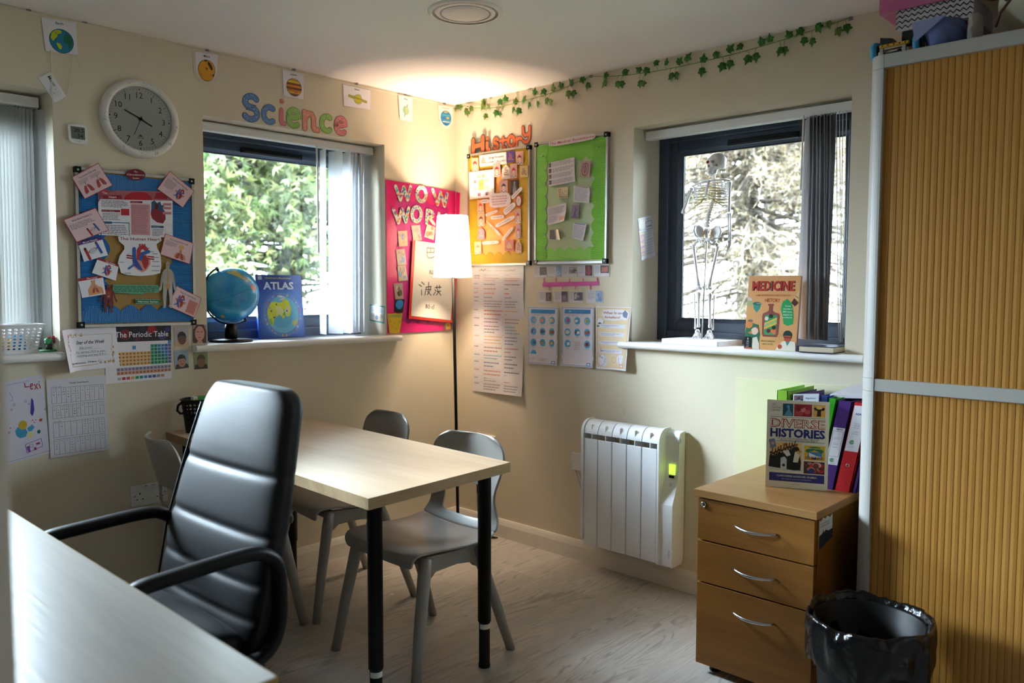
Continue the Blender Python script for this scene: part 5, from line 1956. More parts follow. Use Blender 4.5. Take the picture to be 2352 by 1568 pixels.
s = card(l8((750, 152), (1722, 78), (1768, 1300), (822, 1442)), 'd9d5de', lift=.004)
s.text('Complex Speed Sounds', .53, .925, .020, INK, 1, width=.33, bold=.008)
tabs = [(.685, .885, 'Consonant sounds', 11, [['f', 'ff', 'ph'], ['l', 'll', 'le'], ['m', 'mm', 'mb'], ['n', 'nn', 'kn', 'gn'], ['r', 'rr', 'wr'], ['s', 'ss', 'se', 'c', 'ce'], ['v', 've'], ['z', 'zz', 's', 'se'], ['sh', 'ti', 'ci'], ['th'], ['ng', 'nk']]),
        (.495, .66, None, 13, [['b', 'bb'], ['c', 'k', 'ck', 'ch'], ['d', 'dd'], ['g', 'gg', 'gu'], ['h'], ['j', 'g', 'ge', 'dge'], ['p', 'pp'], ['qu'], ['t', 'tt'], ['w', 'wh'], ['x'], ['y'], ['ch', 'tch']]),
        (.255, .445, 'Vowel sounds', 9, [['a'], ['e', 'ea'], ['i'], ['o'], ['u'], ['ay', 'a-e', 'ai', 'a'], ['ee', 'e-e', 'y', 'ea', 'e'], ['igh', 'i-e', 'ie', 'i', 'y'], ['ow', 'o-e', 'oa', 'o', 'oe']]),
        (.035, .23, None, 10, [['oo', 'u-e', 'ue', 'ew'], ['oo'], ['ar'], ['or', 'oor', 'ore', 'aw', 'au'], ['air', 'are'], ['ir', 'ur', 'er'], ['ou', 'ow'], ['oy', 'oi'], ['ire'], ['ear', 'ure']])]
for v0, v1, hd, n, cells in tabs:
    s.frame(.07, v0, .95, v1, .004, '55525e', 1)
    if hd:
        s.text(hd, .07, v1 + .008, .012, '55525e', 1, 'l')
    for i in range(n):
        u = .07 + .88 * i / n
        if i:
            s.line([(u, v0), (u, v1)], .004, '55525e', 1, round_=False)
        if i < len(cells):
            for j, w_ in enumerate(cells[i]):
                s.text(w_, u + .44 / n, v1 - .028 - .033 * j, .016, '4a4854', 2)
s.build('phonics_sheet', M_paper, 'printed phonics table of letter sounds beside the drawing with stars', 'sheet')

# ------------------------------------------------------------------ "Science" letters


def arc(cx, cy, rx, ry, a0, a1, n=10):
    return [(cx + rx * math.cos(math.radians(a0 + (a1 - a0) * i / n)), cy + ry * math.sin(math.radians(a0 + (a1 - a0) * i / n))) for i in range(n + 1)]


GL = {
    'S': ([arc(.52, .70, .30, .19, 30, 270, 12) + arc(.50, .29, .33, .20, 90, -150, 12)], .25),
    'c': ([arc(.52, .5, .34, .36, 55, 305, 16)], .27),
    'i': ([[(.42, .58), (.42, .20), (.5, .12), (.72, .12)], [(.44, .885), (.46, .885)]], .36),
    'e': ([[(.22, .52), (.55, .52), (.78, .60)] + arc(.50, .62, .28, .27, 5, 180, 10)[1:] + arc(.52, .45, .32, .32, 170, 310, 10)], .25),
    'n': ([[(.18, .88), (.20, .12)], [(.22, .62), (.38, .84), (.56, .82), (.66, .66), (.66, .22), (.74, .12), (.88, .12)]], .22),
    'H': ([[(.14, .86), (.16, .10)], [(.84, .94), (.84, .22)], [(.16, .50), (.84, .58)]], .22),
    's': ([arc(.52, .68, .26, .17, 30, 270, 10) + arc(.50, .30, .28, .19, 90, -150, 10)], .26),
    't': ([[(.50, .92), (.48, .22), (.58, .12), (.76, .16)], [(.16, .66), (.86, .72)]], .22),
    'o': ([arc(.5, .5, .33, .37, 0, 360, 20)], .26),
    'r': ([[(.26, .84), (.24, .12)], [(.26, .60), (.42, .80), (.66, .84), (.80, .76)]], .26),
    'y': ([[(.16, .90), (.18, .62), (.36, .48), (.62, .52), (.78, .64)], [(.82, .92), (.80, .34), (.62, .14), (.34, .12), (.18, .20)]], .22),
    'W': ([[(.09, .90), (.36, .12)], [(.36, .12), (.54, .86)], [(.54, .86), (.76, .14)], [(.76, .14), (.92, .90)]], .155),
    'O': ([arc(.5, .5, .37, .40, 0, 360, 24)], .24),
    'R': ([[(.22, .10), (.26, .88)], arc(.40, .68, .36, .20, 90, -90, 10), [(.40, .48), (.84, .10)]], .22),
    'K': ([[(.20, .10), (.24, .90)], [(.82, .86), (.28, .48)], [(.40, .52), (.84, .10)]], .22)}


def letter(ch, quad, col, edge, lab, grp, dots=(), lift=.002, thick=1., name='card_letter', edge_w=.05):
    s = Sheet(quad, NA if quad[0].y > -1e-3 + -.03 and abs(quad[0].y - quad[1].y) < 1e-4 else NB, base=False, lift=lift)
    strokes, w_ = GL[ch]
    w_ *= thick
    for st_ in strokes:
        s.line(st_, w_ + edge_w, edge, 0)
    for st_ in strokes:
        s.line(st_, w_, col, 1.2)
    R = random.Random(sum(map(ord, lab)))
    for st_ in strokes:
        for a, b in zip(st_[:-1], st_[1:]):
            L = math.hypot((b[0] - a[0]), (b[1] - a[1]))
            for k in range(max(1, int(L / dots[2]))) if dots else ():
                t_ = R.random()
                u = a[0] + (b[0] - a[0]) * t_ + R.uniform(-.3, .3) * w_
                v = a[1] + (b[1] - a[1]) * t_ + R.uniform(-.3, .3) * w_ * s.w / s.h
                s.disc(u, v, dots[1] * R.uniform(.7, 1.2), R.choice(dots[0]), 2.4 + .3 * k, n=10)
    # back edge: gives the card its thickness
    k = len(s.mb.v)
    return s.build(name, M_paper, lab, 'letter', grp)


c4 = cropper(420, 0, 4.612)
for ch, (x0, x1, y0, y1), col, ed, lab in (
        ('S', (612, 822, 985, 1290), '5b83bd', '2c3a5c', 'large blue polka-dot paper letter S starting the word Science'),
        ('c', (822, 1002, 1105, 1322), '5b83bd', '2c3a5c', 'blue polka-dot paper letter c in Science'),
        ('i', (995, 1105, 1040, 1342), 'd27a7c', '6e3038', 'pink polka-dot paper letter i in Science'),
        ('e', (1080, 1262, 1140, 1360), '8fbb5e', '4a6a2c', 'green polka-dot paper letter e in the middle of Science'),
        ('n', (1250, 1450, 1168, 1395), 'd98f7c', '7a4434', 'salmon polka-dot paper letter n in Science'),
        ('c', (1440, 1602, 1203, 1415), '8fbb5e', '4a6a2c', 'green polka-dot paper letter c near the end of Science'),
        ('e', (1590, 1752, 1232, 1437), 'd97c80', '7a3a40', 'pink polka-dot paper letter e ending Science')):
    d = .07 * (x1 - x0)
    q = [A(*p) for p in c4((x0, y0 - d), (x1, y0 + d), (x1, y1 + d), (x0, y1 - d))]
    letter(ch, q, col, ed, lab, 'paper letters spelling Science', (['e6dfe2'], .018, .10), edge_w=.045)
# ================================================================== pink display in the corner
cw8 = cropper(880, 400, 7.84)
c37 = cropper(830, 380, 3.733)
q = [A(885, 412), A(1046.5, 440), A(1045, 757), A(889, 766)]
for k in (1, 2):
    q[k].x = -.004
t = thing('display_backing', 'magenta paper display backing in the corner behind the lamp', 'display', (q[2] + q[3]) / 2)
s = Sheet(q, NA, 'b01a78', lift=.002)
s.build('backing_paper', M_paper, parent=t)
for nm, pts in (('left', [(0, 0), (0, 1)] + scallop(7, .045, (.12, 1), (.12, 0), (1, 0))), ('top', [(0, 1), (1, 1)] + scallop(7, .022, (1, .90), (0, .90), (0, -1))),
                ('right', [(1, 1), (1, 0)] + scallop(7, .045, (.90, 0), (.90, 1), (-1, 0))), ('bottom', [(1, 0), (0, 0)] + scallop(7, .022, (0, .055), (1, .055), (0, 1)))):
    s = Sheet(q, NA, base=False, lift=.0035 if nm in ('left', 'right') else .0048)
    s.poly(pts, 'd81f74', 0, card=.0004)
    s.build('border_strip', M_gpaper, parent=t)
# the strip that turns the corner on to the right wall
fl = [B(1048, 440, -.002), B(1057, 443, -.002), B(1052, 566, -.002), B(1047, 566, -.002)]
s = Sheet(fl, NB, 'd81f74', lift=.001)
s.build('border_strip', M_gpaper, parent=t)
DOTS = (['3f9a52', 'd9483c', '3f7fb8', 'e8913c', 'e2b84a', '7a4a9a', '2f8fae'], .050, .085)
GW = 'spotted paper letters on the magenta display'
for ch, (x0, x1, y0, y1), lab, dd in (('W', (190, 512, 190, 500), 'white spotted paper letter W, first of the upper word WOW', .03), ('O', (575, 795, 205, 520), 'white spotted paper letter O between the two W letters', .03), ('W', (862, 1172, 290, 590), 'white spotted paper letter W, last of the upper word WOW', .30),
                                      ('W', (152, 480, 590, 905), 'white spotted paper letter W starting the lower word', -.06), ('O', (486, 708, 562, 878), 'white spotted paper letter O in the lower word', .0), ('R', (730, 948, 625, 915), 'white spotted paper letter R left of the lampshade', .12),
                                      ('K', (945, 1170, 690, 980), 'white spotted paper letter K half hidden by the lampshade', .10)):
    d = dd * (y1 - y0) / 2
    qq = [A(*p, -.0055) for p in cw8((x0, y0 - d), (x1, y0 + d), (x1, y1 + d), (x0, y1 - d))]
    letter(ch, qq, 'e9e5e2', '8f8a86', lab, GW, DOTS, edge_w=.03)
GP = 'photo prints on the magenta display'


def snap(corners, lab, cols, seed, crop=c37, off=-.0055, lift=.002, plane='A', grp=GP, name='photo_print'):
    s = card(crop(*corners), cols[0], plane=plane, off=off, lift=lift)
    s.photo(.03, .02, .97, .98, cols, 1, seed, 6)
    return s.build(name, M_gpaper, lab, 'photo', grp)


snap(((425, 516), (500, 510), (516, 638), (444, 645)), 'photo print of busy hands above the red clipboard top left', ['c9b3a6', '8a6a58', '6f86a8', 'e2d5cc', 'b08a70'], 1)
snap(((562, 500), (632, 530), (618, 640), (536, 610)), 'tilted photo print above the red clipboard, next to the lampshade', ['dcc9bd', 'c98f86', '7d6350', 'e6ddd6', 'a98873'], 2)
snap(((310, 562), (390, 557), (396, 690), (320, 694)), 'photo print of a hand with blue top, highest in the left column', ['c9a988', '6c84b8', '7c5a42', 'd6bea6', 'b98a66'], 3)
snap(((295, 722), (368, 714), (385, 847), (310, 856)), 'photo print with blue sleeve, second in the left column', ['bfae9f', '5a78b4', '6b4f3e', 'd9cdbf', '9a7a62'], 4)
snap(((308, 862), (375, 852), (399, 984), (318, 992)), 'photo print with a dark head, third in the left column', ['c4b09c', '4b3a30', '6c88b8', 'd8ccbe', 'a08068'], 5)
snap(((273, 1012), (353, 1008), (359, 1143), (290, 1147)), 'dark photo print, fourth in the left column', ['a8998c', '2c2826', '5b4b42', 'cfc4b8', '7c6858'], 6)
s = card(c37((287, 1150), (373, 1146), (354, 1264), (282, 1258)), '15171c', off=-.0055)
s.disc(.5, .62, .40, '2a7cc4', 1)
s.build('photo_print', M_gpaper, 'black card with one bright blue disc on the magenta display', 'photo', GP)
# plain yellow sponge-coloured card (no face)
s = card(c37((220, 1268), (350, 1264), (341, 1436), (222, 1438)), 'd9b72c', off=-.0055, lift=.003, shape=[(.0, 1), (.25, .97), (.5, 1), (.75, .97), (1, 1), (.94, .4), (.86, .02), (.5, 0), (.14, .02), (.05, .5)])
s.rect(.06, .80, .94, .94, '9aa04a', 1)
for u, v, r_ in ((.2, .6, .05), (.8, .55, .06), (.3, .3, .05), (.62, .2, .05), (.5, .5, .04), (.75, .32, .04)):
    s.disc(u, v, r_, 'b8a02a', 1)
s.build('sponge_card', M_gpaper, 'plain yellow sponge-patterned card at the bottom left of the magenta display', 'card')
s = card(c37((702, 1344), (782, 1340), (784, 1408), (704, 1412)), '7c5a6c', off=-.0055, lift=.002)
s.poly([(.25, .05), (.2, .9), (.7, .95), (.75, .1)], 'cf9a34', 1).disc(.45, .6, .12, 'a3763a', 2)
s.build('sponge_card', M_gpaper, 'small card with a yellow blob below the red clipboard', 'card')

# clipboard with a sheet of brush characters
q = [A(*p, -.012) for p in ((947, 551), (1052, 567), (1040, 741), (938, 731))]
t = thing('clipboard', 'red clipboard with a white sheet of handwritten characters behind the lamp', 'clipboard', (q[2] + q[3]) / 2)
Sheet(q, NA, 'd8372c', lift=.004, thick=.004).build('backboard', M_gpaper, parent=t)
q = [A(*p, -.0165) for p in ((954, 552), (1049, 566), (1035, 735), (944, 725))]
s = Sheet(q, NA, 'f0ebe2', lift=.0012)
TLp, TRp, BRp, BLp = c37((462, 640), (818, 690), (772, 1320), (428, 1286))[0:4]


def uv(x, y):
    """crop pixel -> position on the sheet (inverse of the bilinear map, by iteration)"""
    px, py = 830 + x / 3.733, 380 + y / 3.733
    c = [(954, 552), (1049, 566), (1035, 735), (944, 725)]
    u = v = .5
    for _ in range(30):
        X = (c[0][0] * (1 - u) + c[1][0] * u) * v + (c[3][0] * (1 - u) + c[2][0] * u) * (1 - v)
        Y = (c[0][1] * (1 - u) + c[1][1] * u) * v + (c[3][1] * (1 - u) + c[2][1] * u) * (1 - v)
        u += (px - X) / 95
        v -= (py - Y) / 173
    return u, v


for st_ in ([(558, 705), (558, 770), (566, 790), (600, 792), (622, 776)], [(558, 705), (620, 709), (617, 745), (559, 744)], [(588, 707), (588, 744)],
            [(512, 998), (535, 1020)], [(490, 1020), (512, 1036)], [(512, 1066), (512, 1110)], [(540, 1110), (550, 1042), (592, 1036), (586, 1060)], [(571, 1000), (571, 1075)], [(552, 1062), (590, 1062), (560, 1108)], [(560, 1076), (592, 1112)],
            [(625, 1046), (680, 1042)], [(642, 1028), (642, 1056)], [(664, 1026), (664, 1056)], [(624, 1064), (636, 1076)], [(612, 1110), (628, 1084)], [(650, 1062), (646, 1080), (676, 1076)], [(658, 1080), (638, 1110)], [(658, 1086), (677, 1112)]):
    s.line([uv(*p) for p in st_], .018, '2a2724', 1)
s.text('B\u0101l\u012b', *uv(605, 932), .055, '2a2724', 1, bold=.01)
s.text('B\u014d c\u012b', *uv(582, 1226), .055, '2a2724', 1, bold=.01)
s.build('sheet', M_paper, parent=t)

# cards stuck inside the window reveals
s = Sheet([B(850, 698, W1[1] - .0003), B(884.4, 703, W1[1] - .0003), B(882.8, 743, W1[1] - .0003), B(849, 736, W1[1] - .0003)], NB, '3a7f78', lift=.0008)
s.rect(.05, .08, .95, .92, 'e6e9ee', 1).rect(.05, .08, .95, .52, 'dcc4a8', 2).words(.1, .58, .9, .86, 3, '8d93a4', 3, seed=3).disc(.5, .28, .10, '5b6a9a', 3, .14).disc(.22, .34, .14, 'b8aeac', 3, .10).disc(.82, .36, .10, 'b3aaa8', 3, .12)
s.build('small_card', M_gpaper, 'small green-bordered card stuck inside the globe window reveal', 'card')
s = Sheet([A(1465, 502, W2[1] - .0003), A(1494.7, 494, W2[1] - .0003), A(1505, 586.5, W2[1] - .0003), A(1473.7, 598, W2[1] - .0003)], NA, 'eceaf2', lift=.0008)
s.rect(0, .70, .45, .98, '2c3260', 1).disc(.28, .84, .26, 'd9c9bc', 2).disc(.28, .84, .20, 'e9dccb', 3).line([(.48, .84), (.6, .84)], .03, '2c3260', 2)
s.frame(.52, .76, .98, .88, .02, '4a5a9a', 1).frame(.52, .68, .98, .75, .02, '4a5a9a', 1).text('Uterus', .74, .92, .035, '4a4a66', 1, width=.3)
for i in range(9):
    s.rect(.0, .08 + i * .066, .30, .08 + i * .066 + .062, ('e0883c', 'c8443c')[i % 2], 1)
    s.words(.34, .09 + i * .066, .96, .135 + i * .066, 2, 'b3afbd', 1, seed=i)
s.build('leaflet', M_gpaper, 'tall white leaflet with orange bands stuck inside the skeleton window reveal', 'leaflet')

# ================================================================== things on the right wall
c7 = cropper(1040, 280, 4.355)
for ch, (x0, x1, y0, y1), sl, lab in (('H', (200, 338, 152, 340), -.16, 'orange black-edged paper letter H starting History'), ('i', (330, 402, 150, 300), -.1, 'orange black-edged paper letter i in History'), ('s', (394, 474, 145, 285), -.06, 'orange black-edged paper letter s in History'),
                                      ('t', (462, 552, 146, 274), -.06, 'orange black-edged paper letter t in History'), ('o', (542, 636, 126, 258), -.08, 'orange black-edged paper letter o in History'), ('r', (622, 708, 145, 252), -.1, 'orange black-edged paper letter r in History'),
                                      ('y', (690, 792, 36, 226), -.05, 'orange black-edged paper letter y set highest in History')):
    d = -sl * (x1 - x0) / 2
    qq = [B(*p) for p in c7((x0, y0 + d), (x1, y0 - d), (x1, y1 - d), (x0, y1 + d))]
    letter(ch, qq, 'd9653a', '33261e', lab, 'paper letters spelling History', (['b8502e'], .016, .2), lift=.012 if ch in 'Hi' else .003, edge_w=.10)

# ------------------------------------------------------------------ yellow board
le, re, te, be = strips(.135, .865, .86, .085, 8, 7, .045, ou=.012, ov=.012)
board('yellow scalloped notice board of dynasty cards right of the lamp', qb(*c7((168, 330), (792, 234), (790, 1430), (172, 1442))), NB, 'eba458', 'e0b21e', 'Y', [(le, 'h'), (te, 'v'), (re, 'h'), (be, 'v')])
c5 = cropper(1040, 320, 5.225)
XB = -.0195
GY = 'cards on the yellow board'


def pin(corners, paper, lift=.002, shape=None, crop=c5, curl=None):
    return card(crop(*corners), paper, 'B', XB, lift, shape, curl)


def lady(corners, lab, paper, hat, lift=.002):
    s = pin(corners, paper, lift)
    s.poly([(.18, 0), (.24, .14), (.42, .22), (.60, .22), (.78, .14), (.84, 0)], 'ded3cc', 1).line([(.14, .10), (.32, .16), (.42, .06), (.58, .06), (.68, .16), (.88, .08)], .05, '4b3a4a', 2)
    s.disc(.5, .42, .21, 'e6c4ac', 2, .17).poly([(.20, .46), (.26, .62), (.5, .76), (.74, .62), (.80, .46), (.66, .54), (.34, .54)], hat, 3).disc(.5, .70, .07, hat, 3).line([(.30, .50), (.28, .36)], .035, hat, 3).line([(.70, .50), (.72, .36)], .035, hat, 3)
    s.line([(.45, .33), (.55, .33)], .03, 'b04a44', 3)
    return s.build('drawn_lady_card', M_paper, lab, 'card', GY)


def dragon(corners, lab, paper, c1, c2, lift=.0025, shape=None, name='dragon_card'):
    s = pin(corners, paper, lift, shape)
    w = [(.5 + .30 * math.cos(a) * (1 - a / 14), .22 + a * .048 + .05 * math.sin(2 * a)) for a in [i * .5 for i in range(24)]]
    s.line(w, .075, c1, 2)
    s.line([(a + .03, b + .02) for a, b in w], .025, c2, 3)
    R = random.Random(len(lab))
    for _ in range(14):
        u, v = R.uniform(.12, .88), R.uniform(.12, .82)
        s.line([(u, v), (u + R.uniform(-.09, .09), v + R.uniform(-.07, .07))], .03, R.choice((c1, c2)), 1)
    return s.build(name, M_paper, lab, 'card', GY)


ARCH = [(0, 0), (1, 0), (1, .68), (.72, .86), (.5, 1), (.28, .86), (0, .68)]
s = pin(((325, 192), (642, 150), (652, 292), (330, 330)), 'e6dfe0', .0018)
s.text('Qing Dynasty', .62, .60, .17, '3f3a40', 2, width=.58, bold=.012).text('(1644 - 1912 AD)', .64, .22, .16, '3f3a40', 2, width=.66, bold=.012)
s.build('title_card', M_paper, 'white title card reading Qing Dynasty across the top of the yellow board', 'card', GY)
dragon(((322, 197), (415, 183), (425, 312), (326, 322)), 'white card with a gold dragon left of the dynasty title', 'e6dcd8', 'c99a48', '4a4048', .003)
dragon(((645, 150), (748, 138), (750, 272), (648, 282)), 'purple card with a gold dragon right of the dynasty title', '4a2f78', 'b0703c', '6a4a94', .003)
lady(((225, 225), (310, 220), (315, 375), (232, 378)), 'drawn lady card in the board top left corner', 'dba88c', 'b02f34')
lady(((755, 150), (850, 140), (848, 305), (768, 300)), 'drawn lady card in the board top right corner', 'd9a694', '8f2430')
lady(((484, 290), (573, 278), (580, 442), (495, 455)), 'drawn lady card just below the dynasty title', 'd9aaa2', 'a02a34', .003)
dragon(((592, 300), (690, 296), (692, 470), (594, 482)), 'white chequered arch card with a gold dragon between two ladies', 'e3d9da', 'b58a3c', 'a03038', .002, ARCH)
lady(((695, 300), (775, 290), (776, 460), (697, 470)), 'drawn lady card right of the chequered arch', 'd6a8a4', 'a8242e', .003)
dragon(((812, 320), (906, 315), (906, 452), (810, 452)), 'yellow card with a blue dragon at the board right edge', 'd6b67c', '3a466c', 'd2b04c', .003)
lady(((565, 496), (662, 488), (662, 640), (570, 645)), 'drawn lady card with a black headdress above the speech cloud', 'd0a8a8', '2b1c20', .002)
s = pin(((693, 492), (788, 484), (786, 662), (693, 668)), '332e30', .002)
s.poly([(.34, .02), (.36, .42), (.44, .62), (.46, .86), (.62, .86), (.64, .62), (.74, .36), (.78, .02)], '8f8a86', 1).disc(.54, .84, .09, 'b0a69e', 2).line([(.48, .6), (.60, .1)], .06, '5f5a5a', 2)
s.build('old_photo', M_gpaper, 'black and white photo of a standing person in robes', 'photo', GY)
s = pin(((200, 395), (500, 360), (503, 690), (208, 722)), 'ebe3e2', .0035)
s.rect(.18, .10, .80, .92, 'cbb9c6', 1).poly([(.18, .92), (.18, .82), (.28, .92)], 'ebe3e2', 2).rect(.38, .30, .60, .68, 'e8a45c', 2).words(.40, .46, .58, .56, 2, 'b8743c', 3, seed=1)
for (u, v, c) in ((.40, .80, 'd9b46a'), (.58, .80, 'd99a5c'), (.24, .62, 'd0726c'), (.70, .62, 'd9b48a'), (.24, .36, 'dc9a84'), (.70, .38, 'dfae94'), (.40, .14, '7c2a54'), (.70, .14, '7c2a4c')):
    s.frame(u - .05, v - .05, u + .06, v + .06, .02, c, 2).disc(u, v, .025, c, 3)
for v in (.28, .52, .76):
    s.line([(.0, v), (.16, v)], .006, 'bdb0b4', 1, round_=False).line([(.82, v), (1, v)], .006, 'bdb0b4', 1, round_=False)
s.build('plan_sheet', M_paper, 'white sheet with a mauve house plan at the board upper left', 'sheet', GY)


def cloudshape(n, du, dv):
    P = []
    for i in range(n * 6):
        a = 2 * PI * i / (n * 6)
        k = 1 - .05 + .05 * abs(math.sin(a * n / 2))
        c, s_ = math.cos(a), math.sin(a)
        e = 1 / ((abs(c) ** 4 + abs(s_) ** 4) ** .25)
        P.append((.5 + .5 * c * e * k, .5 + .5 * s_ * e * k))
    return P


def strip(corners, lab, rows=1, seed=0, lift=.004):
    s = pin(corners, 'e8dfdd', lift, cloudshape(9, 0, 0))
    s.words(.14, .28 if rows == 1 else .2, .86, .72 if rows == 1 else .8, rows, 'b9a3a6', 1, seed=seed, ragged=.1, fill=.55)
    s.build('paper_strip', M_paper, lab, 'strip', GY)


s = pin(((438, 652), (700, 636), (706, 800), (444, 830)), 'e6dadc', .0045, cloudshape(11, 0, 0))
s.words(.12, .14, .9, .86, 4, 'bf8f9c', 1, seed=5, ragged=.15, align='c', fill=.5)
s.build('speech_cloud', M_paper, 'white cloud card of pink print in the middle of the yellow board', 'card', GY)
strip(((345, 722), (440, 716), (442, 762), (346, 770)), 'white scalloped strip left of the speech cloud', 1, 1)
strip(((704, 690), (828, 560), (850, 600), (726, 728)), 'white scalloped strip slanting over the old photo', 1, 2, .0055)
strip(((604, 848), (742, 744), (770, 800), (632, 922)), 'broad two-row scalloped strip right below the speech cloud', 2, 3)
strip(((392, 895), (540, 840), (548, 870), (400, 930)), 'white scalloped strip slanting up, left below the speech cloud', 1, 4)
strip(((456, 920), (622, 904), (626, 948), (460, 966)), 'level white scalloped strip in the board centre', 1, 5)
strip(((504, 1030), (740, 900), (758, 946), (524, 1068)), 'longest white scalloped strip, slanting up to the right', 1, 6)
strip(((400, 976), (420, 980), (588, 1140), (572, 1172)), 'white scalloped strip slanting down to the right', 1, 7)
strip(((590, 1200), (715, 1045), (738, 1070), (610, 1228)), 'white scalloped strip slanting steeply near the board foot', 1, 8)
strip(((355, 1226), (560, 1212), (562, 1252), (358, 1266)), 'level white scalloped strip lowest on the yellow board', 1, 9)
lady(((296, 730), (371, 724), (378, 874), (300, 882)), 'drawn lady card highest in the board left column', 'efb48c', 'c03a38')
lady(((300, 886), (383, 880), (384, 1032), (300, 1042)), 'drawn lady card with dark hair in the board left column', 'f0b48c', '6a2430')
dragon(((302, 1050), (383, 1050), (384, 1198), (303, 1202)), 'red-edged arch card with a white dragon in the left column', 'd9848c', 'e6d3d8', 'b0485c', .002, ARCH)
lady(((262, 1230), (343, 1225), (346, 1370), (266, 1380)), 'faded drawn lady card lowest in the board left column', 'f2c09c', 'e08a78')
s = pin(((756, 662), (832, 652), (832, 818), (762, 826)), 'b02a30', .0025, [(.5 + .5 * math.cos(2 * PI * i / 8 + .39), .5 + .5 * math.sin(2 * PI * i / 8 + .39)) for i in range(8)])
s.disc(.48, .5, .38, 'e6dcd6', 1, .36).line([(.3, .4), (.5, .62), (.4, .7), (.65, .55)], .05, '8a6a4c', 2)
s.build('fan_card', M_paper, 'red eight-sided card with a white centre at the board right edge', 'card', GY)
lady(((752, 840), (816, 835), (819, 1003), (752, 1008)), 'drawn lady card below the red eight-sided card', 'd8aca0', 'b02c38', .0008)
lady(((755, 1026), (816, 1020), (819, 1180), (758, 1186)), 'mauve drawn lady card in the board right column', 'b88a90', '8a2434', .0008)
dragon(((628, 1212), (735, 1203), (736, 1335), (628, 1338)), 'maroon card with a gold dragon near the board foot', '8f3440', 'd9b070', 'dcc4a0', .003)
dragon(((755, 1212), (826, 1208), (826, 1366), (755, 1364)), 'red-edged arch card with a blue dragon at the board lower right', 'cfa08a', '4a5a84', 'a8343c', .0008, ARCH)

# ------------------------------------------------------------------ green board
le, re, te, be = strips(.145, .835, .845, .10, 9, 7, .042, ou=.02, ov=.03)
board('bright green scalloped notice board about medicine near the window', qb(*c7((842, 214), (1575, 104), (1556, 1412), (836, 1424))), NB, 'b3c49a', '78c83c', 'Y', [(te, 'v'), (re, 'h'), (be, 'v'), (le, 'h')])
GG = 'papers pinned on the green board'
pg_ = lambda corners, paper, lift=.002, shape=None, curl=None: pin(corners, paper, lift, shape, c7, curl)
s = pg_(((958, 412), (1218, 352), (1225, 595), (965, 645)), 'dfdbe2', .002)
for i in range(4):
    s.photo(.01, .80 - i * .245, .115, .98 - i * .245, ['5a5560', '8f7a74', '2d2a30'], 1, i, 3)
    s.words(.14, .79 - i * .245, .98, .97 - i * .245, 5, '8f8c99', 1, seed=40 + i)
s.rect(.42, .965, .68, 1.0, 'c9c4cc', 2)
s.build('pinned_paper', M_paper, 'large white paper with four tiny portraits, highest on the green board', 'paper', GG)
s = pg_(((1285, 396), (1385, 393), (1370, 552), (1270, 548)), 'b08a86', .002)
s.line(arc(.5, .48, .30, .40, 0, 360, 18), .05, '54403f', 1).line(arc(.5, .5, .12, .22, 0, 360, 12), .05, '54403f', 1).line([(.5, .1), (.5, .9)], .03, '54403f', 1)
s.build('pinned_print', M_paper, 'old pinkish woodcut print of an oval figure on the green board', 'print', GG)
s = pg_(((1040, 662), (1155, 648), (1152, 760), (1055, 766)), 'd6c6a4', .002)
s.line([(.2, .1), (.2, .85), (.35, .85), (.35, .1)], .04, '5e5348', 1).line([(.1, .15), (.9, .12)], .03, '5e5348', 1).line([(.5, .15), (.5, .6), (.7, .3)], .03, '6f6254', 1).line([(.68, .6), (.82, .6)], .03, '6f6254', 1)
s.build('pinned_print', M_paper, 'small yellowed print of old apparatus on the green board', 'print', GG)
s = pg_(((1222, 636), (1378, 660), (1365, 812), (1205, 795)), 'd9d5dd', .002, None, lambda u, v: .012 * max(0, v - .7) ** 1 * 2)
s.rect(.1, .93, .9, 1.02, 'a8929a', 1).words(.06, .06, .94, .9, 11, '918e9b', 1, seed=51)
s.build('pinned_paper', M_paper, 'white paper with a curled top on the right side of the green board', 'paper', GG)
s = pg_(((948, 858), (1135, 810), (1140, 990), (958, 1030)), 'dedae0', .002, None, lambda u, v: .02 * max(0, u - .6) * max(0, .6 - v) * 4)
s.words(.04, .52, .94, .92, 8, '918e9b', 1, seed=52).words(.04, .10, .55, .48, 8, '918e9b', 1, seed=53).rect(.60, .10, .96, .32, 'cfa796', 1)
s.build('pinned_paper', M_paper, 'white paper with a small salmon box, left middle of the green board', 'paper', GG)
s = pg_(((1192, 828), (1268, 826), (1260, 965), (1185, 963)), '85718c', .002)
s.line([(.5, .85), (.5, .55), (.35, .1)], .07, '2f2836', 1).line([(.5, .55), (.62, .1)], .06, '2f2836', 1).line([(.5, .75), (.75, .6), (.8, .9)], .05, '2f2836', 1).line([(.1, .08), (.9, .08)], .04, '3f364a', 1)
s.build('pinned_print', M_paper, 'mauve print of a standing figure on the green board', 'print', GG)
s = pg_(((975, 1082), (1066, 1075), (1086, 1178), (972, 1172)), '4a3f38', .003, None, lambda u, v: .02 * max(0, u - .5) ** 1.5)
s.poly([(.70, 1), (1, 1), (1, .1), (.86, .4)], 'a8927c', 1).words(.1, .1, .7, .8, 4, '6b5d52', 1, seed=3)
s.build('pinned_print', M_gpaper, 'small dark curled print at the lower left of the green board', 'print', GG)
s = pg_(((1210, 1005), (1340, 1022), (1310, 1190), (1198, 1160)), 'd6d2dc', .002, None, lambda u, v: .01 * max(0, .4 - v))
s.rect(.1, .92, .9, .99, '6a8ab4', 1).words(.06, .06, .94, .88, 12, '918e9b', 1, seed=54)
s.build('pinned_paper', M_paper, 'white paper with a blue heading, lowest on the green board', 'paper', GG)
s = pg_(((962, 196), (1432, 106), (1442, 172), (966, 256)), 'e6dade', .006, cloudshape(13, 0, 0))
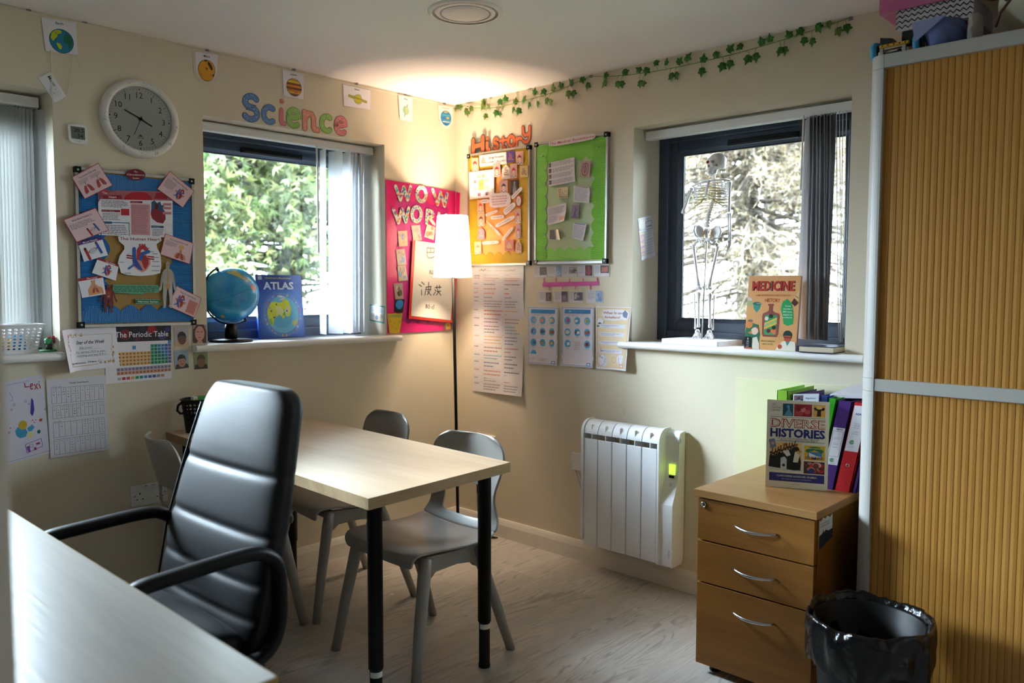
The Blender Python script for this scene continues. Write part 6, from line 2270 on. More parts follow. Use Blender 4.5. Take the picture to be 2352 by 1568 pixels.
s.text('The Medical Renaissance', .5, .30, .42, 'b0343c', 2, shear=.3, width=.93, bold=.006)
s.build('title_banner', M_gpaper, 'white scalloped banner titled The Medical Renaissance over the green board', 'banner', GG)
for (x, y, lab) in ((907, 344, 'small grey push pin on the left border of the green board'), (1466, 254, 'small grey push pin on the right border of the green board')):
    p = B(*c7((x, y))[0], XB)
    MB().ell(p + NB * .004, (.004, .004, .004), 10, 8).tube([p, p + NB * .004], .0015, 6).build('push_pin', M_hook, None, lab, 'pin')

# ------------------------------------------------------------------ long laminated sheet
c8 = cropper(1060, 590, 4.612)
M_lam = printmat('laminated_print', rough=.12, spec=.55, coat=.5)
s = Sheet([B(*p) for p in c8((122, 92), (666, 92), (656, 1476), (126, 1416))], NB, 'd9d5da', lift=.003, curl=lambda u, v: .004 * math.sin(v * 9) * u + .012 * max(0, .12 - v) * u * 8)
rowh = [.935, .915, .87, .835, .80, .765, .735, .665, .60, .54, .46, .375, .31, .255, .19, .125, .08, .01]
colr = ['7f7b88', 'b48a8c', '8c8894', 'c08a80', 'c98a7c', '8c8894', '8c8894', 'c07a78', '8c8894', '7f8894', 'c9a884', 'a88480', '7fa4b4', '8484b0', 'c08a88', '8c8894', '8c8894']
s.text('Phrases to use in your work', .5, .957, .010, '5a5660', 1, width=.42, bold=.01)
for i, cx in enumerate((.20, .78)):
    for j, c in enumerate(('d9a860', '4a8a5c', '4a7ab0', 'c8644a')):
        s.disc(cx + (j - 1.5) * .035, .962 + .006 * (j % 2), .014, c, 1)
for i in range(len(rowh) - 1):
    v1, v0 = rowh[i], rowh[i + 1]
    s.line([(.02, v1), (.98, v1)], .0025, 'b9b5bf', 1, round_=False)
    nr = max(1, int((v1 - v0) / .022))
    s.words(.03, v1 - .022, .15, v1 - .004, 1, colr[i], 1, seed=i)
    s.words(.23, v0 + .006, .60, v1 - .003, nr, colr[i], 1, seed=i + 30, ragged=.3, fill=.35)
    s.words(.64, v0 + .006, .95, v1 - .003, nr, colr[(i + 3) % 17], 1, seed=i + 60, ragged=.5, fill=.35)
for u in (.21, .62):
    s.line([(u, .01), (u, .935)], .0025, 'c3bfc9', 1, round_=False)
s.build('laminated_chart', M_lam, 'long laminated chart of small coloured print below the yellow board', 'chart')

# ------------------------------------------------------------------ timeline
GT = 'picture cards of the timeline'


def tcard(corners, lab, imgbox, cols, seed, draw=None):
    s = card(c8(*corners), 'dcd8e0', 'B', 0, .002)
    u0, v0, u1, v1 = imgbox
    s.words(.05, .25, u0 - .04, .95, 7, 'a19eab', 1, seed=seed)
    s.photo(u0, v0, u1, v1, cols, 1, seed, 6)
    if draw:
        draw(s)
    s.build('timeline_card', M_paper, lab, 'card', GT)


tcard(((770, 98), (906, 94), (908, 212), (772, 220)), 'timeline card with a black picture, first in the upper row', (.44, .2, .98, .90), ['2b2a30', '45444c', '38363e'], 1)
tcard(((914, 92), (1064, 90), (1066, 208), (916, 208)), 'timeline card with a pale blue picture, second in the upper row', (.60, .02, .98, .98), ['93a9cc', 'b8c8de', '7e96c0'], 2)
tcard(((1068, 90), (1224, 90), (1225, 208), (1070, 212)), 'timeline card with a black and white engraving, third in the upper row', (.46, .28, .98, .86), ['8f8a92', '3c3840', 'c4c0c6', '2a2830'], 3)
tcard(((1235, 86), (1391, 86), (1393, 206), (1236, 208)), 'timeline card with a red glowing figure on black', (.50, .08, .97, .98), ['1f1c26', '1a1820'], 4, lambda s: (s.line(arc(.735, .52, .15, .34, 0, 360, 16), .05, 'b5424a', 5), s.line([(.735, .3), (.735, .8)], .12, '8f3a48', 4)))
tcard(((1405, 84), (1568, 82), (1571, 204), (1408, 206)), 'timeline card with an open red book, last in the upper row', (.42, .28, .97, .95), ['3a2c34', '2c2530'], 5, lambda s: s.poly([(.5, .4), (.52, .85), (.68, .78), (.9, .88), (.92, .42), (.70, .34)], 'b5675c', 6))
tcard(((822, 364), (958, 366), (960, 480), (824, 484)), 'timeline card with a robed figure, first in the lower row', (.54, .12, .98, .92), ['5a4a4c', '8f7a70', 'bda694', '3a3034'], 6)
tcard(((984, 362), (1130, 362), (1132, 480), (985, 482)), 'timeline card with grey cells, second in the lower row', (.53, .03, .98, .98), ['4b4654', '7c7886', '8c8896', '6a6674'], 7)
tcard(((1143, 364), (1291, 364), (1292, 484), (1146, 486)), 'timeline card with a black and white close-up, third in the lower row', (.35, .2, .97, .92), ['4a4652', 'c8c4cc', '26242c', '9a96a0'], 8)
tcard(((1324, 354), (1500, 356), (1500, 486), (1328, 484)), 'timeline card with a blue picture, last in the lower row', (.57, .08, .95, .98), ['8aa2c8', 'b3c4dc', '6f88b8'], 9)
t = thing('timeline_strip', 'magenta paper timeline strip with short ticks below the green board', 'strip', B(*c8((1160, 300))[0]))
Sheet([B(*p) for p in c8((862, 270), (1458, 258), (1458, 300), (862, 314))], NB, 'c42a86', lift=.003).build('bar', M_gpaper, parent=t)
for (x, y0, y1) in ((878, 222, 272), (1008, 222, 268), (1151, 232, 268), (1293, 224, 264), (1444, 218, 262), (938, 312, 354), (1074, 306, 346), (1211, 302, 346), (1370, 300, 346)):
    Sheet([B(*p) for p in c8((x - 6, y0), (x + 5, y0), (x + 4, y1), (x - 5, y1))], NB, 'cf3f92', lift=.0036).build('tick', M_gpaper, parent=t)

# ------------------------------------------------------------------ source posters
c9 = cropper(1200, 690, 9.046)


def sources(corners, title, icons, lab, box, curl):
    s = Sheet([B(*p) for p in c9(*corners)], NB, 'dfdbe8', lift=.003, curl=curl)
    s.frame(.02, .015, .98, .985, .012, '2a78b4', 1)
    s.poly([(.10, .885), (.11, .945), (.13, .955), (.90, .955), (.90, .90), (.88, .885)], '1f78b8', 1)
    s.text(title, .5, .908, .028, 'e6eef6', 3, width=.50, bold=.02)
    s.words(.08, .845, .92, .868, 2, 'a9a6b6', 1, seed=3, align='c')
    for (i, j, cols) in icons:
        u, v = (.19, .49, .80)[i], (.765, .57, .375, .18)[j]
        s.disc(u, v, .095, '3f9fd0', 1, n=24)
        R = random.Random(i * 7 + j)
        for k, c in enumerate(cols):
            a = R.uniform(-.03, .03)
            s.poly([(u - .045 + a, v - .03), (u + .05 + a, v - .025 + .01 * k), (u + .04 + a, v + .035 - .012 * k), (u - .04 + a, v + .03 - .01 * k)], c, 2 + k)
        s.rect(u - .13, v - .098, u + .13, v - .058, 'c3c0d2', 1).rect(u - .125, v - .095, u + .125, v - .061, 'e1dde9', 2).rect(u - .05, v - .082, u + .05, v - .074, 'a5a3b4', 3)
    s.frame(*box, .004, 'b5b2c4', 1).words(box[0] + .03, box[1] + .01, box[2] - .03, box[3] - .01, 5, 'a9a6b6', 1, seed=9)
    s.rect(.80, .018, .92, .07, '2a78b4', 2).disc(.86, .044, .045, 'dfe6f0', 3, .018)
    s.build('source_poster', M_paper, lab, 'poster', 'blue-bordered source posters')


bulge = lambda a, b: (lambda u, v: a * max(0, u - .55) * (1 - abs(v - .4)) + b * max(0, .12 - v) * 4)
sources(((118, 120), (765, 138), (755, 1345), (125, 1306)), 'Primary Sources', [(0, 0, ['b9a9b4']), (1, 0, ['c8564e', 'd9807a']), (2, 0, ['dcdce4', 'd9a46c']), (0, 1, ['3a2c4a', '8a98c0']), (1, 1, ['3d3648', '4a4660']), (2, 1, ['8a4438', '9a5444']),
        (0, 2, ['3484b8', '2f6fa0']), (1, 2, ['4a2c40', 'c98a70']), (2, 2, ['c0306c', 'd9b040']), (0, 3, [])], 'blue-bordered poster titled Primary Sources', (.34, .05, .72, .165), bulge(.02, .012))
sources(((816, 122), (1503, 136), (1498, 1392), (826, 1346)), 'Secondary Sources', [(0, 0, ['8a5aa8', 'b04a78']), (1, 0, ['2c3248', 'dfe3ea']), (2, 0, ['c0b868', '8f9a5c']), (0, 1, ['d0bfae', 'e0d3c4']), (1, 1, ['2c3248', 'dfe3ea']), (2, 1, ['8a3c40', 'a04c4c']),
        (0, 2, ['8f7aa0', 'dfe3ea']), (2, 2, ['8a2430', 'a03038'])], 'blue-bordered poster titled Secondary Sources', (.36, .27, .61, .425), bulge(.012, .02))
s = Sheet([B(*p) for p in c9((1546, 122), (2280, 135), (2216, 1456), (1550, 1406))], NB, 'e4dfe6', lift=.003, curl=lambda u, v: .012 * u * (.9 - v) * 2 + .004)
s.rect(.02, .03, .97, .985, 'e0c9a4', 1)
for i in range(10):
    a = .1 + i * .28
    s.poly([(.5, .8), (.5 + .44 * math.cos(a), .8 + .17 * math.sin(a)), (.5 + .44 * math.cos(a + .12), .8 + .17 * math.sin(a + .12))], 'e6d4b4', 2)
s.frame(.035, .035, .955, .975, .006, 'cf9a7c', 3)
s.poly([(.18, .88), (.20, .95), (.5, .96), (.78, .955), (.80, .86), (.74, .80), (.5, .775), (.26, .79)], 'e6e2e8', 3)
s.text('What Is an', .48, .885, .038, 'b5705a', 5, width=.54, bold=.03).text('Artefact?', .48, .815, .038, 'b5705a', 5, width=.48, bold=.03)
s.disc(.84, .87, .12, 'e4e0e6', 3).poly([(.76, .90), (.84, .95), (.92, .90), (.90, .82), (.80, .84)], '6a7894', 4)
s.disc(.13, .755, .09, 'e6e2ea', 3).poly([(.06, .72), (.10, .75), (.18, .73), (.16, .71)], '3d4a66', 4).rect(.03, .675, .10, .70, '4a5a74', 4).line([(.22, .73), (.26, .765)], .012, '4a4048', 4)
for v in (.66, .53, .395, .26):
    s.rect(.10, v, .88 - (.7 - v) * .1, v + .062, 'd9d6e0', 4).words(.12, v + .01, .84, v + .05, 2, 'a5a3b2', 5, seed=int(v * 100), align='c')
s.line([(.16, .33), (.16, .28), (.24, .30)], .012, '3f3a44', 5).line(arc(.17, .17, .13, .12, 120, 400, 12), .008, '8a909a', 4).disc(.24, .13, .15, 'dfdce4', 3).line([(.10, .21), (.24, .17)], .012, '3f4450', 5).line(arc(.33, .14, .03, .03, 0, 330, 8), .008, '8a909a', 5)
s.disc(.80, .17, .12, 'e2dee6', 3).line(arc(.82, .16, .08, .07, 150, 390, 10), .022, 'c9b0a0', 4).line(arc(.60, .16, .06, .045, 0, 350, 12), .008, 'b5a48c', 4)
s.rect(.79, .045, .91, .09, 'dc8a78', 4).disc(.85, .068, .045, 'ecdce0', 5, .016)
s.build('artefact_poster', M_paper, 'beige poster asking What Is an Artefact beside the sill', 'poster')
# torn tape on the wall over the radiator
p = B(1433, 948)
Sheet([p + Vector((0, .009, .02)), p + Vector((0, -.008, .02)), p + Vector((0, -.006, -.012)), p + Vector((0, .006, -.012))], NB, 'd5c3ac', lift=.001, shape=[(0, 1), (1, .95), (.9, .6), (1, .1), (.5, 0), (.1, .2)]).build('tape_scrap', M_gpaper, 'tiny torn scrap of tape on the wall above the radiator', 'tape')

# ------------------------------------------------------------------ ivy garland
M_stem = mat('green_wire_stem', '6f8f2c', rough=.5)
M_leaf = mat('ivy_leaf_cloth', '2f6a1e', rough=.5, var=.35, vscale=60, spec=.4)
M_leaf2 = mat('ivy_leaf_cloth_pale', '5d7a2a', rough=.5, var=.45, vscale=60, spec=.4)
ca, cb = cropper(900, 0, 3.92), cropper(1480, 0, 4.523)
stem = ca((585, 948), (660, 952), (740, 970), (870, 975), (1000, 955), (1120, 925), (1250, 890), (1400, 850), (1530, 800), (1650, 745), (1760, 700), (1800, 688), (1950, 687), (2130, 675)) + cb((60, 748), (200, 725), (460, 672), (710, 615), (980, 548), (1290, 460), (1580, 370), (1890, 270), (2130, 185))
leaves = ca((575, 943), (612, 930), (663, 1003), (708, 983), (680, 1025), (818, 925), (865, 955), (816, 965), (840, 1048), (973, 918), (1020, 885), (935, 1022), (972, 1032), (1112, 908), (1190, 888), (1088, 993), (1137, 1003), (1230, 950), (1310, 940), (1283, 820), (1360, 825), (1390, 912), (1428, 925), (1447, 785), (1520, 745), (1608, 727), (1587, 850), (1632, 845), (1715, 722), (1760, 775), (1922, 688), (1905, 755), (2030, 762), (2068, 760), (2100, 650), (2220, 625), (2290, 643), (2232, 755), (2262, 755)) \
    + cb((125, 655), (225, 635), (365, 630), (452, 588), (275, 800), (330, 790), (612, 605), (745, 572), (592, 748), (895, 500), (985, 485), (805, 695), (885, 670), (1070, 620), (1155, 598), (1212, 392), (1302, 368), (1400, 535), (1455, 530), (1500, 315), (1608, 285), (1655, 430), (1740, 440), (1810, 240), (1915, 205), (2015, 330), (2105, 295))
t = thing('ivy_garland', 'artificial ivy garland strung along the top of the right wall', 'garland', B(*stem[10]))
sp = [B(x, y, -.006) for x, y in stem]
for p in sp:
    p.z = min(p.z, H - .004)
sm = MB().tube(sp, .0016, 6)
R = random.Random(3)


def near_stem(p):
    best = None
    for a, b in zip(sp[:-1], sp[1:]):
        k = max(0, min(1, (p - a).dot(b - a) / (b - a).length_squared))
        c = a.lerp(b, k)
        if best is None or (p - c).length < (p - best).length:
            best = c
    return best


LEAF = [(0, -.46), (.10, -.40), (.20, -.44), (.34, -.30), (.30, -.14), (.46, -.02), (.38, .10), (.20, .14), (.12, .30), (0, .54)]
for i, (x, y) in enumerate(leaves):
    out = R.uniform(.010, .026)
    p = B(x, y, -out)
    if p.z > H - .02:
        p.z = H - .02
    base = near_stem(p)
    dirv = p - base
    ang = math.atan2(-dirv.y, dirv.z) + R.uniform(-.5, .5) if dirv.length > .005 else R.uniform(-1, 1)
    if dirv.z > 0:
        ang = R.choice((-.9, -.5, .4, .8, 2.4, -2.4)) if R.random() < .7 else ang
    upv = Vector((R.uniform(-.25, .1), -math.sin(ang), math.cos(ang))).normalized()
    side_ = Vector((R.uniform(-.4, .4), -math.cos(ang), -math.sin(ang)))
    side_ = (side_ - upv * side_.dot(upv)).normalized()
    nn = upv.cross(side_).normalized()
    if nn.x > 0:
        nn = -nn
    sz = R.uniform(.036, .046)
    m = MB()
    ctr = [p + upv * (v * sz) for v in (-.46, -.15, .15, .54)]
    for sd in (-1, 1):
        pts = [p + side_ * (sd * u * sz) + upv * (v * sz) - nn * (abs(u) * sz * .28) for u, v in LEAF]
        pts[0], pts[-1] = ctr[0], ctr[3]
        vs = pts + [ctr[1], ctr[2]]
        k = len(pts)
        fs = [(0, 1, 2, k), (k, 2, 3, 4), (k, 4, 5, k + 1), (k + 1, 5, 6, 7), (k + 1, 7, 8, 9)]
        if sd < 0:
            fs = [tuple(reversed(f)) for f in fs]
        m.add(vs, fs, smooth=True)
    lf = m.build('leaf', M_leaf2 if (i < 9 or R.random() < .18) else M_leaf, t)
    md = lf.modifiers.new('shell', 'SOLIDIFY')
    md.thickness = .0006
    q0 = p - upv * sz * .46 if (p - upv * sz * .46 - base).length < (p + upv * sz * .3 - base).length else p - upv * sz * .3
    mid = (q0 + base) / 2 + NB * .006
    sm.tube([base, mid, q0], .0009, 5)
sm.build('stem', M_stem, t)
for (x, y, lab) in ((cb((2145, 185))[0] + ('small grey hook holding the ivy garland at its window end',)), (ca((1795, 688))[0] + ('small grey hook holding the ivy garland halfway along',)), (ca((596, 962))[0] + ('small grey hook holding the ivy garland in the corner',)),):
    p = B(x, y)
    p.z = min(p.z, H - .008)
    MB().box(p + NB * .003, (.006, .015, .011)).tube([p + Vector((-.005, 0, .002)), p + Vector((-.012, 0, -.001)), p + Vector((-.012, 0, .004))], .002, 6).build('wall_hook', M_hook, None, lab, 'hook', 'hooks along the ivy', bevel=.002)
# ================================================================== books


def book(name, label, BL, BR, h, lean, thick, cover, draw, pages='ddd6c8', spine=None, m=None, cat='book', group=None):
    BL, BR = Vector(BL), Vector(BR)
    u = (BR - BL).normalized()
    back = Vector((-u.y, u.x, 0))
    if back.dot(fw) < 0:
        back = -back
    upv = (Vector((0, 0, 1)) + back * lean).normalized()
    nrm = (back - upv * back.dot(upv)).normalized()        # away from the viewer
    BL = BL + Vector((0, 0, .0004))
    BR = BR + Vector((0, 0, .0004))
    TL, TR = BL + upv * h, BR + upv * h
    t = thing(name, label, cat, (BL + BR) / 2, group)
    m = m or M_gpaper
    s = Sheet([TL, TR, BR, BL], -nrm, cover, lift=.0, thick=.0012)
    draw(s)
    s.build('front_cover', m, parent=t)
    e = .003
    MB().prism([BL + u * .001 + nrm * .0012 + upv * e, BR - u * e + nrm * .0012 + upv * e, TR - u * e + nrm * .0012 - upv * e, TL + u * .001 + nrm * .0012 - upv * e], nrm * (thick - .0024), pages).build('page_block', M_paper, t)
    MB().prism([BL + nrm * (thick - .0012), BR + nrm * (thick - .0012), TR + nrm * (thick - .0012), TL + nrm * (thick - .0012)], nrm * .0012, cover).build('back_cover', m, t)
    MB().prism([BL, BL + u * .001, BL + u * .001 + nrm * thick, BL + nrm * thick], upv * h, spine or cover).build('spine', m, t)
    return t


def blob(s, u, v, pts, k, col, l, kv=None):
    kv = k * s.w / s.h if kv is None else kv
    return s.poly([(u + a * k, v + b * kv) for a, b in pts], col, l)


def d_atlas(s):
    for i, (r_, c) in enumerate(((.62, '25458c'), (.55, '2f5398'), (.47, '4468a8'), (.42, '5f80b8'))):
        s.poly([(max(.02, min(.98, .53 + r_ * math.cos(a))), max(.012, min(.80, .37 + r_ * .84 * math.sin(a)))) for a in [2 * PI * j / 40 for j in range(40)]], c, 1 + i)
    s.rect(.05, .925, .13, .975, 'd9d6e2', 6).text('DK', .09, .938, .022, '44507a', 7)
    s.text("Children's Illustrated", .48, .938, .026, 'd9cf4a', 6, width=.64, bold=.012)
    s.text('ATLAS', .48, .775, .115, 'e6e4ec', 6, width=.66, bold=.03)
    s.disc(.53, .37, .345, '6fb0c4', 7, n=48)
    s.disc(.50, .36, .24, '5a9fb8', 8, n=30)
    L = 'c9c62c'
    s.poly([(.24, .50), (.30, .57), (.38, .58), (.46, .56), (.52, .57), (.58, .62), (.66, .60), (.70, .52), (.72, .46), (.69, .36), (.62, .33), (.58, .37), (.53, .30), (.50, .34), (.47, .37), (.42, .36), (.38, .33), (.34, .42), (.30, .46)], L, 9)
    s.poly([(.21, .48), (.27, .47), (.33, .43), (.36, .36), (.32, .27), (.30, .20), (.26, .22), (.22, .32), (.19, .40)], L, 9)
    s.poly([(.74, .26), (.82, .30), (.84, .24), (.78, .18), (.72, .22)], 'c6bf6a', 9).poly([(.40, .67), (.52, .675), (.60, .65), (.50, .64)], 'dfe2e2', 9)
    s.poly([(.36, .50), (.50, .50), (.56, .42), (.50, .36), (.42, .38)], 'd2c98a', 10).poly([(.56, .44), (.64, .52), (.68, .44), (.60, .36)], 'd9cdb0', 10).poly([(.50, .42), (.56, .46), (.60, .38), (.54, .35)], '6f9a2c', 10).poly([(.21, .30), (.27, .32), (.30, .24), (.26, .22)], '86a82c', 10)
    s.poly([(.46, .60), (.54, .635), (.62, .65), (.56, .60)], 'd6cfc6', 10)
    for u, v in ((.40, .535), (.28, .43), (.62, .43), (.33, .33)):
        s.disc(u, v, .018, '3d4a2c', 11)
    R = random.Random(2)
    for i in range(30):
        a = 2 * PI * i / 30
        u, v = .53 + .385 * math.cos(a), .37 + .385 * s.w / s.h * math.sin(a)
        c = R.choice(('c9c2cc', 'b5703c', 'c84a3c', '8f98b4', 'd9b45c', '6f86c0', '9a8f8a', 'cfa070'))
        d = R.uniform(.012, .026)
        s.poly([(u - d, v - d * .8), (u + d, v - d * .7), (u + R.uniform(-d, d), v + d * 1.2)], c, 10)
    for i in range(36):
        u, v = R.uniform(.04, .96), R.uniform(.03, .92)
        if math.hypot(u - .53, (v - .37) * 1.2) > .42:
            s.disc(u, v, .0035, '9db0d8', 6, n=6)


book('atlas_book', "navy children's illustrated atlas standing beside the globe", (-1.121, .142, ZS), (-.864, .160, ZS), .305, .10, .014, '1f3578', d_atlas, spine='2a4fa8')


def d_med(s):
    for i in range(-4, 10):
        s.line([(max(0, i * .14), max(0, -i * .14 * .0)), (max(0, i * .14), 0)], .001, 'd2a478', 1, round_=False)
    for i in range(7):
        for sg in (1, -1):
            pts = []
            for j in range(9):
                v = j / 8
                u = (i * .17 + sg * v * .60) % 1.0
                pts.append((u, v))
            for a, b in zip(pts[:-1], pts[1:]):
                if abs(a[0] - b[0]) < .3:
                    s.line([a, b], .0035, 'd4a878', 1, round_=False)
    s.text('MEDICINE', .505, .80, .13, '3b2c24', 2, width=.82, bold=.035).text('MEDICINE', .49, .803, .13, 'b83a34', 3, width=.82, bold=.03)
    s.line([(.44, .92), (.47, .90), (.44, .87), (.47, .84), (.45, .80)], .010, '3f5a34', 5)
    s.text('A MAGNIFICENTLY ILLUSTRATED', .5, .722, .028, 'c06a3c', 2, width=.68, bold=.01).text('HISTORY', .5, .645, .05, 'c0562c', 2, width=.30, bold=.02)
    # bottle
    s.poly([(.42, .62), (.53, .62), (.53, .60), (.515, .59), (.515, .53), (.55, .51), (.64, .49), (.655, .46), (.65, .21), (.62, .175), (.36, .175), (.335, .21), (.32, .46), (.335, .49), (.40, .51), (.44, .53), (.44, .59), (.42, .60)], '8c4a44', 2)
    s.poly([(.37, .47), (.61, .47), (.61, .22), (.58, .20), (.39, .20), (.37, .22)], '3f8f5c', 3)
    s.poly([(.37, .36), (.61, .44), (.61, .35), (.37, .27)], 'd9b44a', 4).poly([(.37, .335), (.61, .415), (.61, .38), (.37, .30)], '8fb07a', 5).poly([(.40, .21), (.60, .32), (.60, .21)], 'd9784a', 4).poly([(.40, .21), (.60, .21), (.50, .235), (.42, .27)], '3f9a5c', 5)
    for u, v, c in ((.49, .455, '22342c'), (.41, .42, 'd9d0c4'), (.56, .30, '22382c'), (.46, .255, '5a2c38')):
        s.disc(u, v, .038, c, 6)
    s.poly([(.70, .655), (.78, .69), (.86, .64), (.90, .55), (.92, .45), (.92, .36), (.82, .33), (.74, .355), (.72, .42), (.70, .48), (.67, .54), (.68, .61)], '2f9a5c', 2)
    for i, tx in enumerate(('From', 'mummies to', 'MRI scans,', 'plagues to', 'prosthetics')):
        s.text(tx, .805, .585 - i * .038, .02, 'dfe6dc', 4, width=.05 + .015 * len(tx) * .8, bold=.01)
    s.poly([(.86, .64), (.91, .70), (.99, .64), (.93, .59)], '5a2c2c', 3).poly([(.90, .71), (1, .82), (1, .68), (.97, .66)], 'd9b07c', 3).line([(.93, .73), (.99, .70)], .01, '6a4a3c', 4)
    s.poly([(.12, .62), (.28, .62), (.26, .55), (.20, .50), (.14, .55)], '3f8f84', 2).disc(.20, .62, .085, '2c6a64', 3, .022).line([(.20, .62), (.30, .625)], .015, 'b59a8c', 4)
    s.poly([(0, .72), (.08, .69), (.10, .66), (.02, .66)], 'c9c4bc', 2).poly([(.0, .66), (.10, .65), (.14, .60), (.05, .585), (0, .59)], 'a8b07a', 2)
    # two figures and a scientist
    s.poly([(.0, .18), (.02, .33), (.10, .36), (.26, .33), (.30, .20), (.28, .02), (.16, .0), (.0, .05)], '2f6a50', 2).disc(.07, .335, .075, 'd9864a', 3, .055).disc(.09, .385, .05, '7a6a5c', 3, .018).disc(.19, .245, .07, 'dfc2b0', 4, .05).disc(.22, .26, .06, '9a5a44', 3.5, .05).poly([(.05, .22), (.14, .25), (.13, .20)], 'c87a4a', 5)
    s.poly([(.16, .0), (.16, .15), (.24, .17), (.30, .06), (.30, .0)], 'dcd0c0', 4)
    s.rect(0, 0, .135, .165, '121518', 6).text('B', .07, .125, .028, 'e6e6e6', 7).text('IG', .07, .09, .024, 'e6e6e6', 7).text('PIC', .07, .062, .018, 'e6e6e6', 7).text('TURE', .07, .04, .012, 'c6c6c6', 7).text('PRESS', .07, .022, .012, 'c6c6c6', 7)
    s.rect(0, 0, .17, .02, 'a8563c', 8)
    s.disc(.83, .21, .085, '22383a', 3, .06).poly([(.76, .20), (.90, .20), (.88, .13), (.83, .10), (.78, .13)], 'b5503c', 4).poly([(.62, .0), (.66, .06), (.74, .12), (.80, .13), (.84, .08), (.88, .13), (.98, .12), (1, .0)], 'e0d9ca', 5).poly([(.80, .12), (.84, .065), (.88, .12)], '3f8f9a', 6).disc(.70, .05, .04, 'b5503c', 6, .03).line([(.77, .175), (.90, .175)], .012, '4a2420', 6)
    for u, v in ((.66, .20), (.73, .235), (.70, .165)):
        s.line([(u + .035 * math.cos(a), v + .028 * math.sin(a)) for a in [PI / 6 + PI / 3 * i for i in range(7)]], .004, 'a8926a', 2, round_=False)
    s.text('BRIONY HUDSON', .46, .105, .024, '5a7a3a', 2, width=.26, bold=.01).text('NICK TAYLOR', .46, .065, .024, '5a7a3a', 2, width=.20, bold=.01)


book('medicine_book', 'orange illustrated book titled MEDICINE standing on the window sill', (-.030, -1.758, ZS), (-.030, -1.975, ZS), .296, .10, .016, 'd9a06a', d_med, spine='a8402c')


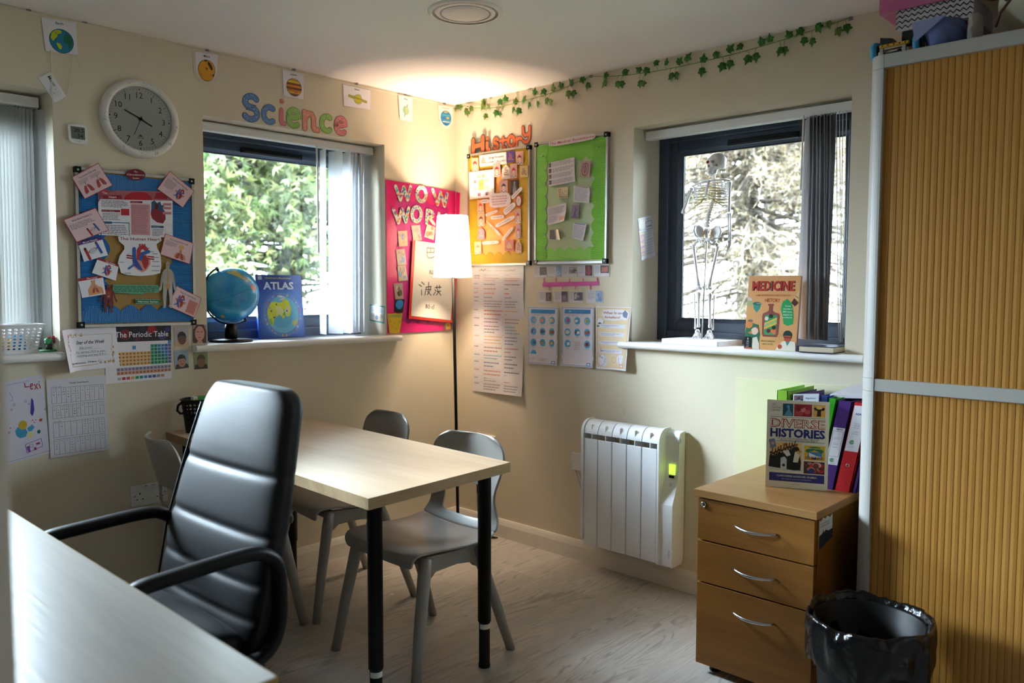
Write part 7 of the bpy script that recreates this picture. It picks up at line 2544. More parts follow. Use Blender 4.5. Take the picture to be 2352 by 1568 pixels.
def d_div(s):
    s.frame(.07, .875, .235, .965, .003, '8f8f84', 1).line([(.07, .935), (.235, .935)], .003, '8f8f84', 1, round_=False).line([(.07, .905), (.235, .905)], .003, '8f8f84', 1, round_=False).line([(.16, .935), (.16, .965)], .003, '8f8f84', 1, round_=False)
    for i, tx in enumerate(('THE', 'NATIONAL', 'ARCHIVES')):
        s.text(tx, .085, .943 - i * .031, .014, '4a4a4c', 1, 'l', bold=.01)
    s.rect(.255, .825, .425, .965, '1f4a5e', 1)
    s.poly([(.28, .83), (.32, .88), (.36, .93), (.38, .88), (.41, .85), (.40, .83)], '4f8298', 2).disc(.345, .93, .025, '5a8ca0', 3, .022)
    s.photo(.44, .825, .725, .965, ['9c2a30', 'b84a48', '7c1c24', 'c87068', 'b03a3c', '8a2228'], 1, 8, 12)
    s.rect(.745, .825, .935, .965, 'd9a04c', 1).poly([(.75, .93), (.77, .90), (.80, .905), (.81, .88), (.80, .835), (.87, .835), (.865, .88), (.875, .905), (.91, .90), (.93, .93), (.88, .94), (.80, .94)], '33211a', 2).disc(.84, .935, .05, 'e0b86a', 3, .02)
    s.line([(.06, .81), (.94, .81)], .006, '2b3a5c', 1, round_=False).line([(.16, .535), (.94, .535)], .006, '2b3a5c', 1, round_=False)
    s.text('DIVERSE', .5, .695, .098, '9c1f2c', 2, width=.88, bold=.035).text('DIVERSE', .5, .697, .094, 'd9d2bc', 3, width=.875, bold=-.012)
    s.text('HISTORIES', .5, .585, .095, '22286c', 2, width=.88, bold=.04)
    s.text('A source book for teaching Black, Asian and', .52, .566 - .006, .017, '3d3d44', 2, width=.66, bold=.008)
    s.text('minority ethnic histories at Key Stage 3', .52, .541, .017, '3d3d44', 2, width=.60, bold=.008)
    # stamp
    s.poly([(.04, .545), (.135, .56), (.165, .465), (.07, .445)], '6f7690', 5).disc(.105, .505, .03, 'c09078', 6)
    # big picture: a line of graduates
    s.rect(.06, .20, .58, .52, 'd9b468', 1).rect(.06, .20, .58, .26, 'b9c4b4', 2)
    R = random.Random(6)
    for i in range(20):
        s.disc(R.uniform(.20, .56), R.uniform(.42, .51), R.uniform(.012, .03), R.choice(('b0682c', '8c4a22', 'c98a44')), 2, n=8)
    for i in range(9):
        u = .08 + i * .045
        top_ = .36 + .012 * i + R.uniform(-.01, .01)
        s.poly([(u - .035, .235 - .003 * i), (u - .02, top_), (u + .01, top_ + .01), (u + .035, top_ - .02), (u + .04, .23 - .003 * i)], '1d1a18', 3 + i * .1)
        s.disc(u, top_ + .025, .022, '3a241c', 4)
        s.line([(u + .01, top_), (u + .03, top_ + .08)], .016, '4a2c20', 4)
    s.poly([(.24, .21), (.24, .34), (.30, .36), (.34, .33), (.34, .205)], 'b9c0bc', 5).disc(.29, .26, .025, '2a2c30', 6).poly([(.27, .42), (.36, .44), (.40, .38), (.34, .36)], 'd0c9bc', 6)
    s.poly([(.40, .21), (.42, .36), (.46, .42), (.54, .40), (.57, .30), (.56, .21)], '1a1816', 5).poly([(.44, .30), (.47, .42), (.55, .39), (.52, .30)], 'd6cdb4', 6).disc(.49, .445, .032, '4a2a1e', 7).poly([(.455, .44), (.46, .475), (.51, .48), (.54, .45), (.545, .41), (.525, .44)], '241510', 8)
    # ship ticket and crowd
    s.rect(.615, .335, .945, .50, 'c9a41f', 1).poly([(.635, .44), (.70, .485), (.78, .49), (.86, .485), (.93, .44), (.90, .42), (.78, .45), (.66, .42)], '2f6a3c', 2).text('EMPIRE WINDRUSH', .78, .462, .015, 'dccf8a', 3, width=.24, bold=.01)
    s.poly([(.68, .37), (.68, .43), (.90, .43), (.90, .37)], '4a7aa8', 2).poly([(.69, .42), (.82, .385), (.90, .38), (.88, .37), (.70, .37)], 'dfe2e6', 3).rect(.73, .345, .84, .365, '1f2f5c', 3)
    for i in range(12):
        u = .64 + i * .025
        s.rect(u, .345, u + .012, .38, ('a83a2c', '2f4a8c', '3a2c28', 'c98a3c')[i % 4], 4)
    s.photo(.615, .18, .945, .32, ['4a2a30', '7a3a34', 'c03038', '2f3a78', 'a8785c', '5c3028', 'd0a890', 'b82c34'], 1, 4, 26)
    s.rect(.06, .075, .945, .17, '252c70', 1)
    s.text('CLARE HORRIE and RACHEL HILLMAN', .5, .128, .021, 'dcd8c8', 3, width=.64, bold=.012).text('with contributions from IZA KACZMARSKA', .5, .098, .013, 'b9b8c4', 3, width=.48, bold=.005)
    s.text('BLOOMSBURY', .5, .04, .010, '8a8a80', 2, width=.15)


book('history_book', 'cream book titled DIVERSE HISTORIES leaning on the folders', (-.436, -2.058, .643), (-.354, -2.243, .643), .303, .04, .013, 'd6cfb8', d_div, spine='e2dfd2')

# flat book on the sill
t = thing('notebook', 'thick dark blue paperback lying flat at the right end of the sill', 'book', (.03, -2.06, ZS))
MB().bb(-.044, .145, -2.128, -1.992, ZS + .0022, ZS + .0225, 'cfc2a8').build('page_block', M_paper, t, bevel=.002)
s = Sheet([(.147, -1.988, ZS + .0225), (.147, -2.130, ZS + .0235), (-.046, -2.130, ZS + .0235), (-.046, -1.988, ZS + .0225)], (0, 0, 1), '3a3f5e', lift=.0014, thick=.0013)
R = random.Random(8)
for i in range(40):
    u, v = R.random() * .9, R.random() * .9
    s.rect(u, v, u + R.uniform(.02, .08), v + .02, R.choice(('6f7690', '8f94a8', '4a5074')), 1)
s.build('front_cover', M_gpaper, parent=t)
MB().bb(-.046, .147, -2.130, -1.988, ZS + .0004, ZS + .002, '3a3f5e').build('back_cover', M_gpaper, t)
MB().bb(-.046, .147, -1.991, -1.987, ZS + .0004, ZS + .024, '3d4470').build('spine', M_gpaper, t)

# ================================================================== globe
GC, GR = A(531, 676, .098), .122
t = thing('desk_globe', 'blue desk globe with black meridian arm on the window sill', 'globe', (GC.x, GC.y, ZS))
m, n, l, p = newmat('glossy_ocean')
tc = n.new('ShaderNodeTexCoord')
nz = n.new('ShaderNodeTexNoise')
nz.inputs['Scale'].default_value = 14
nz.inputs['Detail'].default_value = 6
l.new(tc.outputs['Object'], nz.inputs[0])
rp = n.new('ShaderNodeValToRGB')
rp.color_ramp.elements[0].position, rp.color_ramp.elements[0].color = .35, C('1f8fd6') + (1,)
rp.color_ramp.elements[1].position, rp.color_ramp.elements[1].color = .7, C('45b4ea') + (1,)
l.new(nz.outputs['Fac'], rp.inputs[0])
l.new(rp.outputs[0], p.inputs['Base Color'])
p.inputs['Roughness'].default_value = .16
p.inputs['Specular IOR Level'].default_value = .5
p.inputs['Coat Weight'].default_value = .4
p.inputs['Coat Roughness'].default_value = .06
ball = MB().ell(GC, (GR, GR, GR), 48, 32).build('ball', m, t)


def sph(px, py, k=1.004):
    d = ray(px, py).normalized()
    o = CAM - GC
    b = o.dot(d)
    c = o.length_squared - (GR * k) ** 2
    q = b * b - c
    tt = -b - math.sqrt(max(q, 0))
    v = (o + d * tt).normalized() * GR * k
    return GC + v


gx = cropper(460, 590, 5.345)
axis = None
land = MB()


def patch(pts, col):
    P = [sph(*q_) for q_ in gx(*pts)]
    c = sum(P, Vector()) / len(P)
    c = GC + (c - GC).normalized() * GR * 1.004
    rings = [P, [GC + ((a + (c - a) * .5) - GC).normalized() * GR * 1.004 for a in P]]
    k = len(P)
    vs = rings[0] + rings[1] + [c]
    fs = [(i, (i + 1) % k, k + (i + 1) % k, k + i) for i in range(k)] + [(k + i, k + (i + 1) % k, 2 * k) for i in range(k)]
    land.add(vs, fs, col, 0, True)


patch([(325, 185), (345, 165), (395, 152), (440, 158), (470, 185), (500, 205), (535, 235), (570, 255), (598, 275), (560, 282), (510, 266), (455, 240), (400, 216), (350, 205)], 'c9bd6a')
patch([(560, 240), (600, 262), (630, 300), (612, 300), (585, 280)], '9fb86a')
patch([(610, 350), (640, 330), (665, 350), (690, 400), (660, 410), (630, 395)], 'd0908a')
patch([(175, 170), (200, 165), (205, 180), (185, 188)], 'b9b46c')
patch([(245, 715), (290, 712), (305, 740), (270, 748)], 'c4b45c')
patch([(110, 655), (150, 680), (185, 725), (160, 722), (120, 690)], 'c08a84')
patch([(85, 190), (110, 180), (120, 200), (90, 215)], '9fb46c')
land.build('land', M_gpaper, ball)
eq = gx(*[(85 + i * 28, 550 - i * 6.6 - 26 * (i / 20) ** 2 * 1.6 + 10 * math.sin(i * .15)) for i in range(21)])
ln = MB()
for a, b in zip(eq[:-1], eq[1:]):
    A0, B0 = sph(*a, 1.002), sph(*b, 1.002)
    ln.tube([A0, A0.lerp(B0, .62)], .0008, 5)
ln.build('equator_line', M_black, ball)
top_, bot_ = A(497, 612, .098), A(566, 737, .098)
ax = (top_ - bot_).normalized()
pv = ax.cross(Vector((0, 1, 0))).normalized()
if pv.x > 0:
    pv = -pv
arm = []
for i in range(25):
    a = -.02 + (PI + .04) * i / 24
    d = (ax * math.cos(a) + pv * math.sin(a))
    arm.append(GC + d * (GR + .012))
MB().tube(arm, [(.0075, .0035)] * 25, 10, flat=(0, 1, 0)).build('meridian_arm', M_black, t)
for sg in (1, -1):
    MB().tube([GC + ax * sg * (GR - .002), GC + ax * sg * (GR + .018)], .006, 10).build('pivot', M_black, t)
low = min(arm, key=lambda v: v.z)
MB().lathe([(0, .0), (.028, .0), (.027, low.z - ZS - .02), (.022, low.z - ZS + .004), (0, low.z - ZS + .004)], 24, Matrix.Translation((GC.x - .005, GC.y, ZS))).build('stem', M_black, t)
MB().lathe([(0, 0), (.093, 0), (.095, .004), (.093, .010), (.03, .014), (0, .014)], 40, Matrix.Translation((GC.x - .005, GC.y, ZS))).build('base', M_black, t)

# ================================================================== skeleton
M_bone = mat('bone_plastic', 'e3dfdf', rough=.38, var=.03, vscale=40)
M_nerve = mat('yellow_nerve', 'd9a02a', rough=.5)
M_cart = mat('cartilage', 'b0a05c', rough=.5)
SX = .085


def K(x, y, d=0.):
    """skeleton-crop pixel, and how far in front (-) or behind (+) the body's middle"""
    return B(1540 + x / 3.267, 330 + y / 3.267, SX + d)


t = thing('model_skeleton', 'small white model skeleton on a stand in the window', 'skeleton', (SX, -1.52, ZS))


def fuse(mb, name, mm, par, vox=.003, sm=4):
    o = mb.build(name, mm, par)
    r = o.modifiers.new('fuse', 'REMESH')
    r.mode, r.voxel_size, r.use_smooth_shade = 'VOXEL', vox, True
    s_ = o.modifiers.new('smooth', 'SMOOTH')
    s_.iterations, s_.factor = sm, .5
    return o


u_ = .00063
sk = MB().ell(K(352, 132, .004), (.036, .040, .035), 20, 14).ell(K(322, 140, -.012), (.026, .028, .028), 16, 12).ell(K(305, 172, -.018), (.016, .017, .022), 14, 10).ell(K(300, 190, -.02), (.013, .014, .016), 12, 10)
sk.tube([K(345, 195, .004), K(335, 222, -.010), K(310, 232, -.026), K(292, 222, -.026), K(282, 196, -.02)], [.006, .007, .0075, .007, .005], 10)
sk.tube([K(360, 165, 0), K(335, 168, -.026), K(312, 166, -.034)], .0045, 8).ell(K(382, 160, .010), (.018, .020, .018), 12, 8)
so = fuse(sk, 'skull', M_bone, t, .0024, 5)
M_sock = mat('eye_socket', '9c8a7c', rough=.8)
MB().ell(K(313, 134, -.040), (.006, .0085, .0062), 12, 8).build('eye_socket', M_sock, so)
MB().ell(K(345, 160, -.022), (.006, .006, .006), 10, 8).build('ear_hole', M_sock, so)
MB().ell(K(280, 138, -.034), (.008, .008, .007), 10, 8).build('eye_muscle', mat('red_model_paint', 'a81c2c', rough=.4), so)
MB().ell(K(286, 165, -.034), (.0035, .004, .007), 10, 8).build('nose_hole', M_sock, so)
spine = [(322, 222), (325, 265), (331, 310), (333, 360), (328, 410), (310, 460), (292, 510), (280, 570), (274, 640)]
sp_ = []
for a, b in zip(spine[:-1], spine[1:]):
    for i in range(3):
        k = i / 3
        sp_.append(K(a[0] + (b[0] - a[0]) * k, a[1] + (b[1] - a[1]) * k, .020))
m = MB()
for i, q_ in enumerate(sp_):
    rr = .0072 + .0045 * i / len(sp_)
    m.ell(q_, (rr, rr * 1.15, .0075), 10, 8)
    m.tube([q_, q_ + Vector((.018, 0, -.004))], [.003, .0015], 6)
so = m.tube(sp_, .006, 8).build('spine', M_bone, t)
m = MB()
for i, q_ in enumerate(sp_[1:]):
    for sg in (-1, 1):
        m.tube([q_ + Vector((0, sg * .006, 0)), q_ + Vector((-.004, sg * .017, -.003)), q_ + Vector((-.006, sg * .022, -.006))], .0013, 5)
m.build('nerves', M_nerve, so)
m, mc = MB(), MB()
for i in range(11):
    k = i / 10
    y0 = 268 + 21 * i
    cx = 322 - 6 * k
    w_ = (62 + 66 * math.sin(min(1, .25 + k * .9) * PI / 2)) * (1 - .22 * max(0, k - .7) / .3)
    end = PI * (.97 if i < 7 else .97 - .13 * (i - 6))
    for sg in (-1, 1):
        pts = []
        for j in range(13):
            a = .12 + (end - .12) * j / 12
            X = cx - 12 * (1 - math.cos(a)) + sg * w_ * math.sin(a) * .98 - (sg < 0) * 6
            if j == 12 and i < 7:
                X = 282 - 3 * k + sg * 8
            Y = y0 + 24 * (1 - math.cos(a)) / 2 + 14 * math.sin(a) * (.4 + k * .4) - (8 * max(0, a - 2.2) if i < 7 else 0)
            pts.append(K(X, Y, .026 - .038 * (1 - math.cos(a)) * (.7 + .3 * k)))
        m.tube(pts[:10 if i >= 2 else 13], [(.0034, .0019)] * (10 if i >= 2 else 13), 7)
        if 2 <= i < 7:
            mc.tube(pts[9:], [(.0034, .0022)] * 4, 7)
        elif i >= 7 and i < 9:
            mc.tube(pts[9:] + [K(280 + sg * (18 + 9 * (i - 6)), 396 + 12 * (i - 6), -.045)], [(.0032, .0022)] * 5, 7)
m.tube([K(287, 278, -.044), K(280, 310, -.048), K(270, 350, -.050), K(258, 398, -.048)], [(.009, .004), (.006, .003), (.0075, .0035), (.003, .002)], 8, flat=(0, 1, 0))
ro = m.build('rib_cage', M_bone, t)
mc.build('rib_cartilage', M_cart, ro)
cl = MB().tube([K(288, 280, -.042), K(245, 290, -.044), K(205, 300, -.03), K(168, 318, -.012)], [.004, .0032, .0034, .0045], 8).tube([K(288, 278, -.042), K(340, 272, -.04), K(400, 268, -.02), K(447, 276, -.004)], [.004, .0032, .0034, .0045], 8)
cl.build('collarbone', M_bone, ro)
for (a, b, c, d) in (((170, 322), (205, 335), (198, 415), (182, 400)), ((447, 285), (405, 300), (408, 400), (432, 392))):
    m = MB().prism([K(*a, .012), K(*b, .026), K(*c, .034), K(*d, .030)], (.004, 0, 0))
    m.tube([K(*a, .012), K(*b, .026), K(*c, .034)], .003, 6)
    m.build('shoulder_blade', M_bone, ro)


def bone(mb, a, b, r, e0=1.8, e1=1.7):
    ks = [0, .05, .12, .25, .5, .75, .88, .95, 1]
    rs = [r * e0 * .8, r * e0, r * e0 * .75, r * 1.05, r, r * 1.05, r * e1 * .75, r * e1, r * e1 * .8]
    return mb.tube([a.lerp(b, k) for k in ks], rs, 10)


a1 = MB()
bone(a1, K(163, 328), K(96, 508, .01), .0048)
bone(a1, K(90, 515, .012), K(140, 352, .050), .0032)
bone(a1, K(104, 518, .012), K(152, 358, .054), .0034)
a1.ell(K(98, 514, .01), (.010, .011, .008), 10, 8)
a1.build('arm', M_bone, t)
a2 = MB()
bone(a2, K(447, 288), K(438, 512), .0048)
bone(a2, K(432, 522), K(440, 712), .0034)
bone(a2, K(447, 522), K(452, 712), .0032)
for i in range(5):
    x0, x1 = 434 + i * 5, 398 + i * 11
    y1 = (800, 838, 835, 818, 790)[i]
    bone(a2, K(x0, 728, -.004 + i * .002), K((x0 + x1) / 2 + 4, (728 + y1) / 2, -.008 + i * .004), .0019)
    bone(a2, K((x0 + x1) / 2 + 4, (728 + y1) / 2, -.008 + i * .004), K(x1, y1, -.008 + i * .005), .0017)
a2.ell(K(444, 722), (.008, .010, .006), 10, 8)
a2.build('arm', M_bone, t)
pe = MB()
for sg, cx, cy in ((-1, 212, 648), (1, 342, 655)):
    ring = [K(cx + sg * q_[0], cy + q_[1], q_[2]) for q_ in ((-38, 30, .030), (-30, -12, .034), (0, -36, .020), (28, -30, -.006), (36, 5, -.020), (26, 38, -.022), (2, 58, -.012), (-22, 55, .012))]
    cpt = K(cx + sg * 2, cy + 8, .026)
    vs = ring + [cpt]
    pe.add(vs, [(i, (i + 1) % 8, 8) for i in range(8)], smooth=True)
    pe.add([v + Vector((.004, 0, 0)) for v in vs], [((i + 1) % 8, i, 8) for i in range(8)], smooth=True)
    pe.tube(ring, .0046, 8, closed=True)
    pe.tube([K(cx + sg * 4, cy + 56, -.012), K(cx - sg * 25, cy + 70, -.036), K(275 - 10, 715, -.040)], [.006, .0045, .005], 8)
    pe.tube([K(cx + sg * 4, cy + 58, -.006), K(cx - sg * 20, cy + 105, -.010), K(cx - sg * 38, cy + 98, -.026), K(275 - 6, 722, -.038)], [.006, .006, .0045, .004], 8)
pe.tube([K(275, 640, .022), K(272, 672, .030), K(268, 705, .026)], [.014, .012, .004], 10)
po = pe.build('pelvis', M_bone, t)
nm = MB()
for dy in (0, 12, 24, 36):
    for sg in (-1, 1):
        nm.tube([K(274 + sg * 12, 650 + dy, .014), K(274 + sg * 24, 660 + dy, .006), K(274 + sg * 30, 676 + dy, .004)], .0013, 5)
nm.build('nerves', M_nerve, po)
for (hip, tro, kn, ti, an, f0, f1, foot, toes) in (
        ((205, 728), (172, 766), (212, 1082), (212, 1112), (210, 1378), (181, 1122), (186, 1392), (202, 1408), [(160, 1462), (168, 1466), (178, 1470), (190, 1472), (204, 1472)]),
        ((318, 722), (356, 768), (286, 1082), (294, 1120), (296, 1382), (328, 1135), (318, 1398), (292, 1412), [(246, 1468), (266, 1476), (284, 1480), (300, 1482), (316, 1478)])):
    lg = MB()
    lg.tube([K(*hip), K((hip[0] + tro[0]) / 2, (hip[1] + tro[1]) / 2 - 4), K(*tro)], [.0085, .0055, .009], 10)
    lg.ell(K(*hip), (.0095, .0095, .0095), 12, 8)
    bone(lg, K(*tro), K(*kn, -.004), .0062, 1.4, 2.0)
    for sg in (-1, 1):
        lg.ell(K(kn[0] + sg * 13, kn[1] + 4, -.002), (.0095, .0085, .008), 10, 8)
    bone(lg, K(*ti, -.004), K(*an), .0055, 2.1, 1.5)
    bone(lg, K(*f0, .006), K(*f1, .004), .0026, 1.6, 2.0)
    lg.ell(K(kn[0], kn[1] - 4, -.014), (.006, .008, .008), 10, 8)
    zf = ZS + .0224
    f_ = K(*foot)
    lg.ell(f_, (.012, .011, .010), 10, 8)
    heel = Vector((f_.x + .022, f_.y, zf + .009))
    lg.tube([f_, heel], [.009, .009], 10).ell(heel, (.011, .009, .009), 10, 8)
    for i, tq in enumerate(toes):
        e_ = K(*tq, -.030)
        e_.z = zf + .003
        m_ = f_.lerp(e_, .55)
        m_.z = zf + .016
        bone(lg, f_ + Vector((-.004, (2 - i) * .002, 0)), m_, .0026)
        bone(lg, m_, e_, .0024)
    lg.build('leg', M_bone, t)
MB().tube([K(277, 640, .012), K(258, 1000, .006), Vector((K(235, 1475, 0).x, K(235, 1475, 0).y, ZS + .018))], .0036, 10).build('pole', M_chrome, t)
FLb, FRb = Vector((-.012, -1.352, 0)), Vector((-.030, -1.638, 0))
dd = Vector((.195, -.012, 0))
MB().prism([FLb + Vector((0, 0, ZS + .0005)), FRb + Vector((0, 0, ZS + .0005)), FRb + dd + Vector((0, 0, ZS + .0005)), FLb + dd + Vector((0, 0, ZS + .0005))], (0, 0, .0215)).build('base', M_wplas, t, bevel=.003)

# ================================================================== left sill: basket and clay figure
t = thing('storage_basket', 'white plastic basket with round holes on the left window sill', 'basket', (-2.2, .09, ZS))
z0, z1 = ZS + .0005, 1.193
x0, x1, y0, y1 = -2.34, -2.100, .016, .080
e = .022


def wall_panel(P, nu, nv, r_=.30):
    m = MB()
    for i in range(nu):
        for j in range(nv):
            cu, cv = (i + .5) / nu, (j + .5) / nv
            sq = [(-.5, -.5), (0, -.5), (.5, -.5), (.5, 0), (.5, .5), (0, .5), (-.5, .5), (-.5, 0)]
            oc_ = [(r_ * math.cos(a), r_ * math.sin(a)) for a in [-3 * PI / 4 + PI / 4 * k for k in range(8)]]
            vs = [P(cu + a / nu, cv + b / nv) for a, b in sq] + [P(cu + a / nu, cv + b / nv) for a, b in oc_]
            m.add(vs, [(k, (k + 1) % 8, 8 + (k + 1) % 8, 8 + k) for k in range(8)])
    return m


bk = MB()
C0 = [Vector((x0, y0, z0)), Vector((x1, y0, z0)), Vector((x1, y1, z0)), Vector((x0, y1, z0))]
C1 = [Vector((x0 - e, y0 - e * .6, z1)), Vector((x1 + e, y0 - e * .6, z1)), Vector((x1 + e, y1 + e * .3, z1)), Vector((x0 - e, y1 + e * .3, z1))]
for i, nu in ((0, 14), (1, 8), (2, 14), (3, 8)):
    a, b, c, d = C0[i], C0[(i + 1) % 4], C1[(i + 1) % 4], C1[i]
    P = lambda u, v, a=a, b=b, c=c, d=d: (a * (1 - u) + b * u) * (1 - (.10 + .80 * v)) + (d * (1 - u) + c * u) * (.10 + .80 * v)
    w_ = wall_panel(P, nu, 7)
    for lo_, hi_ in ((0, .10), (.90, 1)):
        w_.add([a.lerp(d, lo_), b.lerp(c, lo_), b.lerp(c, hi_), a.lerp(d, hi_)], [(0, 1, 2, 3)])
    bk.add(w_.v, w_.f)
bk.add(C0, [(0, 1, 2, 3)])
o = bk.build('basket_wall', M_wplas, t)
sd = o.modifiers.new('shell', 'SOLIDIFY')
sd.thickness = .002
MB().tube([c + (c - (C1[0] + C1[2]) / 2).normalized() * .003 for c in C1], (.0045, .0028), 8, closed=True).build('rim', M_wplas, t)
# bright things inside show through the holes
for i, (c, lab, xx, zz) in enumerate((('2f8fc8', 'blue box inside the white basket, seen through its holes', -2.155, .07), ('b8922c', 'yellow box inside the white basket, seen through its holes', -2.205, .055), ('8c2a4a', 'dark red box inside the white basket, seen through its holes', -2.268, .06))):
    MB().bb(xx - .022, xx + .022, .028, .072, z0 + .003, z0 + zz).build('pencil_box', mat('coloured_card', c, rough=.4), None, lab, 'box', 'boxes in the basket', bevel=.002)

t = thing('clay_figure', 'small clay figure with a green head and red eyes on the left sill', 'figurine', (-2.046, .056, ZS))
M_cg, M_cr, M_cb = mat('green_clay', '2a8a4e', rough=.55, var=.1, vscale=60), mat('red_clay', 'c0433c', rough=.55), mat('brown_clay', '3a2a22', rough=.6)
m = MB()
vs, fs = [], []
R = random.Random(1)
prof_ = [(0, 0), (1, 0), (1.0, .55), (.8, 1), (0, 1)]
for (r_, z_) in prof_:
    for k in range(20):
        a = 2 * PI * k / 20
        rr = r_ * (.034 + .005 * math.sin(a * 3 + 1))
        vs.append((-2.046 + rr * math.cos(a), .056 + rr * .8 * math.sin(a), ZS + .0004 + .007 * z_))
for i in range(4):
    for k in range(20):
        fs.append((i * 20 + k, i * 20 + (k + 1) % 20, (i + 1) * 20 + (k + 1) % 20, (i + 1) * 20 + k))
m.add(vs, fs, smooth=True)
m.build('base', M_cg, t)
MB().tube([(-2.046, .056, ZS + .005), (-2.048, .054, ZS + .018), (-2.045, .056, ZS + .030)], [.013, .010, .011], 12).build('body', M_cb, t)
hd = fuse(MB().ell((-2.048, .054, ZS + .042), (.0165, .014, .012), 16, 10).ell((-2.058, .050, ZS + .030), (.008, .007, .006), 10, 8).ell((-2.052, .046, ZS + .037), (.011, .009, .009), 10, 8), 'head', M_cg, t, .002, 4)
for dx in (-.008, .006):
    MB().ell((-2.040 + dx, .046, ZS + .054), (.0062, .005, .005), 12, 8).build('eye', M_cr, hd)
fuse(MB().ell((-2.030, .054, ZS + .046), (.005, .006, .010), 10, 8).ell((-2.029, .056, ZS + .036), (.005, .006, .008), 10, 8), 'bow', mat('pink_clay', 'b02a5c', rough=.5), t, .002, 3)

# ================================================================== basket of boxes on the table
px_, py_ = -1.555, -.112
t = thing('desk_basket', 'small black lattice basket with a loop handle on the far end of the table', 'basket', (px_, py_, .738))
vs_, z0 = [], .7385
Pm = lambda u, v: Vector((px_ + (.044 + .016 * v) * math.cos(2 * PI * u), py_ + (.044 + .016 * v) * math.sin(2 * PI * u), z0 + .135 * v))
m = wall_panel(lambda u, v: Pm(u, .58 + .34 * v), 22, 3, .33)
for v0_, v1_ in ((0, .58), (.92, 1)):
    for k in range(22):
        m.add([Pm(k / 22, v0_), Pm((k + 1) / 22, v0_), Pm((k + 1) / 22, v1_), Pm(k / 22, v1_)], [(0, 1, 2, 3)])
m.add([Pm(k / 22, 0) for k in range(22)], [tuple(range(22))])
o = m.build('basket_wall', M_black, t)
o.modifiers.new('shell', 'SOLIDIFY').thickness = .0022
MB().tube([Pm(k / 32, 1.0) for k in range(32)], (.005, .0035), 8, closed=True).build('rim', M_black, t)
h0 = Pm(.5, .95)
MB().tube([h0, h0 + Vector((-.018, 0, -.012)), h0 + Vector((-.022, 0, -.032)), h0 + Vector((-.010, 0, -.046)), h0 + Vector((.008, 0, -.046))], .005, 10).build('handle', M_black, t)
s_ = MB().bb(px_ - .026, px_ + .026, py_ - .030, py_ - .004, z0 + .004, z0 + .148, 'dcdcd6')
s_.bb(px_ - .008, px_ + .0262, py_ - .0302, py_ - .0038, z0 + .10, z0 + .1482, '3f9a3c').bb(px_ - .022, px_ - .012, py_ - .0304, py_ - .029, z0 + .128, z0 + .142, 'c9b93a').build('pencil_box', M_paper, None, 'white and green carton poking out of the black lattice basket', 'box')

# ================================================================== folders on the pedestal
PZ = .6434


def folder(label, y0, y1, lean, col, h=.312, x0=-.325, x1=-.055, lab=None, hole=None, spine_col=None, group='folders on the pedestal', side_col=None, name='ring_binder'):
    """upright ring binder, spine towards the room; lean = sideways shift of its top, towards the cabinet"""
    t = thing(name, label, 'folder', ((x0 + x1) / 2, (y0 + y1) / 2, PZ), group)
    mm = mat('folder_board', col, rough=.35, var=.04, vscale=30)
    up_ = Vector((0, -lean, h))
    rise = abs(y1 - y0) * (lean / h) * .0
    a, b = Vector((0, y0, PZ)), Vector((0, y1, PZ))
    X0, X1 = Vector((x0, 0, 0)), Vector((x1, 0, 0))
    th = Vector((0, -.0022, 0))
    MB().prism([a + X0, a + X1, a + X1 + th, a + X0 + th], up_).build('board', mm, t)
    MB().prism([b + X0 - th, b + X1 - th, b + X1, b + X0], up_).build('board', mm, t)
    MB().prism([a + X0, a + X0 + Vector((.0022, 0, 0)), b + X0 + Vector((.0022, 0, 0)), b + X0], up_).build('spine', mm, t)
    MB().prism([a + X0 + th * 3 + Vector((.02, 0, .004)), a + X1 + th * 3 + Vector((-.012, 0, .004)), b + X1 - th * 2 + Vector((-.012, 0, .004)), b + X0 - th * 2 + Vector((.02, 0, .004))], up_ * .93, 'd9d6dc').build('papers', M_paper, t)
    if lab:
        v0, v1, m0, m1, fn = lab
        q = [a.lerp(b, m0) + X0 + up_ * v1, a.lerp(b, m1) + X0 + up_ * v1, a.lerp(b, m1) + X0 + up_ * v0, a.lerp(b, m0) + X0 + up_ * v0]
        s = Sheet(q, NB, 'd3d0d8', lift=.0006)
        fn(s)
        s.build('spine_label', M_gpaper, parent=t)
    if hole:
        c = a.lerp(b, .5) + X0 + up_ * hole
        MB().lathe([(.0035, 0), (.006, 0), (.006, .0012), (.0035, .0012)], 16, Matrix.Translation(c) @ Matrix.Rotation(-PI / 2, 4, 'Y')).build('ring', M_chrome, t)
    return t


def swirl(s, u, v, r_):
    s.line(arc(u, v, r_, r_ * s.w / s.h, 40, 330, 12), r_ * .45, '3f9a5a', 3)
    s.line(arc(u + r_ * .15, v, r_ * .45, r_ * .45 * s.w / s.h, 0, 300, 8), r_ * .3, '2f7a48', 3)


def lab_a(s):
    s.text('ASDAN', .56, .945, .030, '2f3038', 2, width=.55, bold=.02).frame(.08, .225, .92, .91, .02, '4a4a52', 1)
    for v, tx in ((.73, 'Humanities'), (.69, 'Expressive'), (.58, 'History'), (.54, 'Geography'), (.47, 'Party Finds')):
        s.text(tx, .5, v, .018, '55555e', 2, width=.45)
    swirl(s, .45, .125, .15)
    s.text('Elmtree', .5, .03, .022, '7a8a80', 2, width=.4)


def lab_b(s):
    s.text('AQA', .42, .80, .045, '2f3f8c', 2, width=.44, bold=.02)
    for v, tx in ((.60, 'History'), (.555, 'GCSE'), (.51, 'Exam skills'), (.42, 'Lucha'), (.38, 'Siervisan')):
        s.text(tx, .5, v, .022, '4a4e6a', 2, width=.4)
    swirl(s, .40, .20, .14)
    s.text('Elmtree', .4, .09, .022, '7a8a80', 2, width=.4)


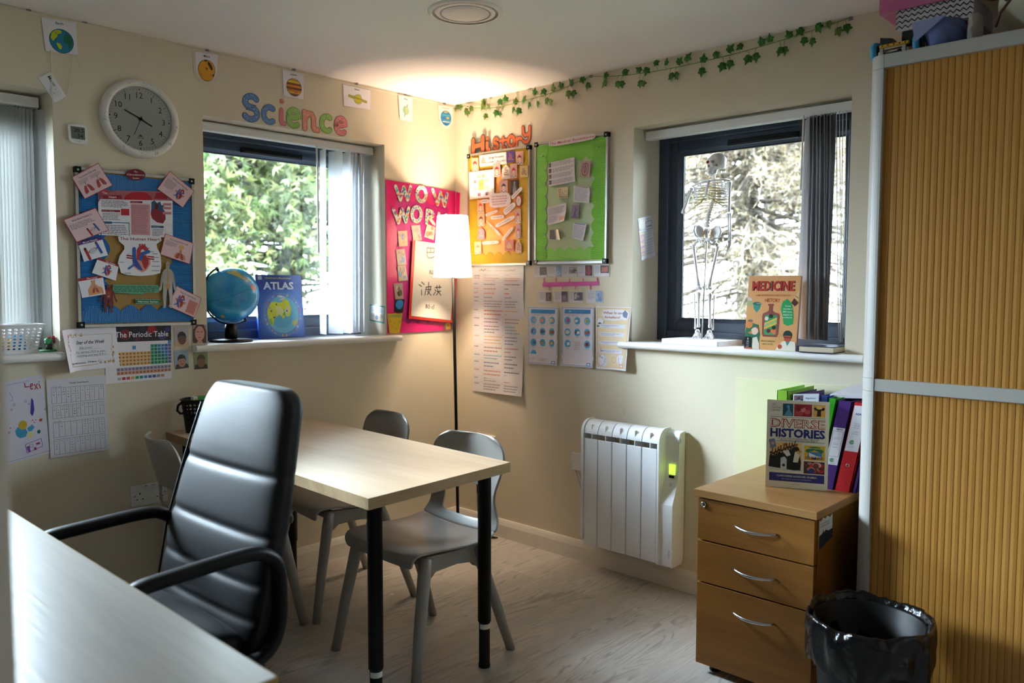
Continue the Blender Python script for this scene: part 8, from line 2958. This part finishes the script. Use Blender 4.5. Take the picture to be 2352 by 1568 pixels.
folder('lime green ring binder at the left end behind the cream book', -2.012, -2.052, 0, '8fc83c', .318, -.262, -.03)
folder('purple ring binder between the lime binder and the printed booklet', -2.060, -2.092, 0, '4a2a72', .306, -.240, -.03)
t = thing('printed_booklet', 'white booklet with blue handwriting title behind the cream book', 'booklet', (-.2, -2.14, PZ), 'folders on the pedestal')
q = [Vector((-.318, -2.098, PZ + .316)), Vector((-.318, -2.190, PZ + .326)), Vector((-.326, -2.186, PZ)), Vector((-.326, -2.096, PZ))]
s = Sheet(q, NB, 'cdd3e2', lift=.001, thick=.004)
s.rect(.05, .90, .40, .985, '4a4a5c', 1).photo(.06, .905, .39, .98, ['6a5a6c', '2f3a5c', 'a05a4a', '3a3a48', '8f8a8c'], 2, 3, 6)
s.text('King Arthur', .70, .945, .018, '3a5a9c', 2, width=.40, shear=.2, bold=.01).text('Handwriting B', .68, .905, .015, '3a5a9c', 2, width=.46, shear=.2)
s.words(.08, .3, .92, .85, 14, 'a8aec4', 1, seed=8)
s.build('cover', M_gpaper, parent=t)
folder('dark blue ring binder standing right behind the cream book', -2.140, -2.166, .052, '2a4ea0', .318, -.305, -.05)
folder('bright green ring binder leaning right, left of the purple one', -2.174, -2.200, .054, '2f9a1c', .314)
folder('purple ring binder with a white ASDAN spine label', -2.204, -2.250, .056, '43246c', .310, lab=(.28, .70, .06, .94, lab_a))
folder('red ring binder with a white AQA spine label', -2.255, -2.306, .058, 'b41f28', .308, lab=(.46, .97, .08, .95, lab_b), hole=.30)
folder('thin purple folder at the right end against the cabinet', -2.311, -2.325, .056, '3f2470', .296, name='thin_folder', x0=-.318)
t = thing('squared_notebook', 'white squared notebook lying across the tops of the leaning binders', 'notebook', (-.15, -2.28, .962), 'folders on the pedestal')
s = Sheet([(-.03, -2.205, .978), (-.03, -2.372, .990), (-.26, -2.372, .974), (-.26, -2.205, .962)], (0, 0, 1), 'd3d2dc', lift=.001, thick=.012)
for i in range(14):
    s.line([(.02, .05 + i * .068), (.98, .05 + i * .068)], .002, 'a9abc4', 1, round_=False).line([(.05 + i * .068, .02), (.05 + i * .068, .98)], .002, 'a9abc4', 1, round_=False)
s.build('page_block', M_paper, parent=t)

# ================================================================== on top of the cabinet
M_pink = mat('pink_plastic', 'c86a9a', rough=.3, var=.03, vscale=10)
M_blueb = mat('blue_fabric_bag', '5a6a9c', rough=.75, var=.08, vscale=20, bump=.1, bscale=60)
M_greyb = mat('grey_fabric_bag', 'a09a96', rough=.8, var=.1, vscale=20, bump=.15, bscale=60)
M_cream = mat('cream_fabric', 'c9c4ae', rough=.8, var=.04, vscale=20, bump=.05, bscale=300)
M_brown = mat('brown_leather_cord', '4a2c24', rough=.6)
TOP = 2.0352
t = MB().bb(-.30, -.10, -2.60, -2.425, TOP, 2.148).build('cardboard_box', mat('russet_box', '8a3f24', rough=.5), None, 'dark russet box under the zigzag box on top of the cabinet', 'box', bevel=.002)
t = thing('zigzag_box', 'white box with black zigzag lines on top of the cabinet', 'box', (-.2, -2.51, 2.1485))
bx0, bx1, by0, by1, bz0, bz1 = -.315, -.09, -2.625, -2.405, 2.1485, 2.212
MB().bb(bx0, bx1, by0, by1, bz0, bz1, 'd6d0d8').build('box_body', M_paper, t)
for (q, nn) in (([(bx0, by1, bz1), (bx0, by0, bz1), (bx0, by0, bz0), (bx0, by1, bz0)], NB), ([(bx1, by1, bz1), (bx0, by1, bz1), (bx0, by1, bz0), (bx1, by1, bz0)], Vector((0, 1, 0)))):
    s = Sheet(q, nn, base=False, lift=.0008)
    for r_ in range(4):
        v = .10 + r_ * .25
        s.line([(i / 24, v + (.14 if i % 2 else 0)) for i in range(25)], .013, '141216', 1, round_=False)
    s.build('zigzag_print', M_paper, parent=t)
t = thing('storage_tub', 'pink plastic tub on top of the zigzag box near the ceiling', 'tub', (-.2, -2.46, 2.2125))
MB().prism([Vector((-.325, -2.352, 2.2125)), Vector((-.325, -2.575, 2.2125)), Vector((-.06, -2.575, 2.2125)), Vector((-.06, -2.352, 2.2125))], (0, 0, .085)).build('tub_body', M_pink, t, bevel=.006, bseg=3)
MB().bb(-.333, -.052, -2.583, -2.344, 2.2978, 2.314).build('lid', M_pink, t, bevel=.004)


def sack(name, label, c, r, mm, cat, seed, zmin, group=None, sub=1):
    m = MB().ell(c, r, 28, 18)
    for i, v in enumerate(m.v):
        d = v - Vector(c)
        k = 1 + .30 * mnoise.noise(d * 22 + Vector((seed, 0, 0))) + .16 * abs(mnoise.noise(d * 48 + Vector((0, seed, 0))))
        q_ = Vector(c) + d * k
        q_.z = max(q_.z, zmin)
        m.v[i] = q_
    return m


o = sack('', '', (-.402, -2.572, 2.082), (.060, .058, .058), M_blueb, '', 2, TOP + .0004).build('fabric_bag', M_blueb, None, 'slumped blue fabric bag on the cabinet edge', 'bag', sub=1)
s = MB()
a0, b0, c0 = Vector((-.470, -2.500, 2.120)), Vector((-.474, -2.512, 2.060)), Vector((-.455, -2.590, 2.128))
s.prism([a0, b0, c0], (.004, 0, 0)).build('folded_flap', mat('pale_blue_lining', '8f9ac4', rough=.7), None, 'pale blue folded cloth corner hanging over the blue bag', 'cloth')
sack('', '', (-.41, -2.656, 2.074), (.05, .018, .055), M_greyb, '', 5, TOP + .0004).build('fabric_bag', M_greyb, None, 'crumpled grey bag between the blue bag and the cream bag', 'bag', sub=1)
sack('', '', (-.22, -2.668, 2.240), (.08, .055, .020), M_greyb, '', 9, 2.2135).build('fabric_bag', M_greyb, None, 'grey cloth lying on the zigzag box beside the pink tub', 'cloth', sub=1)
t = thing('drawstring_bag', 'large cream bag tied with a brown cord at the right end of the cabinet top', 'bag', (-.3, -2.875, TOP))
m = MB().ell((-.30, -2.875, 2.155), (.16, .185, .125), 32, 20)
for i, v in enumerate(m.v):
    d = v - Vector((-.30, -2.875, 2.155))
    q_ = Vector((-.30, -2.875, 2.155)) + d * (1 + .10 * mnoise.noise(d * 6))
    q_.z = max(TOP + .0005, q_.z)
    m.v[i] = q_
bo_ = m.build('bag_body', M_cream, t, sub=1)
MB().tube([(-.44, -2.715, 2.07), (-.46, -2.73, 2.10), (-.455, -2.755, 2.135), (-.462, -2.795, 2.150), (-.475, -2.875, 2.172), (-.472, -3.0, 2.18)], .004, 8).tube([(-.455, -2.755, 2.135), (-.44, -2.745, 2.17), (-.42, -2.755, 2.21), (-.38, -2.785, 2.25)], .0045, 8).tube([(-.456, -2.745, 2.13), (-.468, -2.727, 2.15), (-.46, -2.72, 2.185), (-.44, -2.74, 2.18)], .004, 8).build('drawstring', M_brown, t)
# toy vehicle
t = thing('toy_vehicle', 'toy vehicle with blue tyres and a yellow beam on the cabinet corner', 'toy', (-.42, -2.44, TOP))
M_cy, M_yel = mat('cyan_rubber', '2f8fb8', rough=.5), mat('yellow_plastic', 'c99a1c', rough=.4)
M_wt = mat('toy_white', 'cdc9c0', rough=.4)
for yy, xx in ((-2.372, -.415), (-2.500, -.430)):
    Mw = Matrix.Translation((xx, yy - .009, 2.0665)) @ Matrix.Rotation(-PI / 2, 4, 'X')
    wh = MB().lathe([(.020, -.008), (.028, -.009), (.031, 0), (.028, .009), (.020, .008)], 32, Mw).build('tyre', M_cy, t)
    MB().lathe([(0, -.004), (.0205, -.004), (.0205, .004), (0, .004)], 24, Mw).build('wheel', M_black, wh)
MB().tube([(-.415, -2.372, 2.0665), (-.430, -2.50, 2.0665)], .003, 8).build('axle', M_gasket, t)
MB().bb(-.44, -.39, -2.485, -2.395, 2.0365, 2.062).build('chassis', M_wt, t, bevel=.004)
MB().tube([(-.4415, -2.415, 2.048), (-.4415, -2.455, 2.050)], .005, 8).ell((-.441, -2.413, 2.048), (.004, .008, .008), 12, 8).ell((-.441, -2.458, 2.052), (.004, .008, .008), 12, 8).build('link', M_gasket, t)
bm_ = MB().bb(-.458, -.446, -2.490, -2.404, 2.067, 2.076)
bo_ = bm_.build('beam', M_yel, t, bevel=.003)
for k in range(5):
    MB().lathe([(0, 0), (.0027, 0), (.0027, .0006), (0, .0006)], 10, Matrix.Translation((-.4582, -2.414 - k * .0165, 2.0715)) @ Matrix.Rotation(-PI / 2, 4, 'Y')).build('hole', M_brown, bo_)
for yy in (-2.409, -2.474):
    MB().bb(-.452, -.442, yy - .005, yy + .005, 2.046, 2.068).build('pillar', M_greyb, t)
MB().prism([Vector((-.45, -2.404, 2.0765)), Vector((-.45, -2.404, 2.100)), Vector((-.45, -2.440, 2.092)), Vector((-.45, -2.452, 2.0765))], (.03, 0, 0)).build('panel', M_gasket, t, bevel=.002)
MB().bb(-.43, -.40, -2.495, -2.46, 2.0765, 2.112).build('panel', M_gasket, t, bevel=.002)

# scrap of paper on the floor
p = Z(898, 1365)
MB().prism([p + Vector((-.012, 0, .0008)), p + Vector((.006, -.012, .0008)), p + Vector((.012, .008, .0008))], (0, 0, .0006), 'e6e2e0').build('paper_scrap', M_paper, None, 'tiny white triangle of paper on the floor under the table', 'scrap')
# ================================================================== outside the windows
M_grass = mat('rough_grass', '33382a', rough=.9, var=.3, vscale=2)
MB().bb(-14, 22, -14, 22, -.45, -.40).build('ground', M_grass, kind='structure')
M_bark = mat('tree_bark', '2c241d', rough=.85, var=.3, vscale=12)


def leafmat(name):
    m, n, l, p = newmat(name)
    out = n['Material Output']
    a = n.new('ShaderNodeAttribute')
    a.attribute_name = 'Col'
    l.new(a.outputs['Color'], p.inputs['Base Color'])
    p.inputs['Roughness'].default_value = .7
    t_ = n.new('ShaderNodeBsdfTranslucent')
    l.new(a.outputs['Color'], t_.inputs[0])
    mx = n.new('ShaderNodeMixShader')
    mx.inputs[0].default_value = .35
    l.new(p.outputs[0], mx.inputs[1])
    l.new(t_.outputs[0], mx.inputs[2])
    l.new(mx.outputs[0], out.inputs[0])
    return m


M_leafo = leafmat('outdoor_foliage')


def rvec(R):
    while True:
        v = Vector((R.uniform(-1, 1), R.uniform(-1, 1), R.uniform(-1, 1)))
        if .1 < v.length < 1:
            return v.normalized()


def conifer(name, label, base, zr, box, nclump, seed, cols, spray=(.07, .15), per=46, gap=None):
    """evergreen: trunk, drooping limbs ending in feathery clumps spread through box"""
    R = random.Random(seed)
    t = thing(name, label, 'tree', base, 'trees outside the windows')
    bx, by, bz = base
    MB().tube([(bx, by, bz), (bx + .1, by - .05, bz + zr * .5), (bx, by, bz + zr)], [.16, .11, .03], 10).build('trunk', M_bark, t)
    br, fo = MB(), MB()
    (x0, x1), (y0, y1), (z0, z1) = box
    for _ in range(nclump):
        c = Vector((R.uniform(x0, x1), R.uniform(y0, y1), R.uniform(z0, z1)))
        if gap and gap(c, R):
            continue
        h0 = max(bz + .3, min(bz + zr, c.z + R.uniform(.0, .7)))
        root = Vector((bx, by, h0))
        mid = root.lerp(c, .55) + Vector((R.uniform(-.1, .1), R.uniform(-.1, .1), .18))
        br.tube([root, mid, c], [.028, .016, .005], 5, caps=False)
        d0 = (c - root)
        d0.z = 0
        d0 = d0.normalized()
        rad = R.uniform(.16, .34)
        tone = R.uniform(.7, 1.2)
        for _ in range(per):
            p = c + rvec(R) * rad * R.random() ** .5
            p.z -= .1 * R.random()
            dr = (d0 * .6 + rvec(R) * .8 + Vector((0, 0, -.35))).normalized()
            L = R.uniform(*spray)
            sd = dr.cross(rvec(R)).normalized()
            col = R.choice(cols)
            col = tuple(x * tone * R.uniform(.85, 1.15) for x in col)
            for k in (-1, 0, 1):
                e = (dr + sd * .55 * k).normalized()
                w_ = sd * L * .11
                if k:
                    w_ = e.cross(sd.cross(dr)).normalized() * L * .11
                q = p + dr * (L * .15 * abs(k))
                fo.add([q, q + e * L * .5 + w_, q + e * L, q + e * L * .5 - w_], [(0, 1, 2, 3)], col)
    br.build('branches', M_bark, t)
    f = fo.build('foliage', M_leafo, t)
    return t


G1 = [(0.117, 0.144, 0.047), (0.140, 0.164, 0.058), (0.066, 0.090, 0.031), (0.172, 0.183, 0.082), (0.043, 0.058, 0.023)]
R9 = random.Random(12)


def gapA(c, R):
    # thinner low in the middle where the bright sky shows between the limbs
    return c.z < 1.9 and R.random() < .55


conifer('conifer_tree', 'pale green conifer right outside the globe window', (3.6, 7.6, -.4), 6.0, ((-.2, 4.0), (4.2, 7.0), (1.0, 3.9)), 520, 3, G1, gap=gapA)
conifer('conifer_tree', 'darker conifer behind the pale green one outside the globe window', (.2, 9.5, -.4), 6.5, ((-.6, 5.4), (8.2, 10.0), (1.4, 4.6)), 230, 8, [(0.034, 0.043, 0.024), (0.043, 0.053, 0.029), (0.048, 0.043, 0.031)], spray=(.12, .22), per=34,
        gap=lambda c, R: c.z < 2.5 and R.random() < .72)


def bare_tree(name, label, base, zr, box, nlimb, seed, cols, ntw=26, green=0):
    R = random.Random(seed)
    t = thing(name, label, 'tree', base, 'trees outside the windows')
    bx, by, bz = base
    M_dry = mat('dry_bark', '40352a', rough=.9, var=.3, vscale=10)
    MB().tube([(bx, by, bz), (bx + .05, by + .05, bz + zr * .5), (bx, by, bz + zr)], [.18, .12, .04], 10).build('trunk', M_dry, t)
    br, tw = MB(), MB()
    (x0, x1), (y0, y1), (z0, z1) = box
    for _ in range(nlimb):
        c = Vector((R.uniform(x0, x1), R.uniform(y0, y1), R.uniform(z0, z1)))
        root = Vector((bx, by, min(bz + zr, c.z + R.uniform(.1, 1.0))))
        mid = root.lerp(c, .5) + rvec(R) * .18
        pts = []
        for j in range(9):
            k = j / 8
            pts.append(root * (1 - k) ** 2 + mid * 2 * k * (1 - k) + c * k * k + rvec(R) * .025)
        br.tube(pts, [.026 - .0025 * j for j in range(9)], 5, caps=False)
        dense = R.uniform(.5, 1.3) * (1.25 if c.z > 2.3 else .75)
        for _ in range(int(ntw * dense)):
            j = R.randrange(2, 8)
            p = pts[j].lerp(pts[j + 1], R.random())
            dr = ((pts[j + 1] - pts[j]).normalized() * .6 + rvec(R)).normalized()
            L = R.uniform(.12, .42)
            q = p
            col = R.choice(cols)
            seg = 4
            for s_ in range(seg):
                e = (dr + rvec(R) * .35 + Vector((0, 0, -.12))).normalized()
                q2 = q + e * L / seg
                w_ = e.cross(rvec(R)).normalized() * (.0055 - .001 * s_)
                tw.add([q - w_, q + w_, q2 + w_ * .8, q2 - w_ * .8], [(0, 1, 2, 3)], col)
                if R.random() < .75:
                    for _k in range(2):
                        g = (e + rvec(R) * 1.1).normalized()
                        L2 = R.uniform(.04, .11)
                        w2 = g.cross(rvec(R)).normalized() * R.uniform(.003, .009)
                        c2 = (.034, .042, .016) if R.random() < green else R.choice(cols)
                        tw.add([q2, q2 + g * L2 * .5 + w2, q2 + g * L2, q2 + g * L2 * .5 - w2], [(0, 1, 2, 3)], c2)
                q = q2
    br.build('branches', M_dry, t)
    tw.build('twigs', M_leafo, t)
    return t


BR = [(0.121, 0.082, 0.047), (0.156, 0.117, 0.074), (0.066, 0.045, 0.028), (0.195, 0.156, 0.105), (0.117, 0.094, 0.047)]
bare_tree('bare_tree', 'brown twiggy tree right outside the skeleton window', (6.6, 1.6, -.4), 5.5, ((3.2, 6.8), (-1.6, 3.4), (.7, 3.9)), 190, 5, BR, 40, green=.10)
conifer('conifer_tree', 'dense brown dying conifer behind the twiggy tree outside the skeleton window', (9.4, 2.8, -.4), 6.0, ((7.2, 9.4), (-2.0, 5.4), (1.5, 4.8)), 300, 21, [(.11, .075, .043), (.14, .10, .062), (.066, .047, .028), (.095, .095, .045)], spray=(.05, .12), per=44,
        gap=lambda c, R: c.z < 2.5 and R.random() < .6)
